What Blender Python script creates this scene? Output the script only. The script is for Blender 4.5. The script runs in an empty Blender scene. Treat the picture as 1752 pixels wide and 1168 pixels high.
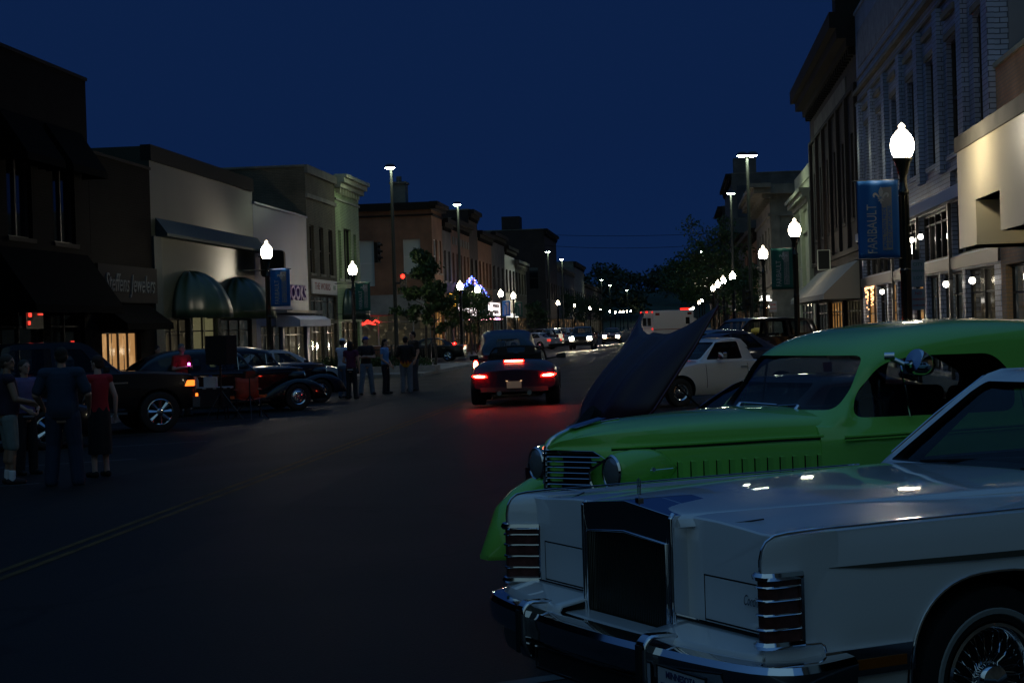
import bpy, bmesh, math, random
from mathutils import Vector, Matrix
R = math.radians
SC = bpy.context.scene
COL = SC.collection
rnd = random.Random(7)
# ------------------------------------------------------------------ camera model
F_PX = 2950.0; CAMH = 1.66; YAW = math.atan(285/F_PX); PITCH = math.atan(24/F_PX); ROLL = 0.031
KS=1.66/1.8; KY=KS*2950/2300; LOW=-.26   # survey units to metres; the left side of the road lies lower
def gx(x):
    return 0.0 if x>-4.2 else (LOW/KS if x<-8.6 else LOW/KS*(-4.2-x)/4.4)
def wy(X,t):
    # the survey assumed a small turn of the camera; this is the exact distance along the street
    if t<12 or t>90: return t
    r0=X/t*2300/2950; q=r0+285/2950; c,s=math.cos(YAW),math.sin(YAW)
    r=(q*c-s)/(c+q*s); return t*r0/r
def gz(y):
    return 0.0 if y < 330 else (y-330)*0.011
# ------------------------------------------------------------------ materials
MATS = {}
def mat(name, col=(.5,.5,.5), rough=.6, metal=0.0, emit=None, estr=0.0, coat=0.0, coatr=.05, spec=.5, noise=None, bump=None,
        trans=0.0, ior=1.45, aniso=0.0, alpha=1.0):
    """noise=(scale, amount) multiplies the base colour; bump=(scale, strength, distance)"""
    if name in MATS: return MATS[name]
    m = bpy.data.materials.new(name); m.use_nodes = True
    nt = m.node_tree; b = nt.nodes['Principled BSDF']
    b.inputs['Base Color'].default_value = (*col, 1); b.inputs['Roughness'].default_value = rough
    b.inputs['Metallic'].default_value = metal; b.inputs['Specular IOR Level'].default_value = spec
    b.inputs['IOR'].default_value = ior
    b.inputs['Coat Weight'].default_value = coat; b.inputs['Coat Roughness'].default_value = coatr
    b.inputs['Transmission Weight'].default_value = trans; b.inputs['Alpha'].default_value = alpha
    if emit: b.inputs['Emission Color'].default_value = (*emit, 1); b.inputs['Emission Strength'].default_value = estr
    tc = None
    if noise or bump or aniso:
        tc = nt.nodes.new('ShaderNodeTexCoord')
    if noise:
        n = nt.nodes.new('ShaderNodeTexNoise'); n.inputs['Scale'].default_value = noise[0]; n.inputs['Detail'].default_value = 6
        nt.links.new(tc.outputs['Object'], n.inputs['Vector'])
        mr = nt.nodes.new('ShaderNodeMapRange'); mr.inputs[1].default_value = .3; mr.inputs[2].default_value = .7
        mr.inputs[3].default_value = 1-noise[1]; mr.inputs[4].default_value = 1+noise[1]
        nt.links.new(n.outputs['Fac'], mr.inputs[0])
        mx = nt.nodes.new('ShaderNodeVectorMath'); mx.operation = 'SCALE'; mx.inputs[0].default_value = col
        nt.links.new(mr.outputs[0], mx.inputs['Scale']); nt.links.new(mx.outputs[0], b.inputs['Base Color'])
    if bump:
        n2 = nt.nodes.new('ShaderNodeTexNoise'); n2.inputs['Scale'].default_value = bump[0]; n2.inputs['Detail'].default_value = 4
        nt.links.new(tc.outputs['Object'], n2.inputs['Vector'])
        bp = nt.nodes.new('ShaderNodeBump'); bp.inputs['Strength'].default_value = bump[1]; bp.inputs['Distance'].default_value = bump[2]
        nt.links.new(n2.outputs['Fac'], bp.inputs['Height']); nt.links.new(bp.outputs[0], b.inputs['Normal'])
    MATS[name] = m
    return m
def wall_axes(nt, scale=(1,1,1)):
    """world position with the run of the wall on X and height on Y, for brick textures on any upright wall"""
    g = nt.nodes.new('ShaderNodeNewGeometry')
    sx = nt.nodes.new('ShaderNodeSeparateXYZ'); nt.links.new(g.outputs['Position'], sx.inputs[0])
    ad = nt.nodes.new('ShaderNodeMath'); ad.operation = 'ADD'
    nt.links.new(sx.outputs[0], ad.inputs[0]); nt.links.new(sx.outputs[1], ad.inputs[1])
    cb = nt.nodes.new('ShaderNodeCombineXYZ'); nt.links.new(ad.outputs[0], cb.inputs[0]); nt.links.new(sx.outputs[2], cb.inputs[1])
    return cb.outputs[0], sx
def brick(name, c1, c2, mortar, scale=1.0, rough=.8, bumpd=.008, bw=.22, bh=.075, spec=.4, ms=.012):
    if name in MATS: return MATS[name]
    m = bpy.data.materials.new(name); m.use_nodes = True
    nt = m.node_tree; b = nt.nodes['Principled BSDF']; b.inputs['Roughness'].default_value = rough
    b.inputs['Specular IOR Level'].default_value = spec
    v, sx = wall_axes(nt)
    t = nt.nodes.new('ShaderNodeTexBrick'); nt.links.new(v, t.inputs['Vector'])
    t.inputs['Color1'].default_value = (*c1,1); t.inputs['Color2'].default_value = (*c2,1); t.inputs['Mortar'].default_value = (*mortar,1)
    t.inputs['Scale'].default_value = scale; t.inputs['Mortar Size'].default_value = ms; t.inputs['Brick Width'].default_value = bw; t.inputs['Row Height'].default_value = bh
    n = nt.nodes.new('ShaderNodeTexNoise'); n.inputs['Scale'].default_value = .9; n.inputs['Detail'].default_value = 7
    g = nt.nodes.new('ShaderNodeNewGeometry'); nt.links.new(g.outputs['Position'], n.inputs['Vector'])
    mr = nt.nodes.new('ShaderNodeMapRange'); mr.inputs[1].default_value=.3; mr.inputs[2].default_value=.7; mr.inputs[3].default_value=.72; mr.inputs[4].default_value=1.2
    nt.links.new(n.outputs['Fac'], mr.inputs[0])
    mx = nt.nodes.new('ShaderNodeVectorMath'); mx.operation='SCALE'; nt.links.new(t.outputs['Color'], mx.inputs[0]); nt.links.new(mr.outputs[0], mx.inputs['Scale'])
    nt.links.new(mx.outputs[0], b.inputs['Base Color'])
    bp = nt.nodes.new('ShaderNodeBump'); bp.inputs['Distance'].default_value = bumpd; bp.inputs['Strength'].default_value=.9; bp.invert = True
    nt.links.new(t.outputs['Fac'], bp.inputs['Height']); nt.links.new(bp.outputs[0], b.inputs['Normal'])
    MATS[name] = m; return m
def ribbed(name, col, rough=.42, dist=.02, nscale=.6, namount=.2, spec=.6, an=.95):
    """painted wall brushed level: lamps mirror in it as upright streaks"""
    if name in MATS: return MATS[name]
    m = mat(name, col, rough, spec=spec)
    nt = m.node_tree; b = nt.nodes['Principled BSDF']
    b.inputs['Anisotropic'].default_value = an
    tv = nt.nodes.new('ShaderNodeCombineXYZ'); tv.inputs[2].default_value = 1.0; nt.links.new(tv.outputs[0], b.inputs['Tangent'])
    g = nt.nodes.new('ShaderNodeNewGeometry')
    n2 = nt.nodes.new('ShaderNodeTexNoise'); n2.inputs['Scale'].default_value = nscale; n2.inputs['Detail'].default_value = 8
    nt.links.new(g.outputs['Position'], n2.inputs['Vector'])
    mr = nt.nodes.new('ShaderNodeMapRange'); mr.inputs[1].default_value=.3; mr.inputs[2].default_value=.7; mr.inputs[3].default_value=1-namount; mr.inputs[4].default_value=1+namount
    nt.links.new(n2.outputs['Fac'], mr.inputs[0])
    mx = nt.nodes.new('ShaderNodeVectorMath'); mx.operation='SCALE'; mx.inputs[0].default_value = col
    nt.links.new(mr.outputs[0], mx.inputs['Scale']); nt.links.new(mx.outputs[0], b.inputs['Base Color'])
    return m
# ------------------------------------------------------------------ objects
def props(o, label=None, cat=None, group=None, kind=None):
    if label: o['label'] = label
    if cat: o['category'] = cat
    if group: o['group'] = group
    if kind: o['kind'] = kind
    return o
def empty(name, loc=(0,0,0), rz=0.0, label=None, cat=None, group=None):
    o = bpy.data.objects.new(name, None); COL.objects.link(o); o.empty_display_size = .3
    o.location = loc; o.rotation_euler = (0,0,rz)
    return props(o, label, cat, group)
def link(name, me, parent=None, loc=None, rot=None):
    o = bpy.data.objects.new(name, me); COL.objects.link(o)
    if parent is not None: o.parent = parent
    if loc is not None: o.location = loc
    if rot is not None: o.rotation_euler = rot
    return o
def kids(o): return [c for c in o.children]
def copy_tree(o, parent=None, loc=None, rz=None, label=None):
    c = o.copy(); COL.objects.link(c)
    if parent is not None: c.parent = parent
    if loc is not None: c.location = loc
    if rz is not None: c.rotation_euler = (0,0,rz)
    if label: c['label'] = label
    for ch in kids(o): copy_tree(ch, c)
    return c
class MB:
    def __init__(s): s.v=[]; s.f=[]; s.m=[]; s.mats=[]; s.cur=0
    def use(s, m):
        if m not in s.mats: s.mats.append(m)
        s.cur = s.mats.index(m); return s
    def vert(s, p): s.v.append(tuple(p)); return len(s.v)-1
    def face(s, idx): s.f.append(tuple(idx)); s.m.append(s.cur)
    def poly(s, pts):
        b=len(s.v); s.v += [tuple(p) for p in pts]; s.face(range(b,b+len(pts)))
    def box(s, lo, hi, M=None):
        x0,y0,z0=lo; x1,y1,z1=hi
        P=[(x0,y0,z0),(x1,y0,z0),(x1,y1,z0),(x0,y1,z0),(x0,y0,z1),(x1,y0,z1),(x1,y1,z1),(x0,y1,z1)]
        if M is not None: P=[tuple(M@Vector(p)) for p in P]
        b=len(s.v); s.v+=P
        for q in ((3,2,1,0),(4,5,6,7),(0,1,5,4),(1,2,6,5),(2,3,7,6),(3,0,4,7)): s.face([b+i for i in q])
        return s
    def cbox(s, c, d, M=None): return s.box([c[i]-d[i]/2 for i in range(3)],[c[i]+d[i]/2 for i in range(3)],M)
    def cyl(s, p, q, r0, r1=None, n=12, caps=True):
        p=Vector(p); q=Vector(q); r1 = r0 if r1 is None else r1
        d=(q-p); 
        if d.length<1e-6: return s
        d.normalize(); a=d.orthogonal().normalized(); c=d.cross(a)
        b=len(s.v)
        for k in range(n):
            t=2*math.pi*k/n; u=a*math.cos(t)+c*math.sin(t)
            s.v.append(tuple(p+u*r0)); s.v.append(tuple(q+u*r1))
        for k in range(n):
            j=(k+1)%n; s.face([b+2*k,b+2*j,b+2*j+1,b+2*k+1])
        if caps:
            s.face([b+2*k for k in range(n)][::-1]); s.face([b+2*k+1 for k in range(n)])
        return s
    def tube(s, pts, r, n=8, caps=True, closed=False):
        pts=[Vector(p) for p in pts]; N=len(pts); rr = r if isinstance(r,(list,tuple)) else [r]*N
        b=len(s.v); ref=None
        for i,p in enumerate(pts):
            if closed: t=(pts[(i+1)%N]-pts[i-1])
            else: t=(pts[min(i+1,N-1)]-pts[max(i-1,0)])
            t.normalize()
            if ref is None: ref=t.orthogonal().normalized()
            a=(ref-t*ref.dot(t)); 
            if a.length<1e-5: a=t.orthogonal()
            a.normalize(); ref=a; c=t.cross(a)
            for k in range(n):
                th=2*math.pi*k/n; s.v.append(tuple(p+(a*math.cos(th)+c*math.sin(th))*rr[i]))
        for i in range(N if closed else N-1):
            for k in range(n):
                j=(k+1)%n; i2=(i+1)%N
                s.face([b+i*n+k,b+i*n+j,b+i2*n+j,b+i2*n+k])
        if caps and not closed:
            s.face([b+k for k in range(n)][::-1]); s.face([b+(N-1)*n+k for k in range(n)])
        return s
    def lathe(s, prof, M=None, n=24, a0=0, a1=2*math.pi):
        """prof: (r, z) pairs, turned about Z"""
        full = abs(a1-a0-2*math.pi)<1e-4
        b=len(s.v); K=len(prof); NN=n if full else n+1
        for k in range(NN):
            t=a0+(a1-a0)*k/n
            for (r,z) in prof:
                p=Vector((r*math.cos(t),r*math.sin(t),z))
                if M is not None: p=M@p
                s.v.append(tuple(p))
        for k in range(n):
            j=(k+1)%NN
            for i in range(K-1):
                s.face([b+k*K+i,b+j*K+i,b+j*K+i+1,b+k*K+i+1])
        return s
    def prism(s, poly, f, t0, t1):
        """poly of 2D points; f(a,b,t)->3D; extruded from t0 to t1"""
        n=len(poly); b=len(s.v)
        s.v += [tuple(f(a,c,t0)) for a,c in poly]+[tuple(f(a,c,t1)) for a,c in poly]
        s.face([b+i for i in range(n)][::-1]); s.face([b+n+i for i in range(n)])
        for i in range(n):
            j=(i+1)%n; s.face([b+i,b+j,b+n+j,b+n+i])
        return s
    def grid(s, rows, closed_u=False, closed_v=False):
        b=len(s.v); nr=len(rows); nc=len(rows[0])
        for r in rows: s.v += [tuple(p) for p in r]
        for i in range(nr if closed_u else nr-1):
            for j in range(nc if closed_v else nc-1):
                i2=(i+1)%nr; j2=(j+1)%nc
                s.face([b+i*nc+j,b+i*nc+j2,b+i2*nc+j2,b+i2*nc+j])
        return s
    def mesh(s, name='m', smooth=None, fixn=True):
        me=bpy.data.meshes.new(name); me.from_pydata(s.v,[],s.f)
        for m in s.mats: me.materials.append(m)
        if s.mats: me.polygons.foreach_set('material_index', s.m)
        if fixn:
            bm=bmesh.new(); bm.from_mesh(me); bmesh.ops.recalc_face_normals(bm, faces=bm.faces); bm.to_mesh(me); bm.free()
        if smooth is not None:
            sm(me, smooth)
        me.update(); return me
    def build(s, name, m=None, parent=None, smooth=None, loc=None, rot=None, fixn=True):
        if m is not None and not s.mats: s.mats=[m]; s.m=[0]*len(s.f)
        return link(name, s.mesh(name, smooth, fixn), parent, loc, rot)
def sm(me, ang=35):
    """shade smooth, creases above ang degrees stay sharp"""
    me.polygons.foreach_set('use_smooth',[True]*len(me.polygons))
    bm=bmesh.new(); bm.from_mesh(me); a=R(ang)
    for e in bm.edges:
        if len(e.link_faces)==2:
            try:
                if e.calc_face_angle()>a: e.smooth=False
            except Exception: pass
    bm.to_mesh(me); bm.free()
def text_mesh(body, size, ext=.004, bold=0.0, shear=0.0, align='CENTER', space=1.0, res=3):
    cu=bpy.data.curves.new('t','FONT'); cu.body=body; cu.size=size; cu.extrude=ext; cu.offset=bold; cu.shear=shear
    cu.align_x=align; cu.align_y='CENTER'; cu.space_character=space; cu.resolution_u=res
    o=bpy.data.objects.new('t',cu); COL.objects.link(o)
    bpy.context.view_layer.update()
    me=bpy.data.meshes.new_from_object(o.evaluated_get(bpy.context.evaluated_depsgraph_get()))
    COL.objects.unlink(o); bpy.data.objects.remove(o); bpy.data.curves.remove(cu)
    return me
def text(name, body, size, m, parent=None, loc=(0,0,0), rot=(0,0,0), scale=None, **k):
    me=text_mesh(body,size,**k); me.materials.clear(); me.materials.append(m)
    o=link(name,me,parent,loc,rot)
    if scale: o.scale=scale
    return o
# ------------------------------------------------------------------ booleans, lofts
def temp(me):
    o=bpy.data.objects.new('tmp',me); COL.objects.link(o); return o
def boolean(me, cutters, op='DIFFERENCE', drop=None):
    """me and cutters are meshes; returns a new mesh; drop = material whose faces go"""
    o=temp(me); tmps=[]
    for c in cutters:
        t=temp(c); tmps.append(t)
        md=o.modifiers.new('b','BOOLEAN'); md.operation=op; md.object=t; md.solver='EXACT'; md.material_mode='TRANSFER'
    bpy.context.view_layer.update()
    out=bpy.data.meshes.new_from_object(o.evaluated_get(bpy.context.evaluated_depsgraph_get()))
    for t in tmps+[o]: COL.objects.unlink(t); bpy.data.objects.remove(t)
    if drop is not None:
        idx=[i for i,m in enumerate(out.materials) if m==drop]
        bm=bmesh.new(); bm.from_mesh(out)
        bmesh.ops.delete(bm, geom=[f for f in bm.faces if f.material_index in idx], context='FACES')
        bm.to_mesh(out); bm.free()
    return out
def cr(p0,p1,p2,p3,t):
    return 0.5*((2*p1)+(-p0+p2)*t+(2*p0-5*p1+4*p2-p3)*t*t+(-p0+3*p1-3*p2+p3)*t**3)
def spline(pts, n, mono=False):
    """Catmull-Rom through tuples, n steps per span"""
    out=[]; N=len(pts)
    for i in range(N-1):
        p=[pts[max(i-1,0)],pts[i],pts[i+1],pts[min(i+2,N-1)]]
        for k in range(n):
            t=k/n; out.append(tuple(cr(p[0][j],p[1][j],p[2][j],p[3][j],t) for j in range(len(pts[0]))))
    out.append(tuple(pts[-1])); return out
def loft(stations, nu=3, nv=3, m=None, smooth=30, cap=True, name='loft', f=None):
    """stations: [(x, [(y,z)...])] half sections, bottom centre to top centre. Mirrored in y. f maps points."""
    rows=[]
    for x,pr in stations: rows.append([c for p in spline(pr,nv) for c in (p[0],p[1])])
    flat=[(st[0],*r) for st,r in zip(stations,rows)]
    flat=spline(flat,nu)
    mb=MB(); 
    if m: mb.use(m)
    rings=[]
    for r in flat:
        x=r[0]; half=[(r[1+2*i],r[2+2*i]) for i in range((len(r)-1)//2)]
        half[0]=(0,half[0][1]); half[-1]=(0,half[-1][1])
        ring=[(x,max(y,0.0),z) for y,z in half]+[(x,-max(y,0.0),z) for y,z in half[-2:0:-1]]
        if f: ring=[f(*p) for p in ring]
        rings.append(ring)
    mb.grid(rings, closed_v=True)
    if cap:
        n=len(rings[0]); mb.face(list(range(n))); mb.face([len(rings)*n-n+i for i in range(n)][::-1])
    me=mb.mesh(name)
    bm=bmesh.new(); bm.from_mesh(me); bmesh.ops.remove_doubles(bm,verts=bm.verts,dist=1e-4); bmesh.ops.recalc_face_normals(bm,faces=bm.faces); bm.to_mesh(me); bm.free()
    if smooth: sm(me,smooth)
    return me
def cylmesh(x,z,r,y0,y1,m,n=40):
    mb=MB().use(m); mb.cyl((x,y0,z),(x,y1,z),r,n=n); return mb.mesh('cut')
def prism_y(poly,y0,y1,m):
    mb=MB().use(m); mb.prism(poly,lambda a,c,t:(a,t,c),y0,y1); return mb.mesh('cut')
def prism_x(poly,x0,x1,m):
    mb=MB().use(m); mb.prism(poly,lambda a,c,t:(t,a,c),x0,x1); return mb.mesh('cut')
def boxmesh(lo,hi,m):
    mb=MB().use(m); mb.box(lo,hi); return mb.mesh('cut')
def round_poly(pts, r, n=4):
    """rounds the corners of a 2D polygon"""
    out=[]; N=len(pts)
    for i in range(N):
        p=Vector(pts[i]); a=Vector(pts[i-1]); b=Vector(pts[(i+1)%N])
        da=(a-p); db=(b-p); rr=min(r,da.length*.45,db.length*.45); A=p+da.normalized()*rr; B=p+db.normalized()*rr
        for k in range(n+1):
            t=k/n; q=A*(1-t)**2+p*2*t*(1-t)+B*t*t; out.append((q.x,q.y))
    return out
# ------------------------------------------------------------------ shared materials
XL=-18.0; XR=6.9; CX=-5.55; KL=-14.1; KR=3.6
def pal():
    mat('asphalt',(.013,.0122,.0108),.7,spec=.13)
    nt=MATS['asphalt'].node_tree; b=nt.nodes['Principled BSDF']
    g=nt.nodes.new('ShaderNodeNewGeometry')
    n1=nt.nodes.new('ShaderNodeTexNoise'); n1.inputs['Scale'].default_value=.35; n1.inputs['Detail'].default_value=8
    n2=nt.nodes.new('ShaderNodeTexNoise'); n2.inputs['Scale'].default_value=55; n2.inputs['Detail'].default_value=3
    vo=nt.nodes.new('ShaderNodeTexVoronoi'); vo.feature='DISTANCE_TO_EDGE'; vo.inputs['Scale'].default_value=.22
    n3=nt.nodes.new('ShaderNodeTexNoise'); n3.inputs['Scale'].default_value=1.2; n3.inputs['Detail'].default_value=5
    av=nt.nodes.new('ShaderNodeVectorMath'); av.operation='ADD'
    nt.links.new(g.outputs['Position'],n3.inputs['Vector']); nt.links.new(g.outputs['Position'],av.inputs[0]); nt.links.new(n3.outputs['Color'],av.inputs[1]); nt.links.new(av.outputs[0],vo.inputs['Vector'])
    for n in (n1,n2): nt.links.new(g.outputs['Position'],n.inputs['Vector'])
    r1=nt.nodes.new('ShaderNodeMapRange'); r1.inputs[1].default_value=.3; r1.inputs[2].default_value=.7; r1.inputs[3].default_value=.7; r1.inputs[4].default_value=1.3; nt.links.new(n1.outputs['Fac'],r1.inputs[0])
    r2=nt.nodes.new('ShaderNodeMapRange'); r2.inputs[1].default_value=.3; r2.inputs[2].default_value=.7; r2.inputs[3].default_value=.7; r2.inputs[4].default_value=1.3; nt.links.new(n2.outputs['Fac'],r2.inputs[0])
    r3=nt.nodes.new('ShaderNodeMapRange'); r3.inputs[1].default_value=.0; r3.inputs[2].default_value=.012; r3.inputs[3].default_value=.4; r3.inputs[4].default_value=1.0; nt.links.new(vo.outputs['Distance'],r3.inputs[0])
    m1=nt.nodes.new('ShaderNodeMath'); m1.operation='MULTIPLY'; m2=nt.nodes.new('ShaderNodeMath'); m2.operation='MULTIPLY'
    nt.links.new(r1.outputs[0],m1.inputs[0]); nt.links.new(r2.outputs[0],m1.inputs[1]); nt.links.new(m1.outputs[0],m2.inputs[0]); nt.links.new(r3.outputs[0],m2.inputs[1])
    sc=nt.nodes.new('ShaderNodeVectorMath'); sc.operation='SCALE'; sc.inputs[0].default_value=(.013,.0122,.0108); nt.links.new(m2.outputs[0],sc.inputs['Scale']); nt.links.new(sc.outputs[0],b.inputs['Base Color'])
    bp=nt.nodes.new('ShaderNodeBump'); bp.inputs['Distance'].default_value=.004; bp.inputs['Strength'].default_value=.8; nt.links.new(n2.outputs['Fac'],bp.inputs['Height']); nt.links.new(bp.outputs[0],b.inputs['Normal'])
    rr=nt.nodes.new('ShaderNodeMapRange'); rr.inputs[1].default_value=.3; rr.inputs[2].default_value=.7; rr.inputs[3].default_value=.58; rr.inputs[4].default_value=.66; nt.links.new(n1.outputs['Fac'],rr.inputs[0]); nt.links.new(rr.outputs[0],b.inputs['Roughness'])
pal()
M_conc=mat('concrete',(.22,.21,.19),.8,noise=(1.3,.2),bump=(30,.4,.004))
M_kerb=mat('kerb concrete',(.27,.26,.24),.8,noise=(3,.2))
M_earth=mat('grass earth',(.03,.045,.02),.9,noise=(.4,.4))
M_white_line=mat('white road paint',(.07,.068,.062),.6,noise=(4,.45))
M_yellow_line=mat('yellow road paint',(.085,.052,.015),.75,spec=.15,noise=(4,.45))
M_glass=mat('dark window glass',(.006,.007,.009),.04,spec=.9)
M_black=mat('black painted metal',(.008,.008,.009),.35,spec=.6)
M_blackm=mat('matt black',(.006,.006,.006),.8)
M_darkframe=mat('dark window frame',(.02,.018,.016),.5)
M_whiteframe=mat('white window frame',(.5,.5,.48),.5)
M_alu=mat('aluminium frame',(.12,.115,.11),.35,metal=.7)
M_blind=mat('white window blind',(.42,.44,.40),.8)
M_chrome=mat('chrome',(.78,.8,.83),.07,metal=1.0)
M_lamp=mat('lit lamp glass',(.9,.9,.9),.3,emit=(1.0,.88,.66),estr=72)
M_lampc=mat('lamp crown glass',(.9,.9,.9),.3,emit=(1.0,.85,.6),estr=5)
M_pole=mat('green black pole',(.012,.016,.012),.22,spec=.7,bump=(90,.2,.002))
M_galv=mat('grey pole',(.03,.033,.03),.4)
M_lens=mat('lit lamp lens',(.9,.9,.9),.3,emit=(.86,1.0,.74),estr=110)
def lit(name,c1,c2,c3,s,scale=1.2,thr=.5):
    """lit shop interior seen through glass: shelves, walls and bright goods"""
    m=mat(name,(.01,.01,.01),.05,spec=.8); nt=m.node_tree; b=nt.nodes['Principled BSDF']
    v,_=wall_axes(nt)
    t=nt.nodes.new('ShaderNodeTexBrick'); nt.links.new(v,t.inputs['Vector']); t.inputs['Scale'].default_value=scale; t.inputs['Brick Width'].default_value=1.3; t.inputs['Row Height'].default_value=2.1; t.offset=.3; t.squash=.6; t.squash_frequency=3
    t.inputs['Color1'].default_value=(*c1,1); t.inputs['Color2'].default_value=(*c2,1); t.inputs['Mortar'].default_value=(.01,.008,.006,1); t.inputs['Mortar Size'].default_value=.03
    n=nt.nodes.new('ShaderNodeTexNoise'); n.inputs['Scale'].default_value=2.2*scale; n.inputs['Detail'].default_value=6; nt.links.new(v,n.inputs['Vector'])
    r=nt.nodes.new('ShaderNodeMapRange'); r.inputs[1].default_value=.56; r.inputs[2].default_value=.66; nt.links.new(n.outputs['Fac'],r.inputs[0])
    mx=nt.nodes.new('ShaderNodeMix'); mx.data_type='RGBA'; nt.links.new(r.outputs[0],mx.inputs[0]); nt.links.new(t.outputs['Color'],mx.inputs[6]); mx.inputs[7].default_value=(*c3,1)
    nt.links.new(mx.outputs[2],b.inputs['Emission Color']); b.inputs['Emission Strength'].default_value=s
    return m
L_warm=lit('warm lit interior',(.32,.16,.05),(.18,.08,.02),(.5,.3,.12),.9)
L_warm2=lit('amber lit curtain',(.45,.24,.09),(.4,.2,.07),(.55,.3,.12),.95,.7)
L_row=lit('patchy lit shop row',(.03,.02,.01),(.006,.005,.004),(.5,.28,.12),.8,.6)
L_dim=lit('dim lit interior',(.035,.028,.015),(.012,.012,.01),(.09,.075,.045),.8)
L_dimc=lit('dim cool interior',(.018,.022,.022),(.008,.01,.01),(.05,.05,.045),.8)
L_cream=lit('cream lit lobby',(.16,.15,.07),(.13,.12,.06),(.2,.18,.09),.6,.5)
# ------------------------------------------------------------------ ground
def strip(name,x0,x1,ys,z,m,kind='structure',xr=None):
    mb=MB().use(m); xs=sorted({x0,x1}|{x for x in (-8.6,-4.2) if x0<x<x1}); rows=[[(x,y,gz(y)+z+gx(x)) for x in xs] for y in ys]; mb.grid(rows)
    o=mb.build(name); props(o,kind=kind); return o
ysf=[-120,-40,0,40,80,160,330,400,500,700,1000,2000,3500]
props(MB().use(M_earth).grid([[(x,y,gz(y)-.06+gx(x)) for x in (-2500,-400,-60,-8.6,-4.2,60,400,2500)] for y in ysf]).build('ground'),kind='structure')
strip('road',KL-.2,KR+.2,[-60,0,40,80,160,330,400,520,900],0.0,MATS['asphalt'])
CY0,CY1=78.0,96.0
cr_=MB().use(MATS['asphalt'])
for a,b in ((-200,KL-.2),(KR+.2,200)): cr_.box((a,CY0,-.5),(b,CY1,gx(a/2)))
props(cr_.build('cross_street'),kind='structure')
def sidewalk(side,y0,y1,wx=0.0,bulb=None):
    k=KL if side<0 else KR; X=XL-.3 if side<0 else XR+.3
    o=-side
    mb=MB().use(M_conc); q=gx(-10) if side<0 else 0
    mb.box((min(k+o*wx-o*.15,X),y0,-.5),(max(k+o*wx-o*.15,X),y1,.14+q))
    ob=props(mb.build('sidewalk'),kind='structure')
    mk=MB().use(M_kerb); a=k+o*wx-o*.15; b=k+o*wx
    mk.box((min(a,b),y0,-.5),(max(a,b),y1,.15+q)); props(mk.build('kerb'),kind='structure')
for sd in (-1,1):
    sidewalk(sd,-40,60); sidewalk(sd,112,162); sidewalk(sd,185,330)
# corner build-outs
for (sd,y0,y1,wx) in ((-1,60,77,2.6),(1,62,77,.9),(-1,97,112,2.0),(1,97,112,.9)):
    sidewalk(sd,y0,y1,wx)
for y in (66.5,70,104,108):  # joints in the build-out are part of the paving, drawn as dark inlays
    pass
props(MB().use(MATS['asphalt']).box((-90,162,-.5),(KL-.2,185,gx(-10))).build('side_street'),kind='structure')
# markings
ml=MB().use(M_yellow_line)
for a,b in ((-20,74),(100,158),(188,320)):
    for dx in (-.16,.06): ml.grid([[(CX+dx,y,.004+gx(CX+dx)),(CX+dx+.10,y,.004+gx(CX+dx+.1))] for y in (a,b)])
props(ml.build('centre_line'),kind='structure')
mw=MB().use(M_white_line)
for y in (73.0,76.2,98.0,101.2): mw.grid([[(x,y,.004+gx(x)),(x,y+.25,.004+gx(x))] for x in (KL+3,-8.6,-4.2,KR-1)])
mw.grid([[(x,103.3,.005+gx(x)),(x,103.8,.005+gx(x))] for x in (CX-4.2,-8.6,CX-.3)])
mw.grid([[(x,70.3,.005+gx(x)),(x,70.8,.005+gx(x))] for x in (CX+.3,-4.2,CX+4.2)])
mw.poly([(CX+1.4,104.5,.006),(CX+1.55,104.5,.006),(CX+2.2,128,.006),(CX+2.05,128,.006)])
mw.poly([(CX+3.2,104.5,.0045),(CX+3.35,104.5,.0045),(CX+3.35,128,.0045),(CX+3.2,128,.0045)])
props(mw.build('crossing_lines'),kind='structure')
st=MB().use(M_white_line)
for y0 in [k*3.55+2.0 for k in range(0,17)]:
    for sd in (-1,1):
        bx=KR-.05 if sd>0 else KL+.05; d=Vector((-.848*KY,-.531,0)) if sd>0 else Vector((.848*KY,.531,0))
        p=Vector((bx,y0 if sd>0 else y0-3,.0042+gx(bx*1.0 if sd<0 else 0))); q=p+d*4.6; n=Vector((0,.06,0))
        st.poly([p-n,p+n,q+n,q-n])
props(st.build('stall_lines'),kind='structure')
# hill at the end of the street
hm=MB().use(M_earth)
hm.grid([[(x,y,gz(y)-.2+max(0,(y-380))*.0+ 15*math.exp(-((x-10)/130)**2)*max(0,min(1,(y-420)/160))) for x in range(-360,400,40)] for y in (420,460,500,560,640,760)])
props(hm.build('hill',smooth=60),kind='structure')
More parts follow.
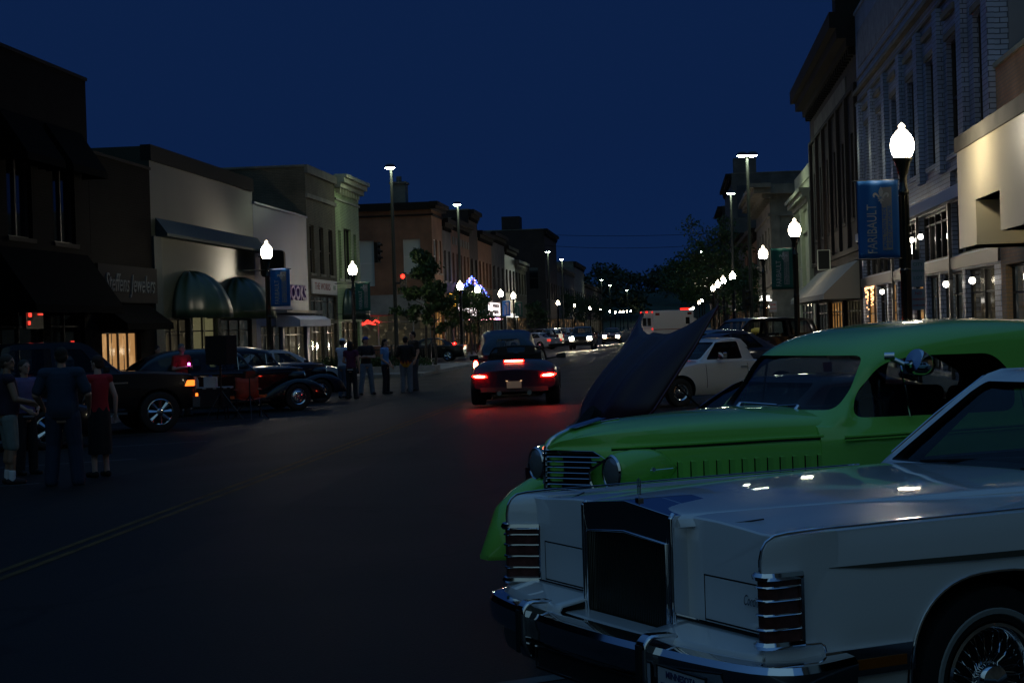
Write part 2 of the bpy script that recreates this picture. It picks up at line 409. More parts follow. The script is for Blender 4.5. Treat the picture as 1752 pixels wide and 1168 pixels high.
# ------------------------------------------------------------------ buildings
def Fn(side,):
    if side<0: return lambda u,z,o:(XL+o,u,z)
    return lambda u,z,o:(XR-o,u,z)
def FnS(side,yy):   # wall facing the camera, u runs away from the street
    if side<0: return lambda u,z,o:(XL-u,yy-o,z)
    return lambda u,z,o:(XR+u,yy-o,z)
def facade(mb,fn,u0,u1,z0,z1,ops,d=.2):
    us=sorted(set([u0,u1]+[v for o in ops for v in o[:2]])); zs=sorted(set([z0,z1]+[v for o in ops for v in o[2:4]]))
    for i in range(len(us)-1):
        for j in range(len(zs)-1):
            cu=(us[i]+us[i+1])/2; cz=(zs[j]+zs[j+1])/2
            if any(o[0]<cu<o[1] and o[2]<cz<o[3] for o in ops): continue
            mb.poly([fn(us[i],zs[j],0),fn(us[i+1],zs[j],0),fn(us[i+1],zs[j+1],0),fn(us[i],zs[j+1],0)])
    for o in ops:
        a,b,c,e=o[:4]
        for (p,q) in (((a,c),(b,c)),((b,c),(b,e)),((b,e),(a,e)),((a,e),(a,c))):
            mb.poly([fn(p[0],p[1],0),fn(q[0],q[1],0),fn(q[0],q[1],-d),fn(p[0],p[1],-d)])
WC={}
def window_meshes(w,h,kind,fm,gm):
    key=(round(w,2),round(h,2),kind,fm.name,gm.name)
    if key in WC: return WC[key]
    f=MB().use(fm); t=.055; y0,y1=-.05,.03
    f.box((-w/2,y0,0),(-w/2+t,y1,h)); f.box((w/2-t,y0,0),(w/2,y1,h)); f.box((-w/2+t,y0,0),(w/2-t,y1,t)); f.box((-w/2+t,y0,h-t),(w/2-t,y1,h))
    if kind in('sash','cross'): f.box((-w/2+t,y0,h*.5-.03),(w/2-t,y1-.005,h*.5+.03))
    if kind in('mull','cross'): f.box((-.04,y0+.005,t),(.04,y1+.01,h-t))
    if kind.startswith('store') or kind.startswith('plain'):
        n=int(kind[5:]) if len(kind)>5 else 3
        for k in range(1,n): x=-w/2+w*k/n; f.box((x-.03,y0+.005,t),(x+.03,y1+.01,h-t))
        if kind[0]=='s': f.box((-w/2+t,y0+.01,h*.78-.025),(w/2-t,y1-.01,h*.78+.025))
    p=MB().use(gm); p.box((-w/2+t*.5,-.035,t*.5),(w/2-t*.5,-.022,h-t*.5))
    WC[key]=(f.mesh('window'),p.mesh('pane')); return WC[key]
def win(fn,rz,u0,u1,z0,z1,kind,fm,gm,root,name='window',o=-.16):
    fmesh,pm=window_meshes(u1-u0,z1-z0,kind,fm,gm)
    loc=Vector(fn((u0+u1)/2,z0,o))-root.location
    a=link(name,fmesh,root,loc,(0,0,rz)); link('pane',pm,a)
    return a
def building(side,t0,t1,h,wm,label,depth=14,ops=(),side_ops=None,trim=None,cornice=None,parapet=.25,name='shop_building',group=None,sills=True,cat='building',base=None,far=False,roofm=None):
    X_=XL if side<0 else XR; t0=wy(X_,t0); t1=wy(X_,t1); ops=[(wy(X_,q[0]),wy(X_,q[1]),*q[2:]) for q in ops]
    root=empty(name,((XL if side<0 else XR),(t0+t1)/2,0),0,label,cat,group); off=-root.location
    fn=Fn(side); rz=-math.pi/2 if side<0 else math.pi/2
    mb=MB().use(wm); facade(mb,fn,t0+.01,t1-.01,-.4,h,ops)
    fs=FnS(side,t0+.01)
    facade(mb,fs,0,depth,-.4,h,side_ops or [])
    bk=fn(t1-.01,0,0)[0]; xb=fs(depth,0,0)[0]
    mb.poly([(bk,t1-.01,0),(xb,t1-.01,0),(xb,t1-.01,h),(bk,t1-.01,h)])
    mb.poly([(xb,t0+.01,0),(xb,t1-.01,0),(xb,t1-.01,h),(xb,t0+.01,h)])
    mb.build('wall',parent=root,loc=off)
    rf=MB().use(roofm or M_blackm); a,b=sorted((bk-(.05 if side>0 else -.05)*-1,xb)); rf.box((a,t0+.05,h-.5),(b,t1-.05,h-.4)); rf.build('roof',parent=root,loc=off)
    for q in ops:
        w_=win(fn,rz,*q[:4],q[4],q[6],q[5],root,name=('shop_window' if q[4].startswith('store') else 'window'))
        if sills and not q[4].startswith('store') and trim:
            s=MB().use(trim); P0=fn(q[0]-.1,q[2]-.12,.07); P1=fn(q[1]+.1,q[2],-.12); s.box([min(P0[i],P1[i]) for i in range(3)],[max(P0[i],P1[i]) for i in range(3)])
            so=s.build('sill'); so.parent=w_; so.matrix_parent_inverse=(Matrix.Translation(root.location)@Matrix.Translation(w_.location)@Matrix.Rotation(rz,4,'Z')).inverted()
    for q in (side_ops or []): win(fs,math.pi,*q[:4],q[4],q[6],q[5],root)
    if parapet:
        c=MB().use(trim or wm)
        for (P0,P1) in ((fn(t0,h-.001,.06),fn(t1,h+parapet*.4,-.25)),(fs(.0,h-.002,.05),fs(depth,h+parapet*.4-.003,-.2))):
            c.box([min(P0[i],P1[i]) for i in range(3)],[max(P0[i],P1[i]) for i in range(3)])
        c.build('coping',parent=root,loc=off)
    if cornice:
        # profile steps (z from, z to, projection)
        c=MB().use(cornice[0])
        for (za,zb,pj) in cornice[1]:
            P0=fn(t0-(.0 if not side_ops else pj),za,pj); P1=fn(t1,zb,-.02); c.box([min(P0[i],P1[i]) for i in range(3)],[max(P0[i],P1[i]) for i in range(3)])
        n=int((t1-t0)/.6)
        za,zb,pj=cornice[1][0]
        if len(cornice)>2:
            for k in range(n):
                u=t0+.3+k*.6; P0=fn(u-.08,za-.28,pj*.75); P1=fn(u+.08,za-.005,-.01); c.box([min(P0[i],P1[i]) for i in range(3)],[max(P0[i],P1[i]) for i in range(3)])
        c.build('cornice',parent=root,loc=off)
    return root
def box_on(root,side,u0,u1,z0,z1,o0,o1,m,name,o=None):
    u0,u1=[wy(XL if side<0 else XR,u) for u in (u0,u1)]
    fn=Fn(side); P0=fn(u0,z0,o0); P1=fn(u1,z1,o1); s=MB().use(m); s.box([min(P0[i],P1[i]) for i in range(3)],[max(P0[i],P1[i]) for i in range(3)])
    return s.build(name,parent=root,loc=-root.location)
def awning(root,side,u0,u1,z0,z1,pj,m,val=.2,stripe=None,fm=None):
    u0,u1=[wy(XL if side<0 else XR,u) for u in (u0,u1)]
    fn=Fn(side); mb=MB().use(m); n=max(2,int((u1-u0)/.9)); t=.02
    us=[u0+(u1-u0)*k/n for k in range(n+1)]
    mb.grid([[fn(u,z1,.02),fn(u,z0+val,pj),fn(u,z0,pj+.015)] for u in us])
    for u in (u0,u1): mb.poly([fn(u,z1,.02),fn(u,z0+val,pj),fn(u,z0,pj+.015),fn(u,z0,.02)])
    o=mb.build('awning',parent=root,loc=-root.location)
    sd=o.modifiers.new('s','SOLIDIFY'); sd.thickness=.02
    if stripe:
        sb=MB().use(stripe)
        for u in us[1:-1]:
            sb.poly([fn(u-.03,z1+.015,.03),fn(u+.03,z1+.015,.03),fn(u+.03,z0+val+.012,pj+.01),fn(u-.03,z0+val+.012,pj+.01)])
            sb.poly([fn(u-.03,z0+val+.012,pj+.012),fn(u+.03,z0+val+.012,pj+.012),fn(u+.03,z0,pj+.03),fn(u-.03,z0,pj+.03)])
        s=sb.build('seam',parent=root,loc=-root.location); s.parent=o; s.location=(0,0,0)
    return o
def dome_awning(root,side,uc,r,z0,hh,pj,m):
    uc=wy(XL if side<0 else XR,uc)
    fn=Fn(side); rows=[]; nu=32
    for i in range(nu+1):
        a=math.pi*i/nu; row=[]
        rib=1+.018*math.cos(i*math.pi/2)
        for j in range(9):
            b=math.pi/2*j/8
            cu=math.cos(a)*math.cos(b)*r*rib; o=math.sin(a)*math.cos(b)*pj*rib; z=math.sin(b)*hh*rib
            row.append(fn(uc+cu,z0+z,.02+max(o,0)))
        rows.append(row)
    mb=MB().use(m).grid(rows); ob=mb.build('awning',parent=root,loc=-root.location,smooth=50)
    sd=ob.modifiers.new('s','SOLIDIFY'); sd.thickness=.02
    return ob
BR_dark=brick('dark brown brick',(.05,.03,.022),(.035,.022,.018),(.03,.028,.025))
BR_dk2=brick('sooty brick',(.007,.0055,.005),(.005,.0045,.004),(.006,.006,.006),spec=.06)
BR_red=brick('red brown brick',(.24,.095,.045),(.20,.08,.04),(.16,.12,.08))
BR_tan=brick('tan brick',(.13,.11,.075),(.10,.09,.06),(.08,.075,.06),spec=.2)
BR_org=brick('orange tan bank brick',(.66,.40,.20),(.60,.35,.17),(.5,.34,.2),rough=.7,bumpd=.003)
BR_wht=brick('white painted brick',(.33,.39,.52),(.28,.34,.46),(.06,.07,.10),rough=.38,bumpd=.012,bw=.3,bh=.105,ms=.01,spec=.5)
BR_grn=brick('pale green painted brick',(.42,.56,.26),(.38,.50,.23),(.2,.24,.15),rough=.6)
BR_grey=brick('grey brick',(.12,.115,.105),(.095,.09,.085),(.08,.08,.075))
ST_grey=ribbed('grey stucco',(.030,.037,.028),.30,spec=.22,an=1.0)
ST_white=ribbed('white ribbed panel',(.06,.09,.18),.30,namount=.1,spec=.22,an=1.0)
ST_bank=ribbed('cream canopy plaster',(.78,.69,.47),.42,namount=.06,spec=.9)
M_teal=mat('teal shingle',(.018,.032,.034),.6,noise=(6,.3))
M_stone=mat('weathered stone',(.16,.15,.12),.8,noise=(1.5,.3),bump=(20,.4,.01))
M_cream=mat('cream stone',(.40,.42,.30),.65,noise=(1.2,.15),bump=(25,.3,.006))
M_trimd=mat('dark cornice metal',(.016,.014,.012),.7,spec=.15)
M_trimg=mat('grey coping',(.10,.095,.08),.6)
M_green_aw=mat('dark green awning canvas',(.012,.028,.018),.38,spec=.5)
M_green_aw2=mat('olive green awning canvas',(.03,.05,.022),.38,spec=.5)
M_dk_aw=mat('black awning canvas',(.002,.0025,.0025),.95,spec=.05)
M_cream_aw=mat('cream awning canvas',(.34,.32,.26),.7)
M_seam=mat('dark awning stripe',(.03,.03,.028),.7)
M_wood=mat('dark sign boards',(.006,.005,.003),.9,noise=(8,.3))
D=M_darkframe; W=M_whiteframe; G=M_glass
# left side, near to far
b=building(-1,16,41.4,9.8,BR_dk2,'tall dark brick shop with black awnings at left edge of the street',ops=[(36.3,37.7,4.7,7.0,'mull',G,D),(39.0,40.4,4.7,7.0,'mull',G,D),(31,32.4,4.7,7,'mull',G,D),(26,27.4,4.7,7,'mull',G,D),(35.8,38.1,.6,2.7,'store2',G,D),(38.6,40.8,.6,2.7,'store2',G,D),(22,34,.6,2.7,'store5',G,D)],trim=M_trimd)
awning(b,-1,35.5,41.1,2.6,4.4,1.1,M_dk_aw); awning(b,-1,35.9,38.1,6.7,8.1,.8,M_dk_aw); awning(b,-1,38.6,40.9,6.7,8.1,.8,M_dk_aw)
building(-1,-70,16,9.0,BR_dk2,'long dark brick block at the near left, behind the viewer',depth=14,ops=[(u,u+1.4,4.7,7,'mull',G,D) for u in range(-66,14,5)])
building(1,-70,-6,9.5,BR_dark,'long dark brick block on the near right, behind the viewer',depth=14,ops=[(u,u+1.4,4.7,7,'mull',G,D) for u in range(-66,-10,5)])
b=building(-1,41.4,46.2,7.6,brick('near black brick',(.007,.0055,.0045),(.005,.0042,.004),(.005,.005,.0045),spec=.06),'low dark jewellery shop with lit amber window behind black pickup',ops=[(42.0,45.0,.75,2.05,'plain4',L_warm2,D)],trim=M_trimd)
box_on(b,-1,41.6,46.3,3.0,4.2,.01,.12,M_wood,'sign_board'); awning(b,-1,41.8,45.6,2.1,2.95,.9,M_dk_aw)
M_whl=mat('white painted letters',(.09,.11,.11),.7)
sg=text('shop_sign','Steffens Jewelers',.62,M_whl,None,(XL+.15,43.95,3.6),(math.pi/2,0,math.pi/2),scale=(.95,1.35,1),shear=.35,ext=.02)
props(sg,'white script lettering on dark boards over the amber lit window','shop sign')
neon=mat('red neon',(.3,0,0),.4,emit=(1,.05,.03),estr=1.6)
b=building(-1,46.2,57.4,8.45,ST_grey,'grey stucco shop with two domed green awnings',ops=[(47.2,49.6,.3,2.5,'store3',L_dim,D),(49.9,52.6,.02,2.6,'store2',L_cream,D),(53.0,56.8,.4,2.5,'store3',L_dimc,D)],trim=M_trimg,parapet=0)
box_on(b,-1,46.2,57.4,7.95,8.5,-.3,.07,M_trimd,'coping')
fn=Fn(-1); mb=MB().use(M_teal); mb.prism([(5.35,.01),(6.0,.01),(5.45,.42),(5.35,.42)],lambda z,o,t:(XL+o,t,z),wy(XL,46.6),wy(XL,57.9)); mb.build('pent_roof',parent=b,loc=-b.location)
box_on(b,-1,46.22,46.9,0,5.34,.005,.08,M_teal,'pier')
dome_awning(b,-1,49.6,1.75,2.5,1.75,1.5,M_green_aw); dome_awning(b,-1,55.0,1.75,2.5,1.7,1.5,M_green_aw2)
b=building(-1,57.4,65.7,7.45,ST_white,'white panelled shop behind the blue banner',ops=[(58,61.2,.4,2.2,'store3',L_dimc,D),(61.5,65.2,.3,2.2,'store3',L_dim,M_alu)],trim=ST_white)
mb=MB().use(mat('pale blue awning canvas',(.35,.38,.48),.6)); mb.prism([(.0,2.15),(0,2.75),(.8,2.62),(1.1,2.45),(1.1,2.15)],lambda o,z,t:(XL+o+.01,t,z),wy(XL,60.2),wy(XL,65.5)); mb.build('awning',parent=b,loc=-b.location)
box_on(b,-1,59.6,65.6,2.76,2.9,.01,.7,M_conc,'ledge')
M_purp=mat('purple sign letters',(.05,.03,.16),.4)
props(text('shop_sign','BOOKS',.95,M_purp,None,(XL+.1,63.2,3.72),(math.pi/2,0,math.pi/2),ext=.06,bold=.03),'purple raised letters on the white panelled wall','shop sign')
sg=empty('projecting_sign',(XL,58.0,4.9),0,'dark rounded box sign jutting from the white shop behind a lamp','shop sign')
mb=MB().use(M_trimd); mb.prism(round_poly([(.1,-.6),(1.15,-.6),(1.15,.55),(.1,.55)],.2),lambda a,c,t:(a,t,c),-.12,.12); mb.build('sign_box',parent=sg)
mb=MB().use(M_black); mb.cyl((0,0,.3),(.12,0,.3),.03); mb.cyl((0,0,-.3),(.12,0,-.3),.03); mb.build('bracket',parent=sg)
b=building(-1,65.7,71.3,10.0,BR_tan,'tan brick two storey shop between white and green fronts',ops=[(66.2,67.0,4.8,7.2,'sash',G,D),(68.0,68.8,4.8,7.2,'sash',G,D),(69.8,70.6,4.8,7.2,'sash',G,D),(66.0,71.0,2.5,3.7,'store4',L_dimc,D),(66.0,68.4,.3,2.3,'store2',L_dim,M_alu),(68.7,71,.05,2.3,'store3',L_dim,M_alu)],trim=M_stone,cornice=(M_stone,[(8.5,8.7,.1),(9.7,10.1,.14)]))
sg=empty('board_sign',(XL,68.5,4.15),0,'long white board sign with red and green lettering on tan brick','shop sign')
mb=MB().use(mat('white sign board',(.42,.43,.45),.5)); mb.box((.03,-2.4,-.36),(.1,2.4,.36)); mb.build('board',parent=sg)
text('lettering','THE WORKS',.5,mat('dull red lettering',(.22,.03,.03),.5),sg,(.105,-.5,0),(math.pi/2,0,math.pi/2),ext=.004,scale=(1.05,1,1))
text('lettering','EST',.32,mat('dull green lettering',(.04,.2,.1),.5),sg,(.105,1.85,.0),(math.pi/2,0,math.pi/2),ext=.004)
b=building(-1,71.3,76.6,9.9,BR_grn,'pale green corner shop with heavy cornice and domed awning',ops=[(71.8,72.4,4.7,7.3,'sash',G,D),(73.0,74.6,4.7,7.5,'mull',G,D),(75.2,75.8,4.7,7.3,'sash',G,D),(71.9,76,.3,2.4,'store4',L_dim,D)],trim=M_cream,cornice=(M_cream,[(9.55,9.8,.35),(9.81,10.05,.55),(10.06,10.25,.7),(8.9,9.0,.08)],1))
dome_awning(b,-1,73.4,1.3,2.5,1.7,1.2,M_green_aw)
# across the cross street, left
b=building(-1,99,103.4,11.2,BR_red,'red brick corner building with white sash windows across the side street',depth=22,ops=[(99.6,101,6.1,8.6,'sash',L_dimc,W),(101.8,102.8,6.1,8.6,'sash',G,W),(99.4,103,.4,3.2,'store3',L_warm,D)],side_ops=[(.9,2.2,6.0,8.6,'sash',M_blind,W),(4.4,5.9,5.2,8.6,'sash',M_blind,W),(9,10.5,6,8.6,'sash',G,W),(.3,6.9,.7,3.0,'store5',L_dim,W),(7.3,9.4,.1,3.0,'store2',L_dimc,W)],trim=M_stone,cornice=(M_trimd,[(10.3,10.45,.12),(10.75,11.0,.4),(11.0,11.3,.6)]),name='corner_building')
mb=MB().use(M_conc); mb.box((XL-12,98.93,3.2),(XL-.6,98.99,4.5)); mb.build('stone_band',parent=b,loc=-b.location)
mb=MB().use(M_conc); mb.box((XL-9.8,98.3,3.02),(XL-.2,98.92,3.18)); mb.build('ledge',parent=b,loc=-b.location)
mb=MB().use(M_trimd); mb.box((XL-22,98.7,10.75),(XL,98.99,11.3)); mb.box((XL-22,98.9,10.3),(XL,98.985,10.42)); mb.build('cornice',parent=b,loc=-b.location)
mb=MB().use(M_stone); mb.box((XL-3.3,100.5,11.0),(XL-2.2,101.6,12.9)); mb.box((XL-3.4,100.4,12.9),(XL-2.1,101.7,13.05)); mb.cyl((XL-2.75,101,13.05),(XL-2.75,101,13.5),.2); mb.build('chimney',parent=b,loc=-b.location)
far_l=[(103.4,107.4,10.4,BR_grey,'narrow grey shop beside the red corner building',2),(107.4,117,10.7,BR_red,'red brick block with pale window lintels above the theatre',5),(117,122,12.2,BR_dark,'tall narrow brown brick block with flat parapet past the theatre',2),(122,131,10.7,BR_red,'faded red brick block next to the tall brown one',4),(131,141,11.2,BR_grey,'plain grey block at middle of the far left row',3),(141,150,10.4,ST_grey,'pale stucco block with bare upper wall on far left row',3),(150,161,9.3,BR_tan,'low tan block with yellow lit edge before second side street',4),(185,203,15.2,BR_dark,'tall dark corner block rising over the far left roofs',5),(203,236,11,BR_grey,'long grey block beyond the tall dark corner block',7),(236,262,13,M_stone,'stone block with broken roofline far down the left side',5),(262,320,10,BR_dark,'last low dark block at the far left end of the street',8)]
for (t0,t1,h,m,lab,n) in far_l:
    ops=[]; pw=(t1-t0)/n
    for k in range(n):
        u=t0+pw*(k+.5); ops.append((u-pw*.24,u+pw*.24,5.6,8.0,'sash',G,D))
    ops.append((t0+.5,t1-.5,.4,2.9,'store%d'%(n+1),rnd.choice([L_row,L_dim,L_dim,L_row,L_dimc]),D))
    trim=M_stone
    so=[(1+3*k,2.3+3*k,7,10,'sash',G,D) for k in range(4)] if t0 in(185,) else None
    b=building(-1,t0,t1,h,m,lab,ops=ops,side_ops=so,depth=20,trim=trim,cornice=(rnd.choice([M_trimd,M_stone]),[(h-.6,h-.3,.25),(h-.3,h+.05,.5)],1))
    if t0 in (107.4,):
        for k in range(7): box_on(b,-1,108+1.3*k,108.8+1.3*k,8.7,9.3,.01,.05,M_stone,'panel')
    if t0==185:
        mb=MB().use(BR_dark); mb.box((XL-6,186,15.2),(XL-3.5,189,17.2)); mb.build('chimney',parent=b,loc=-b.location)
# right side
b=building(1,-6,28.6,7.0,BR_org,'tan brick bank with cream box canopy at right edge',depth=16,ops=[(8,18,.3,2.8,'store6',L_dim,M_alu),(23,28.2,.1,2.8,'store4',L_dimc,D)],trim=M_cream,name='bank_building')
mb=MB().use(BR_org); mb.box((XR+.0,-6,7.12),(XR+14,wy(XR,25.6),8.0)); mb.use(M_cream); mb.box((XR-.12,-6,8.0),(XR+14,wy(XR,25.7),8.16)); mb.build('raised_parapet',parent=b,loc=-b.location)
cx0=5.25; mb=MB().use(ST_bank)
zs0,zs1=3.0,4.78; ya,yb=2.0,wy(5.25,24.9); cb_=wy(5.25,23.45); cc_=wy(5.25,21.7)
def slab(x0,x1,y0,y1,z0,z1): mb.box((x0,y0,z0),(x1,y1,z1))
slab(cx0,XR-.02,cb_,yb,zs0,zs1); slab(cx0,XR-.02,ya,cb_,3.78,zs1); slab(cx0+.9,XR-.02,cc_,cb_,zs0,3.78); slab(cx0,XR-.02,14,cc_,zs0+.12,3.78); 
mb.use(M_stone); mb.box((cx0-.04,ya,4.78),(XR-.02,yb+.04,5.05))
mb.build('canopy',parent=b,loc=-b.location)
wops=[]
for c in (29.95,32.95,35.7,38.65,41.6,44.55,47.4): wops.append((c-.68,c+.68,5.75,8.6,'cross',G,D))
wops.append((32.4,33.6,4.95,5.35,'sash',G,W))
for a,bb,g_ in ((29.2,32.2,L_dim),(32.5,35.2,L_dimc),(35.5,37.2,L_dimc),(37.5,39.2,L_warm),(39.5,42,L_dimc),(42.3,44.0,L_warm),(44.3,46.4,G),(46.7,49.4,L_warm)): wops.append((a,bb,.3,2.85,'store2',g_,D))
for a,bb in ((29.2,33.5),(33.8,38),(38.3,42.5),(42.8,49.6)): wops.append((a,bb,3.25,4.55,'store5',G,D))
b=building(1,28.6,50,13.0,BR_wht,'long white painted brick building with seven tall dark windows',depth=16,ops=wops,trim=BR_wht,side_ops=[])
for (z0,z1,p) in ((10.02,10.16,.16),(9.62,9.72,.09),(10.55,10.6,.05),(2.9,3.2,.06)): box_on(b,1,28.6,50,z0,z1,.005,p,M_stone if z0>5 else M_alu,'string_course')
box_on(b,1,28.62,49.98,4.58,4.86,.005,.22,mat('glazed white ledge',(.6,.6,.6),.15,spec=.8),'glazed_ledge')
for c in (28.85,31.45,34.3,37.15,40.1,43.05,46.0,48.9): box_on(b,1,c-.28,c+.28,5.4,9.55,.005,.16,BR_wht,'pilaster')
for c in (29.95,32.95,35.7,38.65,41.6,44.55,47.4): box_on(b,1,c-.72,c+.72,9.15,9.3,.005,.12,M_stone,'lintel'); box_on(b,1,c-.72,c+.72,8.62,8.78,.005,.06,M_stone,'lintel')
pn=box_on(b,1,33,49.2,10.9,12.2,.005,.05,mat('grey name panel',(.20,.22,.25),.6,noise=(3,.35)),'name_panel')
mb=MB().use(mat('grey side render',(.20,.21,.23),.7,noise=(.6,.15))); mb.box((XR+.3,wy(XR,28.6)-.035,7.2),(XR+15.9,wy(XR,28.6)+.0,12.95)); mb.build('side_render',parent=b,loc=-b.location)
for (u,c) in ((33.65,M_alu),(38.15,M_alu),(42.65,M_alu)): box_on(b,1,u-.06,u+.06,.05,4.57,.01,.09,M_alu,'mullion')
dk=[]
for k in range(6): c=51.7+2.8*k; dk.append((c-.5,c+.5,5.6,8.9,'sash',G,D))
dk+= [(50.6,56,.4,2.5,'store6',L_dim,D),(56.5,61.5,.4,2.5,'store5',L_warm,D),(62,67,.3,2.5,'store4',L_dimc,D)]
b=building(1,50,67.5,12.6,BR_dark,'dark brown brick building with bracketed cornice and cream awning',depth=16,ops=dk,side_ops=[],trim=M_trimd,cornice=(M_trimd,[(11.9,12.2,.35),(12.2,12.6,.7),(12.6,13.2,.95),(10.4,10.55,.12),(4.3,4.5,.1)],1))
box_on(b,1,50.0,51.0,13.2,14.2,-.6,.7,M_trimd,'finial')
for k in range(7): c=50.25+2.8*k; box_on(b,1,c-.2,c+.2,4.52,10.38,.005,.14,BR_dark,'pilaster')
box_on(b,1,53,65,10.6,11.3,.005,.05,M_stone,'stone_band')
awning(b,1,50.6,65.5,2.5,3.95,1.35,M_cream_aw,stripe=M_seam)
sg=empty('projecting_sign',(XR,58,4.3),0,'small lit edged box sign above the cream awning','shop sign')
mb=MB().use(M_black); mb.box((-.80,-.1,-.42),(-.28,.1,.42)); mb.cyl((-.25,0,.3),(0,0,.3),.025); mb.cyl((-.25,0,-.3),(0,0,-.3),.025); mb.build('sign_box',parent=sg)
mb=MB().use(mat('lit sign edge',(.5,.5,.45),.5,emit=(.8,.85,.6),estr=.12))
mb.tube([(-.80,-.12,-.42),(-.28,-.12,-.42),(-.28,-.12,.42),(-.80,-.12,.42)],.02,closed=True,n=6); mb.build('sign_rim',parent=sg)
b=building(1,67.5,76.4,9.0,M_cream,'cream stone corner bank front with classical cornice',depth=14,ops=[(68.6,70.2,4.6,7.2,'sash',G,D),(73.6,75.2,4.6,7.2,'sash',G,D),(68.4,75.6,.4,2.6,'store4',L_dimc,D)],side_ops=[],trim=M_cream,cornice=(M_cream,[(7.7,7.95,.25),(7.95,8.2,.5),(8.2,8.4,.65),(6.3,6.42,.12),(3.2,3.5,.12)],1))
box_on(b,1,67.5,76.4,9.1,9.7,-.3,.05,M_cream,'attic')
for u in (67.9,71.95,76.0): box_on(b,1,u-.35,u+.35,3.5,7.7,.005,.2,M_cream,'pilaster')
props(text('shop_sign','FIRST ST',.5,mat('bronze letters',(.5,.42,.28),.4),None,(XR-.15,71.8,2.95),(math.pi/2,0,-math.pi/2),ext=.03),'raised bronze letters low on the cream stone front','shop sign')
b=building(1,99,116,11.4,M_stone,'stone corner building with deep projecting cornice across the side street',depth=18,ops=[(100,101.4,5.4,8.6,'sash',G,D),(103.5,105,5.4,8.6,'sash',G,D),(107,108.5,5.4,8.6,'sash',G,D),(110.6,112,5.4,8.6,'sash',G,D),(113.5,115,5.4,8.6,'sash',G,D),(99.6,115,.3,3.3,'store6',L_dim,D)],side_ops=[(1.5,3.0,5.4,8.6,'sash',G,D),(5,6.5,5.4,8.6,'sash',G,D)],trim=M_stone,cornice=(M_stone,[(10.6,10.9,.6),(10.9,11.3,1.2),(11.3,11.6,1.5),(9.3,9.5,.15),(4.2,4.4,.15)],1),name='corner_building')
mb=MB().use(M_stone); mb.box((XR,98.5,10.9),(XR+18,98.99,11.6)); mb.box((XR,98.8,4.2),(XR+18,98.985,4.4)); mb.box((XR,98.85,9.3),(XR+18,98.98,9.45)); mb.build('cornice',parent=b,loc=-b.location)
for k in range(4): mb=MB().use(M_stone); mb.box((XR+.05+(k*4.2),98.88,4.45),(XR+.7+k*4.2,98.978,9.28)); mb.build('pilaster',parent=b,loc=-b.location)
mb=MB().use(M_trimd); mb.cyl((XR+3.2,104,11.4),(XR+3.2,104,12.6),.25); mb.cyl((XR+3.2,104,12.6),(XR+3.2,104,12.75),.5); mb.build('vent',parent=b,loc=-b.location)
for (t0,t1,h,m,lab,n) in [(116,137,9.6,BR_red,'red brick row with lit shopfronts past the stone corner building',6),(137,160,10.6,BR_grey,'grey brick row below the painted wall sign',6),(163,186,19.4,BR_grey,'tall grey warehouse with faded painted name on its side wall',6),(197,216,18.4,BR_dark,'tall dark block beyond the grey warehouse',5),(216,290,11,BR_dark,'long low dark block at the far right end of the street',10)]:
    ops=[]; pw=(t1-t0)/n
    for k in range(n):
        u=t0+pw*(k+.5)
        for zz in ((5.6,8.0),(11,13.4)):
            if zz[1]<h-1.4: ops.append((u-pw*.24,u+pw*.24,*zz,'sash',G,D))
    ops.append((t0+.5,t1-.5,.4,3.0,'store%d'%(n+1),rnd.choice([L_row,L_dim]),D))
    b=building(1,t0,t1,h,m,lab,ops=ops,depth=24,side_ops=[],trim=M_stone,cornice=(M_trimd,[(h-.7,h-.35,.3),(h-.35,h+.05,.7)],1))
    if t0==163:
        M_ghost=mat('faded wall paint',(.42,.45,.5),.8,noise=(1.2,.5)); M_gb=mat('faded dark wall paint',(.045,.05,.06),.8,noise=(1,.3))
        mb=MB().use(M_gb); mb.box((XR+.6,162.94,14.2),(XR+15,162.98,18.0)); mb.build('painted_panel',parent=b,loc=-b.location)
        t=text('painted_name','STEIN',2.6,M_ghost,b,Vector((XR+4.6,162.92,16.1))-b.location,(math.pi/2,0,0),ext=.01,bold=.06)
        mb=MB().use(BR_grey); mb.box((XR+.3,163.1,19.4),(XR+3.0,165,21.3)); mb.build('chimney',parent=b,loc=-b.location)
# ------------------------------------------------------------------ street lamps
ORD=['nearest','second','third','fourth','fifth','sixth','seventh','eighth','ninth','tenth','eleventh','twelfth','thirteenth','fourteenth','fifteenth','sixteenth','seventeenth','eighteenth','nineteenth','twentieth']
def make_lamp():
    r=empty('street_lamp')
    mb=MB().use(M_pole)
    prof=[(.0,.14),(.24,.14),(.24,.22),(.2,.3),(.17,.34),(.16,.75),(.18,.8),(.13,.86),(.1,.95),(.085,1.1),(.085,2.5),(.1,2.52),(.1,2.58),(.08,2.6),(.075,3.85),(.095,3.88),(.095,3.94),(.07,3.97),(.065,4.2),(.09,4.24),(.13,4.42),(.17,4.46),(.17,4.5),(.0,4.5)]
    mb.lathe(prof,n=16); mb.build('post',parent=r,smooth=40)
    fl=MB().use(M_pole)
    for k in range(8):
        a=k*math.pi/4; fl.cyl((.083*math.cos(a),.083*math.sin(a),1.1),(.077*math.cos(a),.077*math.sin(a),3.85),.012,n=5)
    fl.build('fluting',parent=r)
    g=MB().use(M_lamp); g.lathe([(.13,4.505),(.165,4.55),(.195,4.64),(.2,4.74),(.18,4.83),(.14,4.9)],n=14); gl=g.build('globe',parent=r,smooth=60)
    c=MB().use(M_lampc); c.lathe([(.142,4.9),(.10,4.96),(.055,4.995),(.05,5.02),(.065,5.04),(.045,5.07),(.0,5.11)],n=14); c.build('crown',parent=r,smooth=60)
    return r
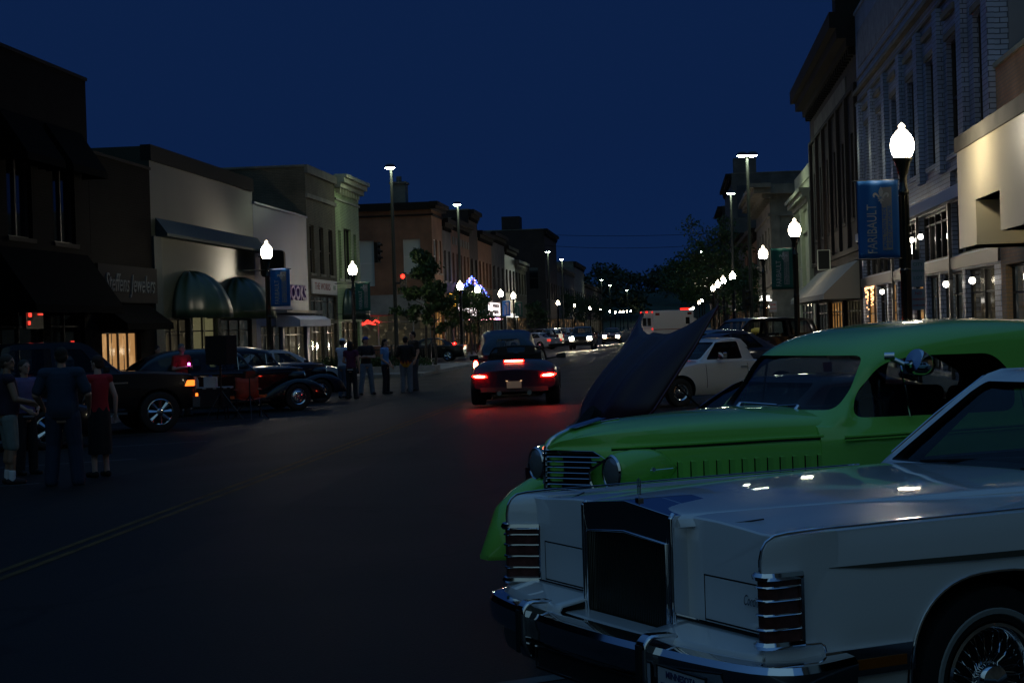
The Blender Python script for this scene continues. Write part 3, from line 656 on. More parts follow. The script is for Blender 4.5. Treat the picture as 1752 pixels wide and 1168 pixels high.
M_blue=mat('blue banner cloth',(.010,.12,.38),.5,spec=.4); M_gcl=mat('green banner cloth',(.005,.10,.075),.5,spec=.4)
M_let=mat('banner pale lettering',(.42,.42,.40),.5); M_grey=mat('banner grey field',(.25,.235,.22),.5)
M_letd={}
def fleur(mb,cx,cz,s):
    def L(pts,y=-.006): mb.prism([(cx+a*s,cz+b*s) for a,b in pts],lambda a,c,t:(a,t,c),y,y-.003)
    L([(0,1.0),(.16,.7),(.24,.42),(.17,.15),(.07,-.08),(-.07,-.08),(-.17,.15),(-.24,.42),(-.16,.7)])
    for q in (1,-1):
        P=[(.1,-.06),(.24,.12),(.42,.32),(.62,.38),(.78,.28),(.84,.08),(.76,-.1),(.6,-.14),(.66,.04),(.6,.14),(.5,.12),(.36,-.04),(.22,-.2)]
        L([(q*a,b) for a,b in P])
        P=[(.05,-.3),(.14,-.36),(.3,-.5),(.22,-.56),(.1,-.48),(.0,-.45)]
        L([(q*a,b) for a,b in P])
    L([(-.34,-.2),(.34,-.2),(.34,-.28),(-.34,-.28)]); L([(0,-.28),(.08,-.6),(0,-.85),(-.08,-.6)],-.007)
BAN={}
def make_banner(cloth):
    """hangs in the XZ plane, local x 0..0.72 from the outer end, top at z=0"""
    r=empty('banner'); w,h=.70,1.33
    mb=MB().use(cloth); rows=[]
    for i in range(15):
        z=-h*i/14; rows.append([(w*j/16,.012*math.sin(j*.9+i*.12)*(1-.3*i/14)+.006*math.sin(i*.8+j*.3),z) for j in range(17)])
    mb.grid(rows); c=mb.build('cloth',parent=r,smooth=60,fixn=False)
    sd=c.modifiers.new('s','SOLIDIFY'); sd.thickness=.004; sd.offset=0
    mb=MB().use(M_grey); mb.box((.41,-.026,-1.19),(.58,-.022,-.12)); mb.build('grey_field',parent=r)
    mb=MB().use(M_let); fleur(mb,.40,-.27,.165); o=mb.build('fleur_de_lis',parent=r,loc=(0,-.022,0))
    text('town_name','FARIBAULT',.235,M_let,r,(.245,-.026,-.83),(math.pi/2,-math.pi/2,0),ext=.002,scale=(.72,1,1))
    text('motto','SMALL TOWN PRIDE',.085,cloth,r,(.455,-.0285,-.82),(math.pi/2,-math.pi/2,0),ext=.001,bold=.0015,scale=(.9,1,1))
    text('motto','BIG CITY OPPORTUNITIES',.085,cloth,r,(.54,-.0285,-.80),(math.pi/2,-math.pi/2,0),ext=.001,bold=.0015,scale=(.72,1,1))
    return r
def hang(side,x,y,kind,label):
    """banner on the street side of a lamp post"""
    src=BAN.get(kind)
    z=4.12+gz(y)
    loc=(x-.80,y-.02,z) if side>0 else (x+.10,y-.02,z)
    if src is None:
        b=make_banner(M_blue if kind=='blue' else M_gcl); BAN[kind]=b
        b.location=loc; b['label']=label
    else: b=copy_tree(src,loc=loc,label=label)
    b['category']='banner'; b['group']='town banners hung from the lamp posts'
lamp0=make_lamp(); first=[True]
def place_lamp(x,y,label,banner=None):
    side=1 if x>CX else -1
    if first[0]: o=lamp0; first[0]=False; o.location=(x,y,gz(y)); o['label']=label
    else: o=copy_tree(lamp0,loc=(x,y,gz(y)),label=label)
    o['category']='street lamp'; o['group']='acorn street lamps along the kerbs'
    if banner:
        arms=MB().use(M_galv)
        s=-1 if side>0 else 1
        for z in (4.125,2.78): arms.cyl((s*.06,-.02,z),(s*.86,-.02,z),.012,n=6)
        arms.build('banner_arm',parent=o)
    return o
RL=[(3.92,23.0,'blue'),(3.9,44.0,'green'),(3.85,59.5,None),(3.7,89,None),(3.35,98.5,None),(3.25,108,None),(3.2,121,None),(3.35,186,None),(3.3,205,None),(3.3,290,None),(3.3,312,None),(3.2,345,None)]
LL=[(-14.3,47.0,'blue'),(-15.0,62.3,'green'),(-14.8,91.5,None),(-15.1,101.5,'green'),(-15.1,115,'blue'),(-15.1,124,'green'),(-15.2,171.5,None),(-15.2,199,None),(-15.2,234,None),(-15.2,264,None),(-15.2,304,None),(-15.3,331,None),(-15.0,352,None),(-15.0,372,None),(-15.0,402,None),(-15.0,432,None),(-15.0,560,None),(-9,600,None),(-4,640,None)]
for i,(x,y,bn) in enumerate(RL):
    place_lamp(x,y,'%s lit acorn street lamp from the camera along the right kerb'%ORD[i],bn)
    if bn: hang(1,x,y,bn,'%s town banner on the right kerb lamp %s'%(bn,'in front of the white brick building' if i==0 else 'in front of the cream awning'))
dl={0:'in front of the white panelled shop',1:'in front of the pale green corner shop',3:'just past the theatre marquee',4:'between the two green banners past the theatre',5:'farthest down the left row'}
for i,(x,y,bn) in enumerate(LL):
    place_lamp(x,y,'%s lit acorn street lamp from the camera along the left side'%ORD[i],bn)
    if bn: hang(-1,x,y,bn,'%s banner on a left lamp post %s'%(bn,dl[i]))
# tall pole lights
def tall(x,y,label,double=False,src=[None],h=10.5):
    if src[0] is None or double:
        r=empty('pole_light',(x,y,gz(y)))
        mb=MB().use(M_galv); mb.cyl((0,0,.1),(0,0,h-.1),.12,.075,n=10); mb.cyl((0,0,.1),(0,0,.8),.2,.18,n=12); mb.build('pole',parent=r,smooth=40)
        for dx in ((-.27,.27) if double else (.0,)):
            hd_=MB().use(M_black); hd_.lathe([(.0,h+.20),(.18,h+.17),(.29,h+.07),(.31,h-.02),(.29,h-.03)],M=Matrix.Translation((dx,-.35,0)),n=16); hd_.cyl((dx,-.35,h+.05),(0,0,h-.15),.04,n=6); hd_.build('lamp_head',parent=r,smooth=40)
            ln=MB().use(M_lens); ln.lathe([(.0,h-.11),(.17,h-.085),(.27,h-.025)],M=Matrix.Translation((dx,-.35,0)),n=12); ln.build('lens',parent=r,smooth=60)
        if not double: src[0]=r
        r['label']=label
    else: r=copy_tree(src[0],loc=(x,y,gz(y)),label=label)
    r['category']='pole light'; r['group']='tall pole lights above the street'
tall(3.9,71,'tall twin headed pole light at the right side of the near crossing',True)
for x,y,l in ((-15.0,71.5,'tall pole light behind the people at the left corner'),(3.85,92.8,'tall pole light beyond the crossing on the right'),(-15.1,93.5,'tall pole light before the theatre marquee'),(-14.9,157,'tall pole light at middle distance on the left, nearest of two'),(-14.9,176,'tall pole light at middle distance on the left, farther of two'),(3.3,168,'tall pole light rising from the trees on the right'),(3.4,240,'small distant pole light above the right trees'),(-14.9,300,'distant pole light far down the left side'),(-14.6,262,'distant pole light beside the broken roofline'),(-13.5,365,'most distant pole light on the left'),(3.3,330,'most distant pole light on the right')): tall(x,y,l)
# ------------------------------------------------------------------ theatre marquee and shop lights
mq=empty('theatre_marquee',(XL,113.6,0),0,'lit theatre marquee with white letter boards and blue starry peak','marquee')
mb=MB().use(M_black); mb.prism([(0,-5.3),(2.6,-3.2),(2.6,3.2),(0,5.2)],lambda a,c,t:(a,c,t),2.6,4.1); mb.build('canopy',parent=mq)
M_board=mat('lit letter board',(.5,.5,.5),.5,emit=(1,.86,.84),estr=2.0)
mb=MB().use(M_board)
mb.box((2.605,-3.1,2.85),(2.63,3.1,3.92))
mb.prism([(.12,-5.26),(.14,-5.29),(2.56,-3.33),(2.54,-3.29)],lambda a,c,t:(a,c,t),2.85,3.92); mb.build('letter_board',parent=mq)
for k,(tx,z) in enumerate((('OLD TIME MUSIC NIGHT',3.65),('CAR SHOW CRUISE',3.14))):
    text('board_lettering',tx,.36,M_black,mq,(1.36,-4.33,z),(math.pi/2,0,math.atan2(1.96,2.42)),ext=.01,scale=(.62,1,1),bold=.01)
    text('board_lettering',tx,.36,M_black,mq,(2.66,0,z),(math.pi/2,0,math.pi/2),ext=.01,bold=.01)
cols=[mat('blue bulb',(0,0,.3),.5,emit=(.08,.15,1),estr=9),mat('violet bulb',(.2,0,.3),.5,emit=(.35,.25,1),estr=9),mat('pink bulb',(.3,.1,.1),.5,emit=(1,.35,.4),estr=9)]
mb=MB()
sl_=[]
for k in range(120):
    t=rnd.random(); q=rnd.choice((-1,1)); u=q*t; z=6.1-1.5*t+rnd.uniform(-.55,.05)*(1 if t<.9 else .5)
    mb.use(rnd.choices(cols,(7,2,1))[0]); c=(1.3+1.25*u,-4.4+1.0*u,z); mb.cbox(c,(.06,.06,.06)); sl_.append(c)
mb.use(M_black); mb.tube(sorted(sl_,key=lambda c:(round(c[0]*3),c[2])),.006,n=3)
so_=mb.build('star_lights',parent=mq); so_['kind']='stuff'
mb=MB().use(M_black); mb.prism([(-1,4.1),(1,4.1),(1,4.4),(0,6.1),(-1,4.4)],lambda a,c,t:(1.3+1.25*a,-4.3+1.0*a+t,c),.0,.15); mb.build('peak_board',parent=mq)
mb=MB()
for k in range(26):
    mb.use(cols[rnd.choice((0,2,2))]); u=-4.8+k*.38; xx=2.65 if abs(u)<3.2 else 2.6*(5.2-abs(u))/2.0; mb.cbox((max(xx,.2)+.05,u,2.56),(.1,.16,.08))
mb.build('edge_lights',parent=mq)
am=mat('amber neon',(.3,.15,0),.5,emit=(1,.5,.06),estr=3)
sgn=empty('neon_sign',(XL-.3+.75,104.6,3.95),0,'upright amber neon sign behind the left street trees','neon sign')
mb=MB().use(M_black); mb.box((-.42,-.12,-.7),(.42,.12,.7)); mb.build('sign_box',parent=sgn)
mb=MB().use(am)
for k in range(7): mb.tube([(-.3,-.16,-.58+k*.19),(-.05+.2*math.sin(k*2),-.16,-.5+k*.19),(.3,-.16,-.58+k*.19)],.028,n=6)
mb.build('tubing',parent=sgn)
rn=empty('neon_sign',(XL-5.0,98.8,2.35),0,'red curled neon sign in the window of the red brick corner building','neon sign')
mb=MB().use(mat('red neon tube',(.3,0,0),.5,emit=(1,.03,.02),estr=4))
mb.tube([(-.9,0,0),(-.6,0,.25),(-.3,0,.05),(0,0,.3),(.35,0,.1),(.6,0,.3),(.9,0,.12)],.05,n=6); mb.tube([(-.5,0,-.05),(0,0,.1),(.6,0,-.02)],.04,n=6); mb.build('tubing',parent=rn)
for (sd,y,z,c,e,lab) in ((-1,37,2.45,'r',3,'small red lit sign in the far left shop window'),(1,102.5,3.4,'w',6,'bright white lit sign at the foot of the stone corner building'),(-1,127,3.1,'w',8,'white lit shop sign past the theatre on the left'),(-1,146,3.1,'w',8,'farther white lit shop sign on the left row')):
    s=empty('lit_sign',((XL+.25) if sd<0 else XR-.25,y,z),0,lab,'lit sign')
    mb=MB().use(M_black); mb.box((-.06,-.5,-.28),(.06,.5,.28)); mb.build('sign_box',parent=s)
    m_=mat('red lit sign face',(.3,0,0),.5,emit=(1,.05,.03),estr=2) if c=='r' else mat('white lit sign face',(.5,.5,.5),.5,emit=(1,.95,.85),estr=3)
    mb=MB().use(m_); 
    if c=='r':
        mb.cbox((.08,-.3,.1),(.03,.12,.1)); mb.cbox((.08,-.36,-.12),(.03,.08,.1)); mb.cbox((.08,.3,.12),(.03,.25,.04))
    else: mb.box((-.5,-.45,-.2),(.5,-.5,.2)); mb.box((.062 if sd<0 else -.068,-.44,-.2),(.068 if sd<0 else -.062,.44,.2))
    mb.build('lit_face',parent=s)
# string of warm lights in a shop window, right
fl=MB().use(mat('warm fairy bulbs',(.4,.2,.1),.5,emit=(1,.5,.22),estr=5))
for k in range(60): fl.cbox((XR-.03,rnd.choice((rnd.uniform(47.1,47.7),rnd.uniform(48.3,49.2))),2.85-abs(rnd.gauss(0,.5))),(.03,.03,.03))
fl.tube([(XR-.02,47.0+k*.1,2.86-.03*(k%3)) for k in range(24)],.008,n=4)
props(fl.build('fairy_lights'),'warm fairy lights strung in the far shop window of the white brick building','string lights',kind='stuff')
# ceiling lamps seen inside the right shops, through their own panes
M_int=mat('ceiling lamp',(.9,.9,.9),.5,emit=(1,.93,.8),estr=14)
for i,(y,z,lab) in enumerate(((38.3,3.95,'bright wall lamp over the middle shopfront of the white brick building'),(36.9,3.95,'second wall lamp over the white brick shopfront, nearer the camera'),(33.6,2.55,'bright globe lamp beside the nearer shop glass of the white brick building'),(30.6,2.55,'globe lamp beside the nearest shop glass, next to the bank'),(44.1,2.6,'small lamp beside the amber lit doorway'))):
    s=empty('wall_lamp',(XR-.1,y,z),0,lab,'wall lamp','wall lamps on the white brick shopfronts')
    mb=MB().use(M_black); mb.cyl((0.1,0,.12),(-.08,0,.12),.02); mb.cyl((-.08,0,.06),(-.08,0,.14),.06,.03); mb.build('bracket',parent=s)
    mb=MB().use(M_int); mb.lathe([(.0,-.09),(.06,-.06),(.075,0),(.05,.06)],M=Matrix.Translation((-.08,0,0)),n=8); mb.build('bulb',parent=s)
# ------------------------------------------------------------------ traffic signals, signs, mail box, fence
def signal(x,y,z,label,on='red',arm=None,turn=0):
    s=empty('traffic_signal',(x,y,z),turn,label,'traffic signal')
    mb=MB().use(M_black); mb.box((-.17,-.1,-.55),(.17,.1,.55)); 
    if arm: mb.cyl((0,.0,.0),arm,.05,n=8)
    mb.build('housing',parent=s)
    for k,(c,zz) in enumerate((('red',.34),('yellow',0),('green',-.34))):
        m_=mat('signal red lit',(.5,0,0),.4,emit=(1,.02,.01),estr=7) if (c=='red' and on=='red') else mat('signal lens dark',(.03,.02,.01),.2)
        l=MB().use(m_); l.cyl((0,-.1,zz),(0,-.125,zz),.11,n=16); l.build('lens',parent=s)
        v=MB().use(M_black); v.lathe([(.125,-.1),(.125,-.27)],M=Matrix.Translation((0,0,zz))@Matrix.Rotation(math.pi/2,4,'X')@Matrix.Scale(-1,4,(0,0,1)),n=12,a0=0,a1=math.pi); v.build('visor',parent=s)
signal(-14.5,71.3,4.35,'traffic signal showing red on the tall pole at the left corner',arm=(-.5,.2,0))
signal(-15.8,71.2,6.0,'dark traffic signal high on the tall pole at the left corner',on=None,arm=(.8,.3,0),turn=1.2)
signal(3.95,95.2,4.1,'traffic signal showing red beyond the crossing on the right',arm=(.0,.3,.1))
signal(3.6,70.8,2.9,'dark pedestrian signal on the right corner pole',on=None,arm=(.3,.2,.0),turn=.8)
def signpost(x,y,h,plates,label):
    s=empty('sign_post',(x,y,.14),0,label,'sign post')
    mb=MB().use(M_galv); mb.cyl((0,0,0),(0,0,h),.03,n=8); mb.build('post',parent=s)
    for (w_,hh,zc,m_,lines) in plates:
        p=MB().use(m_); p.prism(round_poly([(-w_/2,zc-hh/2),(w_/2,zc-hh/2),(w_/2,zc+hh/2),(-w_/2,zc+hh/2)],.03),lambda a,c,t:(a,t,c),-.035,-.03); po=p.build('plate',parent=s)
        for (tx,sz,dz,mm) in lines: text('lettering',tx,sz,mm,po,(0,-.037,zc+dz),(math.pi/2,0,0),ext=.0008,bold=.001)
M_sw=mat('white sign plate',(.22,.24,.28),.4); M_sr=mat('red sign print',(.3,.02,.02),.5); M_sg=mat('green sign print',(.02,.12,.09),.5)
signpost(4.05,22.6,2.75,[(.22,.46,2.36,M_sw,[('CITY',.075,.15,M_sg),('PARKING',.05,.04,M_sg),('LOT',.08,-.08,M_sg)]),(.22,.36,1.92,M_sw,[('NO',.075,.1,M_sr),('PARKING',.05,0,M_sr),('2AM-5AM',.045,-.1,M_sr)])],'two stacked white parking signs on the nearest right kerb lamp')
signpost(4.4,62,2.5,[(.35,.5,2.25,M_sw,[('2HR',.14,.08,M_sr),('PARKING',.07,-.1,M_sr)])],'small white parking sign beside the yellow box')
s=empty('mail_box',(4.15,71,.14),R(-12),'yellow orange drop box with rounded top on the right corner','mail box')
M_mb=mat('yellow lit box colour',(.85,.50,.04),.35,coat=.4,noise=(3,.15))
mb=MB().use(M_mb); pr=[(-.3,.12),(.3,.12),(.3,.95)]+[(.3*math.cos(a),.95+.3*math.sin(a)) for a in [math.pi*k/12 for k in range(1,12)]]+[(-.3,.95)]
mb.prism(pr,lambda a,c,t:(t,a,c),-.27,.27); mb.build('box_body',parent=s,smooth=40)
mb=MB().use(M_black)
for a in (-.22,.22):
    for c in (-.24,.24): mb.box((a-.03,c-.03,0),(a+.03,c+.03,.12))
mb.build('leg_frame',parent=s); mb=MB().use(M_black); mb.box((-.2,-.34,.98),(.2,-.27,1.0)); mb.cyl((-.12,-.36,1.0),(.12,-.36,1.0),.015); mb.build('handle',parent=s)
# the yellow light on the drop box is put into its paint colour
f=empty('iron_fence',(-13.2,66.0,.15),0,'black iron railing above the planted corner bed, left of the crossing','fence')
mb=MB().use(M_black); L0=-3.3; L1=1.0
mb.box((L0,-.02,1.0),(L1,.02,1.05)); mb.box((L0,-.02,.12),(L1,.02,.16)); mb.build('rail',parent=f)
mb=MB().use(M_black); k=L0
while k<L1-.05: mb.box((k-.009,-.009,0),(k+.009,.009,1.0)); k+=.13
mb.build('baluster_row',parent=f)
for k in (L0,-.9,L1): mb=MB().use(M_black); mb.box((k-.06,-.06,-.1),(k+.06,.06,1.25)); mb.build('post',parent=f)
f=empty('iron_fence',(4.3,84.0+14,.15),0,'black iron railing by the parked ambulance','fence')
mb=MB().use(M_black); mb.box((-1.5,-.02,1.0),(2.4,.02,1.05)); mb.box((-1.5,-.02,.12),(2.4,.02,.16)); mb.build('rail',parent=f)
mb=MB().use(M_black); k=-1.5
while k<2.4: mb.box((k-.012,-.012,0),(k+.012,.012,1.0)); k+=.13
mb.build('baluster_row',parent=f)
M_leaf=mat('street tree leaves',(.030,.062,.014),.5,spec=.4,noise=(1.5,.5)); M_bark=mat('bark',(.06,.05,.04),.9,noise=(10,.4)); M_leafd=mat('dark wood leaves',(.03,.045,.02),.6,noise=(.05,.4))
hb=empty('planter_bed',(-13.4,63.6,0),0,'low leafy shrubs in a raised concrete bed below the iron railing','planter')
mb=MB().use(M_kerb); mb.box((-4,-.9,.14),(2.0,.9,.42)); mb.build('bed_wall',parent=hb)
def leafcloud(mb,c,r,n,s,rr=rnd,flat=1.0):
    for _ in range(n):
        d=Vector((rr.gauss(0,1),rr.gauss(0,1),rr.gauss(0,1))); d.normalize(); q=rr.random()**.45
        p=Vector(c)+Vector((d.x*r[0]*q,d.y*r[1]*q,d.z*r[2]*q))
        a=Vector((rr.gauss(0,1),rr.gauss(0,1),rr.gauss(0,.7)*flat)).normalized(); b_=a.orthogonal().normalized()
        b_=(Matrix.Rotation(rr.random()*6.28,3,a)@b_); w_=s*rr.uniform(.6,1.2); c_=a.cross(b_)*w_*.55; b_=b_*w_
        mb.poly([p-b_,p-c_*.9,p+b_,p+c_*.9])
mb=MB().use(M_leaf)
for k in range(26): leafcloud(mb,(rnd.uniform(-3.7,1.7),rnd.uniform(-.6,.6),.6+rnd.uniform(-.1,.15)),(.45,.35,.3),110,.07)
mb.build('shrub_leaves',parent=hb,fixn=False)
def tree(x,y,h,rad,n,label,seed,lm=None,ls=.12,trunk=.08,cb=.38,group=None,dens=62):
    rr=random.Random(seed); r=empty('street_tree',(x,y,gz(y)),0,label,'tree',group or 'young street trees')
    mb=MB().use(M_bark); top=h*.92
    path=[(0,0,.05)]; px=py=0
    for k in range(1,6): px+=rr.uniform(-.08,.08); py+=rr.uniform(-.08,.08); path.append((px,py,top*k/5))
    mb.tube(path,[trunk*(1-.8*k/5) for k in range(6)],n=8); ends=[]
    for k in range(n):
        t=cb+(.95-cb)*(k+rr.random())/n; z=top*t; i=min(4,int(t*5)); f_=t*5-i
        p=Vector(path[i]).lerp(Vector(path[i+1]),f_); a=rr.random()*6.28; L=rad*(1.15-.75*abs(t-.5)/.5*.8)*rr.uniform(.6,1.1)
        e=p+Vector((math.cos(a)*L,math.sin(a)*L,L*rr.uniform(.3,.8))); m_=p.lerp(e,.5)+Vector((0,0,-.1*L))
        mb.tube([p,m_,e],[trunk*.35,trunk*.22,trunk*.06],n=5); ends+= [e,m_.lerp(e,.5)]
        for q in range(2):
            e2=m_.lerp(e,rr.random())+Vector((rr.uniform(-1,1),rr.uniform(-1,1),rr.uniform(-.2,.8)))*L*.45; mb.tube([m_,e2],[trunk*.12,trunk*.04],n=4); ends.append(e2)
    mb.build('trunk',parent=r,smooth=60)
    lf=MB().use(lm or M_leaf)
    for e in ends:
        for q in range(2): leafcloud(lf,e+Vector((rr.uniform(-.3,.3),rr.uniform(-.3,.3),rr.uniform(-.2,.3)))*rad*.3,(rad*.30,rad*.30,rad*.2),int(dens*rr.uniform(.3,1.1)/2),ls,rr)
    lf.build('crown',parent=r,fixn=False)
    return r
tree(-12.2,65.2,6.3,1.1,14,'young street tree rising behind the people at the left corner',1)
tree(-11.6,63.8,4.6,.95,9,'smaller street tree over the planted bed at left corner',2)
tree(-15.6,101,5.4,1.5,14,'street tree in front of the theatre marquee',3)
tree(-16.2,107,4.3,1.5,12,'low street tree in front of the lit shopfronts beyond the crossing',14)
tree(-15.4,146,4.6,1.7,12,'street tree past the banners on the left row',4,dens=60)
tree(-14.9,190,6.2,2.2,16,'distant street tree on left row under the lamps',5,dens=60)
tree(-14.9,222,6.2,2.4,14,'farther street tree on the left row under small lamps',15,dens=60)
tree(-14.9,255,6.2,2.6,14,'farthest street tree on the left row',16,dens=60)
tree(3.2,118,10.6,2.9,30,'tall loose crowned street tree beyond the silver pickup, against the sky',6,ls=.15,dens=46)
tree(4.3,85,5.6,1.4,15,'street tree beside the far right tall pole light',7,dens=40)
tree(4.6,103,5.6,1.6,14,'street tree behind the iron railing on the right',8,dens=40)
tree(4.3,140,9,2.6,20,'dark street tree above the ambulance roof',9,ls=.17)
tree(4.4,172,10,3.2,20,'broad street tree farther along the right row',10,ls=.2)
tree(2.8,215,12,4.5,24,'large tree far down the right row',11,ls=.26)
tree(2.6,270,13,6,24,'largest and farthest tree on the right row',12,ls=.34)
mb=MB().use(M_leafd); rr=random.Random(5)
for k in range(90):
    x=rr.uniform(-90,150); y=rr.uniform(430,560); g_=gz(y)+14*math.exp(-((x-10)/130)**2)*max(0,min(1,(y-420)/160)); hh=rr.uniform(13,21); ro=rr.uniform(4.5,8)
    prof=1.0 if -8<x+ (y-430)*-.12<75 else .75
    for q in range(5): leafcloud(mb,(x+rr.uniform(-3,3),y+rr.uniform(-3,3),g_+hh*prof*rr.uniform(.45,.8)),(ro*.7,ro*.7,hh*prof*.28),70,.95,rr)
props(mb.build('far_wood',fixn=False),'dark wooded rise closing the end of the street','wood',kind='stuff')
# wires
def cable(name,a,b,sag,label):
    a=Vector(a); b=Vector(b); mb=MB().use(M_blackm); mb.tube([a.lerp(b,t/16)+Vector((0,0,-sag*4*(t/16)*(1-t/16))) for t in range(17)],.03,n=5); props(mb.build(name),label,'cable')
cable('cable',(XL,186,14.5),(XR,166,12.6),.3,'upper thin cable strung across the street against the sky')
cable('cable',(XL,186,13.0),(XR,164,11.2),.5,'lower thin cable strung across the street against the sky')
# ------------------------------------------------------------------ the setting above was surveyed in street units; bring it to metres
bpy.context.view_layer.update()
for o in [o for o in COL.objects if o.parent is None]:
    k=o.get('kind'); l=o.location; c=o.get('category','')
    if k=='structure' or o.name.startswith('far_wood') or c in('cable',): o.scale=(KS,KY,KS); o.location=(l.x*KS,l.y*KY,l.z*KS); continue
    if o.name.startswith('fairy'): o.scale=(KS,KY*wy(XR,48)/48,KS); continue
    low = LOW if l.x<-8.6 else 0
    new=Vector((l.x*KS,(l.y if c=='building' else wy(l.x,l.y))*KY,l.z*KS))
    if c in('street lamp','pole light','tree','mail box','sign post','planter','fence'):
        kz=KS; tp={'street lamp':4.75,'pole light':10.5,'tree':7}.get(c)
        if low and tp: kz=KS+(-low)/tp
        new.z+=low; o.scale=(KS,KS,kz)
        if c=='mail box': o.scale=(KS,KS,KS)
        if c in('planter','fence'): o.scale=(KS,KS,KS)
    elif c=='banner' or c=='traffic signal': o.scale=(KS,KS,KS)
    elif o.type=='MESH' and c in('shop sign',): o.scale=(o.scale[0]*KY,o.scale[1]*KS,o.scale[2]*KS)
    else: o.scale=(KS,KY,KS)
    o.location=new
# ------------------------------------------------------------------ vehicles
M_tyre=mat('tyre rubber',(.012,.012,.012),.75); M_ww=mat('whitewall rubber',(.30,.31,.30),.6)
M_rub=mat('black rubber trim',(.01,.01,.01),.6); M_under=mat('dark underbody',(.006,.006,.006),.9)
M_seat=mat('dark seat cloth',(.012,.011,.012),.7); M_dchrome=mat('dull chrome bars',(.36,.36,.34),.3,metal=.9)
def cglass():
    m=bpy.data.materials.new('car glass'); m.use_nodes=True; nt=m.node_tree
    for n in list(nt.nodes): nt.nodes.remove(n)
    o=nt.nodes.new('ShaderNodeOutputMaterial'); mx=nt.nodes.new('ShaderNodeMixShader'); t=nt.nodes.new('ShaderNodeBsdfTransparent'); g=nt.nodes.new('ShaderNodeBsdfGlossy')
    t.inputs[0].default_value=(.72,.77,.76,1); g.inputs['Roughness'].default_value=.02; g.inputs[0].default_value=(1,1,1,1)
    f=nt.nodes.new('ShaderNodeFresnel'); f.inputs[0].default_value=1.5
    ad=nt.nodes.new('ShaderNodeMath'); ad.operation='MULTIPLY_ADD'; ad.inputs[1].default_value=.6; ad.inputs[2].default_value=.0; ad.use_clamp=True
    nt.links.new(f.outputs[0],ad.inputs[0]); nt.links.new(ad.outputs[0],mx.inputs[0]); nt.links.new(t.outputs[0],mx.inputs[1]); nt.links.new(g.outputs[0],mx.inputs[2]); nt.links.new(mx.outputs[0],o.inputs[0])
    MATS['car glass']=m; return m
M_cg=cglass()
def paint(name,col,rough=.35,flake=0): return mat(name,col,rough,coat=1.0,coatr=.03,spec=.4,metal=flake)
M_red_on=mat('lit brake lens',(.4,0,0),.3,emit=(1,.0035,.002),estr=90); M_red_hot=mat('lit brake core',(.6,.2,.1),.3,emit=(1,.5,.24),estr=30)
M_red_off=mat('red tail lens',(.16,.006,.006),.12,spec=.7); M_red_dim=mat('dim lit tail lens',(.3,0,0),.3,emit=(1,.05,.03),estr=.9)
M_amb=mat('lit amber lens',(.4,.12,0),.3,emit=(1,.17,.02),estr=2.6); M_amb_off=mat('amber lens',(.22,.06,.004),.15,spec=.7)
M_head=mat('lit headlamp',(.9,.9,.9),.2,emit=(1,.86,.62),estr=700); M_lens=mat('clear lamp lens',(.35,.36,.38),.08,spec=.9,metal=.5)
def Mwheel(x,y,z,side): return Matrix.Translation((x,y,z))@Matrix.Rotation(-side*math.pi/2,4,'X')
WM={}
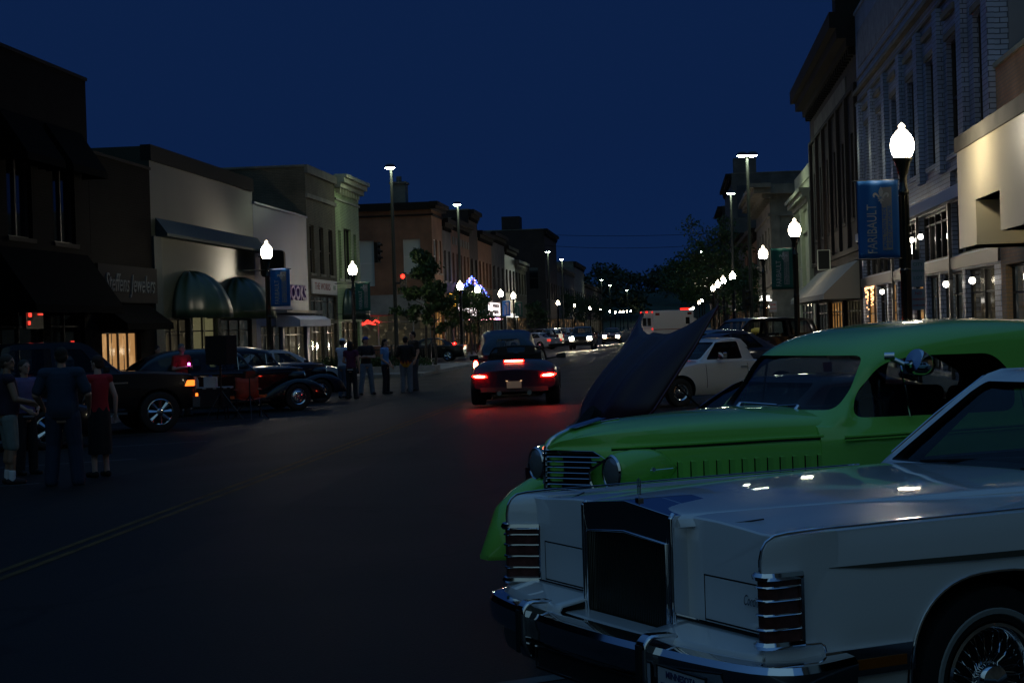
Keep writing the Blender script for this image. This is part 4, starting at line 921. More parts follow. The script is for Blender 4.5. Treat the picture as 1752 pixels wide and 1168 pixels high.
def wheel_meshes(r,w,rim,style,ww=False,col=None):
    key=(r,w,rim,style,ww)
    if key in WM: return WM[key]
    h=w/2; out=[]
    t=MB().use(M_tyre); t.lathe([(rim,-h),(r*.86,-h*1.02),(r*.97,-h*.9),(r,-h*.6),(r,h*.6),(r*.97,h*.9),(r*.86,h*1.02),(rim+.01,h*.95),(rim-.005,h*.8)],n=40)
    for k in (-.3,0,.3): t.lathe([(r+.001,h*k-.006),(r-.004,h*k),(r+.001,h*k+.006)],n=40)
    out.append(('tyre',t.mesh('tyre',40)))
    if ww:
        q=MB().use(M_ww); q.lathe([(rim+ww[0],h*.96),(rim+ww[0]+.004,h*1.03),(rim+ww[1]-.004,h*1.045),(rim+ww[1],h*1.0)],n=48); out.append(('whitewall',q.mesh('whitewall',50)))
    m=col or M_chrome; q=MB().use(m)
    if style!='dish': q.lathe([(rim,h*.95),(rim-.012,h*.98),(rim-.03,h*.8),(rim-.04,h*.3),(rim-.05,-h*.4)],n=40)
    if style=='wire':
        for k in range(44):
            a=2*math.pi*k/44; b=a+.55*(1 if k%2 else .3)
            P=[(math.cos(a+(b-a)*f_)*((rim-.04)*(1-f_)+.06*f_),math.sin(a+(b-a)*f_)*((rim-.04)*(1-f_)+.06*f_),h*.45+.04*math.sin(f_*2.6)) for f_ in (0,.3,.6,1)]
            q.tube(P,.0022,n=4,caps=False)
        q.lathe([(.075,h*.5),(.07,h*.8),(.055,h*1.0),(.03,h*1.08),(0,h*1.1)],n=24)
        q.use(M_blackm); q.lathe([(rim-.045,h*.1),(0,h*.1)],n=24)
    elif style=='disc':
        q.lathe([(rim-.035,h*.75),(rim-.06,h*.95),(rim*.55,h*1.0),(rim*.5,h*.86),(rim*.3,h*.9),(rim*.22,h*1.15),(0,h*1.2)],n=36)
    elif style.startswith('spoke'):
        n=int(style[5:]); q.use(M_blackm); q.lathe([(rim-.03,h*.0),(0,h*.0)],n=24); q.use(m)
        for k in range(n):
            a=2*math.pi*k/n; ca,sa=math.cos(a),math.sin(a); wd=.17*rim*(6/n)**.4
            def P(rr,t,z): return (ca*rr-sa*t,sa*rr+ca*t,z)
            A=[P(.05,-wd*.6,h*.75),P(.05,wd*.6,h*.75),P(rim-.02,wd*1.25,h*.72),P(rim-.02,-wd*1.25,h*.72)]; B=[(x,y,z-.03) for x,y,z in A]; C=[(x*.98,y*.98,z+.012) for x,y,z in (P(.06,0,h*.8),P(rim-.03,0,h*.78))]
            q.poly([A[0],A[3],C[1],C[0]]); q.poly([A[1],C[0],C[1],A[2]]); q.poly([A[2],C[1],A[3]])
            for i,j in ((0,3),(1,2)): q.poly([A[i],A[j],B[j],B[i]])
        q.lathe([(.075,h*.7),(.07,h*.88),(.04,h*.95),(0,h*.97)],n=20)
    elif style=='mesh':
        for k in range(30):
            for sg in (-1,1):
                a=2*math.pi*k/30; q.cyl((math.cos(a)*.06,math.sin(a)*.06,h*.7),(math.cos(a+sg*.35)*(rim-.03),math.sin(a+sg*.35)*(rim-.03),h*.6),.004,n=4,caps=False)
        q.lathe([(.07,h*.6),(.06,h*.9),(0,h*.95)],n=20); q.use(M_blackm); q.lathe([(rim-.03,h*.2),(0,h*.2)],n=24)
    else: q.lathe([(rim-.04,h*.4),(rim*.5,h*.55),(0,h*.6)],n=24)
    out.append(('rim',q.mesh('rim',35))); WM[key]=out; return out
def wheel(root,x,y,z,side,r,w,rim,style,ww=False,col=None):
    ms=wheel_meshes(r,w,rim,style,ww,col); a=link('wheel',ms[0][1],root); a.matrix_local=Mwheel(x,y,z,side)
    for n,me in ms[1:]: link(n,me,a)
    return a
def cmat(me,m):
    me.materials.clear(); me.materials.append(m); return me
def scaled(st,k,cx,cz,dx=.0):
    return [(cx+(x-cx)*k, [(y*k, cz+(z-cz)*k) for y,z in pr]) for x,pr in st]
def greenhouse(root,st,pm,cuts_side,cuts_ws,cuts_back,base,roof_name='cabin',nu=3,nv=3,smooth=40,gm=None):
    """st: stations (x, half profile); window polygons: side (x,z), windscreen (y,z,x0,x1)"""
    xs=[s[0] for s in st]; cx=(min(xs)+max(xs))/2; zt=max(p[1] for s in st for p in s[1])
    outer=loft(st,nu,nv,pm,smooth)
    inner=loft([(cx+(x-cx)*.972,[(y*.955,(z-.04 if z>base+.05 else z-.12)) for y,z in pr]) for x,pr in st],nu,nv,M_under,smooth)
    mid=loft([(cx+(x-cx)*.985,[(y*.978,(z-.02 if z>base+.05 else z-.1)) for y,z in pr]) for x,pr in st],nu,nv,gm or M_cg,smooth)
    cut=[]
    for poly in cuts_side:
        for sd in (1,-1): cut.append(prism_y(poly,sd*.12,sd*1.4,M_rub))
    for poly,x0,x1 in cuts_ws+cuts_back: cut.append(prism_x(poly,x0,x1,M_rub))
    shell=boolean(outer,[inner]+cut); sm(shell,smooth)
    link(roof_name,shell,root)
    i=0
    for poly in cuts_side:
        for sd in (1,-1):
            p=boolean(mid,[cut[i]],'INTERSECT',drop=M_rub); i+=1
            if len(p.polygons): link('side_window',p,root)
    for k,_ in enumerate(cuts_ws+cuts_back):
        p=boolean(mid,[cut[i]],'INTERSECT',drop=M_rub); i+=1
        if len(p.polygons): link('windscreen' if k<len(cuts_ws) else 'rear_window',p,root)
def arch_poly(x,z,r,k=2.3,n=28,zlo=-.2):
    pts=[]
    for i in range(n+1):
        a=math.pi*i/n; c,s=math.cos(a),math.sin(a)
        pts.append((x+r*math.copysign(abs(c)**(2/k),c),z+r*abs(s)**(2/k)))
    return pts+[(x-r,zlo),(x+r,zlo)]
def carve(body,arches,cock=None,w=1.0,depth=.32,extra=(),k=2.3):
    cuts=[]
    for (x,z,r) in arches:
        for sd in (1,-1): cuts.append(prism_y(arch_poly(x,z,r,k),sd*(w-depth),sd*(w+.2),M_under))
    if cock: cuts.append(boxmesh(*cock,M_under))
    return boolean(body,cuts+list(extra))
def sweep(mb,path,prof,closed=False):
    """path in plan (x,y), profile (outward, z)"""
    N=len(path); rows=[]
    for i,p in enumerate(path):
        a=Vector(path[max(i-1,0)]); b=Vector(path[min(i+1,N-1)]); t=(b-a).normalized(); n=Vector((t.y,-t.x))
        rows.append([(p[0]+n.x*o,p[1]+n.y*o,z) for o,z in prof])
    mb.grid(rows,closed_v=True); K=len(prof); 
    b0=len(mb.v)-N*K; mb.face([b0+i for i in range(K)]); mb.face([b0+(N-1)*K+i for i in range(K)][::-1])
def seats(root,x0,x1,zf,w=.55,col=None,rows=(0,)):
    for i,xr in enumerate(rows):
        mb=MB().use(col or M_seat)
        for sy in (-1,1):
            a=[(xr-.25,zf),(xr+.25,zf),(xr+.25,zf+.2),(xr-.12,zf+.2),(xr-.3,zf+.72),(xr-.42,zf+.70)]
            mb.prism(round_poly(a,.06),lambda p,q,t:(p,t,q),sy*w-.25,sy*w+.25)
        mb.build('seat',parent=root,smooth=40)
def steering(root,x,y,z,m=None):
    mb=MB().use(m or M_rub); C=Vector((x,y,z)); a=Vector((0,1,0)); b=Vector((-.45,0,.89)).normalized()
    mb.tube([C+a*.19*math.cos(t*math.pi/12)+b*.19*math.sin(t*math.pi/12) for t in range(24)],.014,n=6,closed=True)
    for t in (0,8,16): mb.cyl(C,C+a*.19*math.cos(t*math.pi/12)+b*.19*math.sin(t*math.pi/12),.01,n=5)
    mb.cyl(C,C+Vector((.5,0,-.25)),.02,n=6); mb.build('steering_wheel',parent=root,smooth=50)
FR=math.atan2(-.531,-.848); FL=math.atan2(.531,.848)
# ================================================================== long white luxury sedan
P_wh=paint('white car paint',(.78,.79,.78),.3)
T=empty('parked_car',(-.253,6.576,0),FR,'long white 1970s luxury sedan with tall chrome grille, nearest the camera','car')
def lprof(w,zb,zt,cr=.03): return [(0,zb),(w*.8,zb),(w-.04,zb+.05),(w-.008,zb+.2),(w,.62),(w-.004,.80),(w-.018,zt-.022),(w-.03,zt-.004),(w-.05,zt),(w-.16,zt-.004),(w*.55,zt+cr*.7),(0,zt+cr)]
st=[(-s,lprof(w,zb,zt,c)) for s,w,zb,zt,c in ((.10,.96,.34,.925,.02),(.16,.968,.31,.937,.025),(.6,.982,.27,.943,.035),(1.4,.99,.24,.943,.04),(1.9,.99,.22,.945,.03),(3.0,.99,.22,.93,.02),(4.3,.99,.22,.925,.02),(5.2,.975,.28,.92,.02),(5.7,.95,.34,.90,.02))]
bd=loft(st,3,2,P_wh,24)
gro=[]
gro+=[boxmesh((-1.905,sd*.97 if sd>0 else -1.1,.3),(-1.897,1.1 if sd>0 else -.97,.93),M_under) for sd in (1,-1)]
for sd in (1,-1):
    y0,y1=sorted((sd*.44,sd*.80))
    for (a,b_,c,d) in ((y0,y1,.745,.751),(y0,y1,.585,.591),(y0,y0+.006,.59,.75),(y1-.006,y1,.59,.75)): gro.append(boxmesh((-.112,a,c),(.1,b_,d),M_under))
bd=carve(bd,[(-.98,.34,.40),(-4.25,.34,.38)],((-4.6,-.84,.5),(-1.98,.84,1.2)),w=.99,extra=gro,k=2.6); sm(bd,24)
body=link('body',bd,T)
bl=MB().use(P_wh)
for sd in (1,-1):
    rings=[]
    for z,off in ((.50,.01),(.55,.0),(.86,.0),(.895,.008),(.917,.025),(.931,.05),(.938,.085)):
        rings.append([(-off,sd*.935,z),(-off*.8,sd*.957,z),(-off-.03,sd*.966,z),(-.16-off,sd*.969,z),(-.3,sd*.967,z),(-.3,sd*.80,z),(-.14,sd*.835,z),(-off-.05,sd*.90,z)])
    bl.grid(rings,closed_v=True); n=len(bl.v); bl.face(list(range(n-8,n))); bl.face(list(range(n-56,n-48))[::-1])
bl.build('fender_blade',parent=T,smooth=35)
ct=MB().use(M_chrome)
for sd in (1,-1):
    ct.tube([(.004,sd*.946,.815),(.004,sd*.946,.86),(-.004,sd*.947,.895),(-.02,sd*.95,.92),(-.05,sd*.955,.938),(-.10,sd*.957,.944),(-.25,sd*.957,.948)],.0055,n=6)
    ct.tube([(-.25,sd*.957,.947),(-1.2,sd*.965,.951),(-1.9,sd*.965,.952)],.004,n=6)
ct.build('edge_trim',parent=T,smooth=50)
for sd in (1,-1):
    path=[(-.105,.848),(-.07,.872),(-.03,.912),(.006,.932),(.01,.945),(.004,.966),(-.03,.976),(-.08,.979),(-.135,.981)]
    path=[(x,y*sd) for x,y in path]
    lz=MB().use(mat('turn lamp lens',(.10,.035,.03),.1,spec=.9,noise=(30,.4))); sweep(lz,path if sd<0 else path[::-1],[(.0,.585),(.006,.585),(.006,.80),(.0,.80)]); lo=lz.build('turn_lamp',parent=T,smooth=40)
    b=MB().use(M_chrome)
    for z,r_ in ((.578,.014),(.632,.004),(.680,.004),(.728,.004),(.772,.004),(.808,.015)):
        b.tube([(x+(.006 if i<5 else .0),y+sd*(.006 if i>3 else -.006*.5),z) for i,(x,y) in enumerate(path)],r_,n=6)
    x,y=path[-1]; b.tube([(x,y+sd*.005,.575),(x,y+sd*.005,.81)],.010,n=6); x,y=path[0]; b.tube([(x+.004,y,.575),(x+.004,y,.81)],.009,n=6)
    b.build('lamp_bars',parent=lo,smooth=50)
# hood panel, raised towards the centre
hs=[(-s,[(0,zt-.05),(w-.02,zt-.05),(w,zt-.022),(w-.025,zt-.006),(w-.06,zt),(w*.5,zt+.008),(0,zt+.012)]) for s,w,zt in ((.06,.345,.955),(.14,.40,.962),(.5,.50,.972),(1.1,.60,.981),(1.75,.67,.985),(1.9,.69,.980))]
link('hood',cmat(loft(hs,4,3,P_wh,22),P_wh),T)
sm_=MB().use(M_rub)
for sd in (1,-1): sm_.tube([(-.118,sd*.56,.900),(-.112,sd*.57,.925),(-.13,sd*.60,.944),(-.22,sd*.655,.957)],.003,n=5)
sm_.build('hood_seam',parent=T)
# grille
g=MB().use(M_chrome); hw=.335; zb,zt=.455,.985
def gp(poly,x0,x1): g.prism(poly,lambda a,c,t:(t,a,c),x0,x1)
top=[(-hw,.955),(0,.987),(hw,.955)]
gp([(-hw,zb),(-hw+.035,zb),(-hw+.035,.85),(-hw,.955)],-.20,-.03); gp([(hw,zb),(hw,.955),(hw-.035,.85),(hw-.035,zb)],-.20,-.03)
gp([(-hw,.9551),(-hw+.035,.8501),(0,.872),(hw-.035,.8501),(hw,.9551),(0,.9871)],-.20,-.0301)
gp([(-hw+.036,zb),(hw-.036,zb),(hw-.036,zb+.02),(-hw+.036,zb+.02)],-.2,-.032)
gp([(-hw,.9552),(0,.9872),(hw,.9552),(hw-.02,.93),(-hw+.02,.93)],-.34,-.2001)
g.tube([(-.028,-hw+.035,zb+.01),(-.028,-hw+.035,.848),(-.028,0,.869),(-.028,hw-.035,.848),(-.028,hw-.035,zb+.01)],.006,n=6)
for sd in (1,-1): g.tube([(-.036,sd*(hw-.006),zb),(-.036,sd*(hw-.006),.945),(-.05,sd*(hw-.012),.958)],.012,n=8)
go=g.build('grille',parent=T,smooth=30)
bv=go.modifiers.new('b','BEVEL'); bv.width=.004; bv.segments=2; bv.limit_method='ANGLE'
q=MB().use(M_blackm); q.box((-.15,-hw+.03,zb),(-.14,hw-.03,.86)); q.build('grille_backing',parent=go)
q=MB().use(mat('dark grille bar chrome',(.13,.13,.11),.35,metal=.8))
for k in range(46):
    y=-hw+.043+k*(2*hw-.086)/45; q.box((-.10,y-.0022,zb+.02),(-.052-.0,y+.0022,.853+.016*(1-abs(y)/.28)))
q.build('grille_bars',parent=go)
q=MB().use(M_chrome); q.tube([(-.10,-.011,1.005),(-.10,-.0125,1.062),(-.10,.0125,1.062),(-.10,.011,1.005)],.0022,n=6,closed=True); q.tube([(-.10,0,.99),(-.10,0,1.068)],.0022,n=6); q.tube([(-.10,-.012,1.036),(-.10,.012,1.036)],.0018,n=5); q.box((-.112,-.012,.985),(-.088,.012,.992)); q.build('hood_ornament',parent=T)
# bumper
path=[(-.30,1.02),(-.14,1.06),(-.03,1.06),(.05,.97),(.10,.75),(.13,.5),(.15,.25),(.155,0)]; path=path+[(x,-y) for x,y in path[-2::-1]]
path=[tuple(p) for p in spline(path,3)]
b=MB().use(M_chrome); sweep(b,path[::-1],[(-.06,.40),(.0,.395),(.028,.42),(.03,.455),(.034,.47),(.034,.50),(.02,.522),(-.015,.53),(-.07,.528),(-.09,.52)])
bo=b.build('bumper',parent=T,smooth=30)
b=MB().use(M_dchrome); sweep(b,[p for p in path if abs(p[1])<.93][::-1],[(-.09,.29),(-.035,.30),(-.02,.33),(-.01,.398),(-.09,.398)]); b.build('bumper_apron',parent=bo,smooth=35)
b=MB().use(M_blackm); b.box((.10,-.40,.31),(.152,.40,.385)); b.build('air_slot',parent=bo)
b=MB().use(M_chrome); b.tube([(.156,-.41,.305),(.156,.41,.305),(.156,.41,.39),(.156,-.41,.39)],.005,n=6,closed=True); b.build('slot_rim',parent=bo)
for sd in (1,-1):
    b=MB().use(M_chrome); b.prism(round_poly([(.05,.33),(.175,.335),(.20,.40),(.20,.53),(.17,.565),(.05,.56)],.02),lambda p,q,t:(p,t,q),sd*.47-.035,sd*.47+.035)
    bg_=b.build('bumper_guard',parent=bo,smooth=30); v=bg_.modifiers.new('b','BEVEL'); v.width=.012; v.segments=3; v.limit_method='ANGLE'
    b=MB().use(M_rub); b.box((.2005,sd*.47-.012,.36),(.208,sd*.47+.012,.53)); b.build('rubber_strip',parent=bg_)
b=MB().use(P_wh); 
for sg in (1,-1):
    rows=[]
    for y in [sg*(.318+.632*k/10) for k in range(11)]: e=.10-.09*abs(y)**3; rows.append([(-.12,y,.572),(-.06,y,.566),(e-.02,y,.545),(e,y,.515)])
    b.grid(rows)
fl_=b.build('filler_panel',parent=T,smooth=40,fixn=False); fl_.modifiers.new('s','SOLIDIFY').thickness=.01
b=MB().use(P_wh); b.grid([[(-.04,y,.528),(.05,y,.526),(.12,y,.512)] for y in [-.335+.067*k for k in range(11)]]); q_=b.build('filler_panel',parent=T,fixn=False); q_.modifiers.new('s','SOLIDIFY').thickness=.01
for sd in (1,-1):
    b=MB().use(mat('olive groove shade',(.085,.085,.065),.5)); b.grid([[(-s_,sd*(y_+.003),z_+w_),(-s_,sd*(y_+.003),z_-w_)] for s_,y_,z_,w_ in ((.26,.968,.815,.001),(.45,.978,.808,.008),(.9,.990,.800,.011),(1.6,.992,.790,.012),(3,.992,.775,.012),(4.8,.988,.765,.012))]); b.build('groove_shade_stripe',parent=T,fixn=False)  # olive strip along the flank groove, its shade line put into the colour
b=MB().use(M_rub); b.tube([(-.095,-.93,.576),(-.095,-.32,.576)],.006,n=5); b.tube([(-.095,.32,.576),(-.095,.93,.576)],.006,n=5)
b.use(M_chrome); b.tube([(-.09,-.86,.582),(-.09,-.33,.582)],.004,n=5); b.tube([(-.09,.33,.582),(-.09,.86,.582)],.004,n=5); b.build('filler_trim',parent=T)
pl=MB().use(mat('number plate',(.5,.53,.56),.4)); pl.box((.155,.53,.31),(.16,.83,.462)); po=pl.build('number_plate',parent=T)
M_pn=mat('plate blue print',(.02,.04,.14),.5)
text('lettering','MINNESOTA',.034,M_pn,po,(.1615,.68,.44),(math.pi/2,0,math.pi/2),ext=.0006,bold=.0006)
text('lettering','770 GKR',.082,M_pn,po,(.1615,.68,.378),(math.pi/2,0,math.pi/2),ext=.0006,bold=.001,scale=(.85,1,1))
pf=MB().use(M_rub); pf.tube([(.158,.525,.305),(.158,.835,.305),(.158,.835,.467),(.158,.525,.467)],.006,n=5,closed=True); pf.build('plate_frame',parent=po)
text('script_badge','Continental',.052,M_chrome,T,(-.094,.775,.69),(math.pi/2,0,math.pi/2),ext=.002,shear=.4,scale=(.62,1,1))
# lower flank
for sd in (1,-1):
    b=MB().use(M_chrome); y0,y1=sorted((sd*.955,sd*.992)); 
    b.box((-.60,y0,.44),(-.22,y1,.535)); b.box((-3.86,y0,.27),(-1.36,sd*.996 if sd>0 else y1,.36))if sd>0 else b.box((-3.86,-.996,.27),(-1.36,y1,.36))
    b.tube([(-.135,sd*.99,.572),(-.20,sd*.992,.570),(-.215,sd*.992,.56),(-.222,sd*.992,.54)],.005,n=6)
    o=b.build('rocker_trim',parent=T)
    b=MB().use(M_amb_off); b.box((-.56,sd*.993-.004,.462),(-.28,sd*.993+.004,.497)); b.build('side_marker',parent=o)
    b=MB().use(M_chrome); b.tube([(x,sd*.992,z) for x,z in arch_poly(-.98,.34,.403,2.6)[:-2]],.006,n=6); b.build('arch_trim',parent=T,smooth=50)
for (x,sd) in ((-.98,1),(-.98,-1),(-4.25,1),(-4.25,-1)): wheel(T,x,sd*.86,.345,sd,.345,.21,.208,'wire',ww=(.03,.055))
cs=[(-s,[(0,.90),(wb,.90),(wb,.955),(wt,zt-.03),(wt-.05,zt),(wt*.5,zt+.012),(0,zt+.018)]) for s,wb,wt,zt in ((1.86,.80,.79,.965),(1.95,.86,.83,1.0),(2.2,.88,.75,1.19),(2.46,.9,.70,1.36),(2.7,.9,.69,1.38),(3.6,.9,.70,1.385),(4.2,.88,.70,1.35),(4.7,.84,.70,1.02),(4.9,.8,.7,.95))]
greenhouse(T,cs,P_wh,[round_poly([(-2.12,.975),(-2.50,1.31),(-3.22,1.33),(-3.22,.975)],.03),round_poly([(-3.30,.975),(-3.30,1.33),(-3.9,1.30),(-4.0,.975)],.03)],[(round_poly([(-.76,.985),(-.64,1.335),(.64,1.335),(.76,.985)],.03),-2.44,-1.8)],[(round_poly([(-.6,1.0),(-.52,1.28),(.52,1.28),(.6,1.0)],.03),-5,-4.3)],.93,nu=2,nv=2,smooth=28)
b=MB().use(M_chrome)
for sd in (1,-1): b.tube([(-1.98,sd*.815,1.01),(-2.2,sd*.752,1.185),(-2.45,sd*.70,1.352),(-2.7,sd*.70,1.372),(-3.6,sd*.705,1.378)],.008,n=6)
b.build('pillar_trim',parent=T,smooth=50)
b=MB().use(M_rub); b.tube([(-1.93,-.55,.99),(-1.99,-.30,1.005),(-2.05,.1,1.03)],.008,n=6); b.tube([(-1.93,.1,.99),(-1.99,.35,1.005),(-2.05,.62,1.03)],.008,n=6); b.build('wiper',parent=T)
seats(T,0,0,.45,.4,rows=(-3.0,-3.95)); steering(T,-2.5,.4,.92)
b=MB().use(M_seat); b.prism([(-1.95,.6),(-1.95,.95),(-2.2,.98),(-2.35,.93),(-2.3,.6)],lambda p,q,t:(p,t,q),-.8,.8); b.build('dashboard',parent=T)
b=MB().use(M_red_off); b.box((-5.74,-.9,.6),(-5.71,-.4,.75)); b.box((-5.74,.4,.6),(-5.71,.9,.75)); b.build('tail_lamp',parent=T)
b=MB().use(M_chrome); b.box((-5.9,-.98,.42),(-5.72,.98,.55)); b.build('rear_bumper',parent=T)
mr=MB().use(M_chrome); mr.cyl((-2.25,.95,.93),(-2.25,1.05,.99),.015); mr.lathe([(0,0),(.06,.01),(.07,.05),(.06,.07)],M=Matrix.Translation((-2.2,1.08,1.01))@Matrix.Rotation(-math.pi/2,4,'Y'),n=16); mr.build('mirror',parent=T,smooth=40)
# ================================================================== vintage sedans
def fender(root,x0,x1,yc,hw,zt,pm,r,xw,zw=.33,name='fender',zb=.3,front=True,n=14,carve_r=None):
    for sd in (1,-1):
        rings=[]
        for i in range(n+1):
            t=i/n; x=x0+(x1-x0)*t
            e=max(0.0,1-abs(2*t-1)**2.6)**.5 if not front else (max(0.0,1-abs(1-t/.42)**2.2)**.5 if t<.42 else 1-((t-.42)/.58)**1.7*.97)
            e=max(e,.03); h=(zt-zb)*e; w_=hw*(.35+.65*e); ring=[]
            for j in range(13):
                a=math.pi*j/12; c,s=math.cos(a),math.sin(a)
                ring.append((x,sd*(yc+w_*math.copysign(abs(c)**.75,c)),zb+h*abs(s)**.7))
            ring.append((x,sd*(yc-w_*.9),zb-.02)); ring.append((x,sd*(yc+w_*.9),zb-.02)); rings.append(ring)
        mb=MB().use(pm); mb.grid(rings,closed_v=True); k=len(rings[0]); mb.face(list(range(k))); mb.face([n*k+i for i in range(k)][::-1])
        me=mb.mesh(name); cut=prism_y(arch_poly(xw,zw,carve_r or r+.045,2.0),sd*(yc-hw*.55),sd*(yc+hw+.3),M_under)
        me=boolean(me,[cut]); sm(me,45); link(name,me,root)
def vintage(label,loc,rz,pm,hero=False,wheelstyle='disc',cat='car',scale=1.0,r=.34,seatm=None):
    V=empty('vintage_car',loc,rz,label,cat,None); V.scale=(scale,)*3
    # body and cabin in one shell
    def pr(wb,wl,wr,zr,zb=.34,belt=.985):
        return [(0,zb),(wb*.9,zb),(wb,zb+.08),(wb+.01,.72),(wl,belt-.05),(wl-.01,belt),(wl-.035,belt+.05)]+([(wr+.02,zr-.20),(wr-.03,zr-.09),(wr-.16,zr-.025),(wr*.45,zr),(0,zr+.008)] if zr>1.3 else [(wl-.05,max(belt+.06,zr-.10)),(wl-.09,max(belt+.065,zr-.06)),(wl-.2,max(belt+.07,zr-.02)),(wl*.45,max(belt+.075,zr)),(0,max(belt+.08,zr+.005))])
    B=[(1.26,.60,.62,.60,1.12),(1.33,.64,.66,.60,1.135),(1.42,.68,.70,.62,1.19),(1.52,.70,.73,.60,1.33),(1.63,.72,.745,.60,1.47),(1.80,.735,.76,.605,1.545),(2.05,.75,.775,.62,1.592),(2.44,.76,.785,.63,1.622),(2.9,.76,.785,.63,1.62),(3.37,.75,.775,.61,1.588),(3.85,.72,.75,.57,1.47),(4.2,.68,.70,.5,1.28),(4.45,.62,.64,.5,1.08),(4.65,.5,.52,.5,1.05)]
    st=[(-s,pr(a,b,c,d)) for s,a,b,c,d in B]
    W1=round_poly([(-1.47,1.085),(-1.53,1.22),(-1.70,1.385),(-1.95,1.425),(-2.50,1.42),(-2.62,1.30),(-2.60,1.075)],.11,6)
    W2=round_poly([(-2.76,1.075),(-2.76,1.40),(-3.1,1.40),(-3.42,1.25),(-3.38,1.08)],.09,6)
    WS=round_poly([(-.575,1.13),(-.53,1.435),(.53,1.435),(.575,1.13)],.07,6)
    BK=round_poly([(-.3,1.22),(-.27,1.40),(.27,1.40),(.3,1.22)],.06,5)
    outer=loft(st,4,3,pm,40)
    inner=loft([(-2.95+(x+2.95)*.985,[(y*.965,max(z-.035,.5) if z>.6 else .50) for y,z in p]) for x,p in st],4,3,M_under,40)
    mid=loft([(-2.95+(x+2.95)*.993,[(y*.985,z-.018) for y,z in p]) for x,p in st],4,3,M_cg,40)
    cut=[]
    for poly in (W1,W2):
        for sd in (1,-1): cut.append(prism_y(poly,sd*.3,sd*1.3,M_rub))
    cut.append(prism_x(WS,-1.78,-1.2,M_rub)); cut.append(prism_x(BK,-5,-3.5,M_rub))
    gr=[]
    if hero:
        for sd in (1,-1):
            a,b_=sorted((sd*.69,sd*1.0))
            for x in (-1.345,-2.66): gr.append(boxmesh((x-.005,a,.42),(x+.005,b_,1.38 if x<-2 else .98),M_rub))
            gr.append(boxmesh((-1.36,a,.55),(-1.335,b_,.62),pm))
    shell=boolean(outer,[inner]+cut+gr); sm(shell,40); link('body',shell,V)
    for i,c in enumerate(cut):
        p=boolean(mid,[c],'INTERSECT',drop=M_rub)
        sm(p,60); link(('side_window','side_window','side_window','side_window','windscreen','rear_window')[i],p,V)
    # window rims
    rm=MB().use(M_rub if hero else M_chrome)
    rb=MB().use(M_chrome)
    for sd in (1,-1): rb.tube([(-1.80,sd*.745,1.08),(-1.80,sd*.70,1.25),(-1.80,sd*.655,1.41)],.008,n=6)
    rb.build('vent_post',parent=V)
    # hood with prow
    H=[(-.17,.035,.97,.62),(-.13,.085,1.015,.58),(-.05,.17,1.055,.55),(.05,.265,1.083,.54),(.2,.345,1.105,.53),(.5,.43,1.125,.52),(.9,.52,1.14,.5),(1.32,.615,1.145,.5)]
    hs=[(-s,[(0,zb),(w*.9,zb),(w,zb+.1),(w+.012,.86),(w+.006,.955),(w-.02,.985),(w*.90,(zt+.99)/2+.012),(w*.62,zt-.02),(w*.3,zt-.003),(0,zt)]) for s,w,zt,zb in H]
    hm=loft(hs,4,3,pm,35)
    hc=[]
    if hero:
        for sd in (1,-1):
            a,b_=sorted((sd*.3,sd*1.0)); hc.append(prism_y([(-.30,.60),(-.306,.60),(-.306,.96),(-.30,.96)],a,b_,M_rub))
    if hc: hm=boolean(hm,hc); sm(hm,35)
    link('hood',hm,V)
    # bead along the hood side and belt
    def hwid(s):
        for (a,b_) in zip(H[:-1],H[1:]):
            if a[0]<=s<=b_[0]: return a[1]+(b_[1]-a[1])*(s-a[0])/(b_[0]-a[0])
        return .62
    bd_=MB().use(pm); bg2=MB().use(M_rub)
    for sd in (1,-1):
        P=[(-s,sd*(hwid(s)+.007),.978+.012*min(1,s)) for s in [.08+.1*k for k in range(13)]]
        bd_.tube(P,.009,n=6); bg2.tube([(x,y-sd*.002,z-.014) for x,y,z in P],.006,n=5)
        Q=[(-1.36,sd*.705,.965),(-1.6,sd*.752,.968),(-2.0,sd*.776,.972),(-2.6,sd*.792,.975),(-3.3,sd*.785,.975)]
        bd_.tube([(x,y,z+.02) for x,y,z in Q],.009,n=6); bd_.tube(Q,.008,n=6); bg2.tube([(x,y-sd*.002,z+.01) for x,y,z in Q],.005,n=5)
    bd_.build('belt_bead',parent=V,smooth=50); bg2.build('bead_groove',parent=V)
    # grille halves
    G_=[(.015,.955),(.24,.955),(.30,.925),(.215,.855),(.225,.79),(.26,.70),(.015,.64)]
    gb=MB().use(M_chrome); gk=MB().use(M_blackm)
    def gs(y): return .168-.56*abs(y)+.026
    for sd in (1,-1):
        n=9
        for k in range(n+1):
            z=.665+.275*k/n; ymax=.30-(0 if z>.9 else 0)
            # edge of the opening at this height
            if z>.925: ym=.29+(.955-z)/.03*.07
            elif z>.855: ym=.265+(z-.855)/.07*.095
            elif z>.79: ym=.27
            else: ym=.275+(.79-z)/.09*.035
            gb.tube([(gs(y),sd*y,z) for y in [.012+(ym-.012)*j/6 for j in range(7)]],.0075 if k not in (4,n) else .012,n=6)
        gb.tube([(gs(y)+.004,sd*y,z) for y,z in ((.015,.962),(.29,.960),(.36,.925),(.265,.855),(.272,.79),(.31,.70),(.33,.64))],.010,n=6)
        gk.grid([[(gs(y)-.012,sd*y,.64),(gs(y)-.012,sd*y,.955)] for y in [.01+.036*j for j in range(8)]])
    gb.tube([(.182,0,.62),(.184,0,.80),(.180,0,.95),(.17,0,.985)],.014,n=8)
    go=gb.build('grille',parent=V,smooth=50); gk.build('grille_backing',parent=go)
    oc=MB().use(M_chrome); oc.tube([(.172,0,.98),(.145,0,1.02),(.10,0,1.048),(.03,0,1.073),(-.1,0,1.097),(-.3,0,1.118)],[.013,.012,.011,.01,.009,.005],n=8)
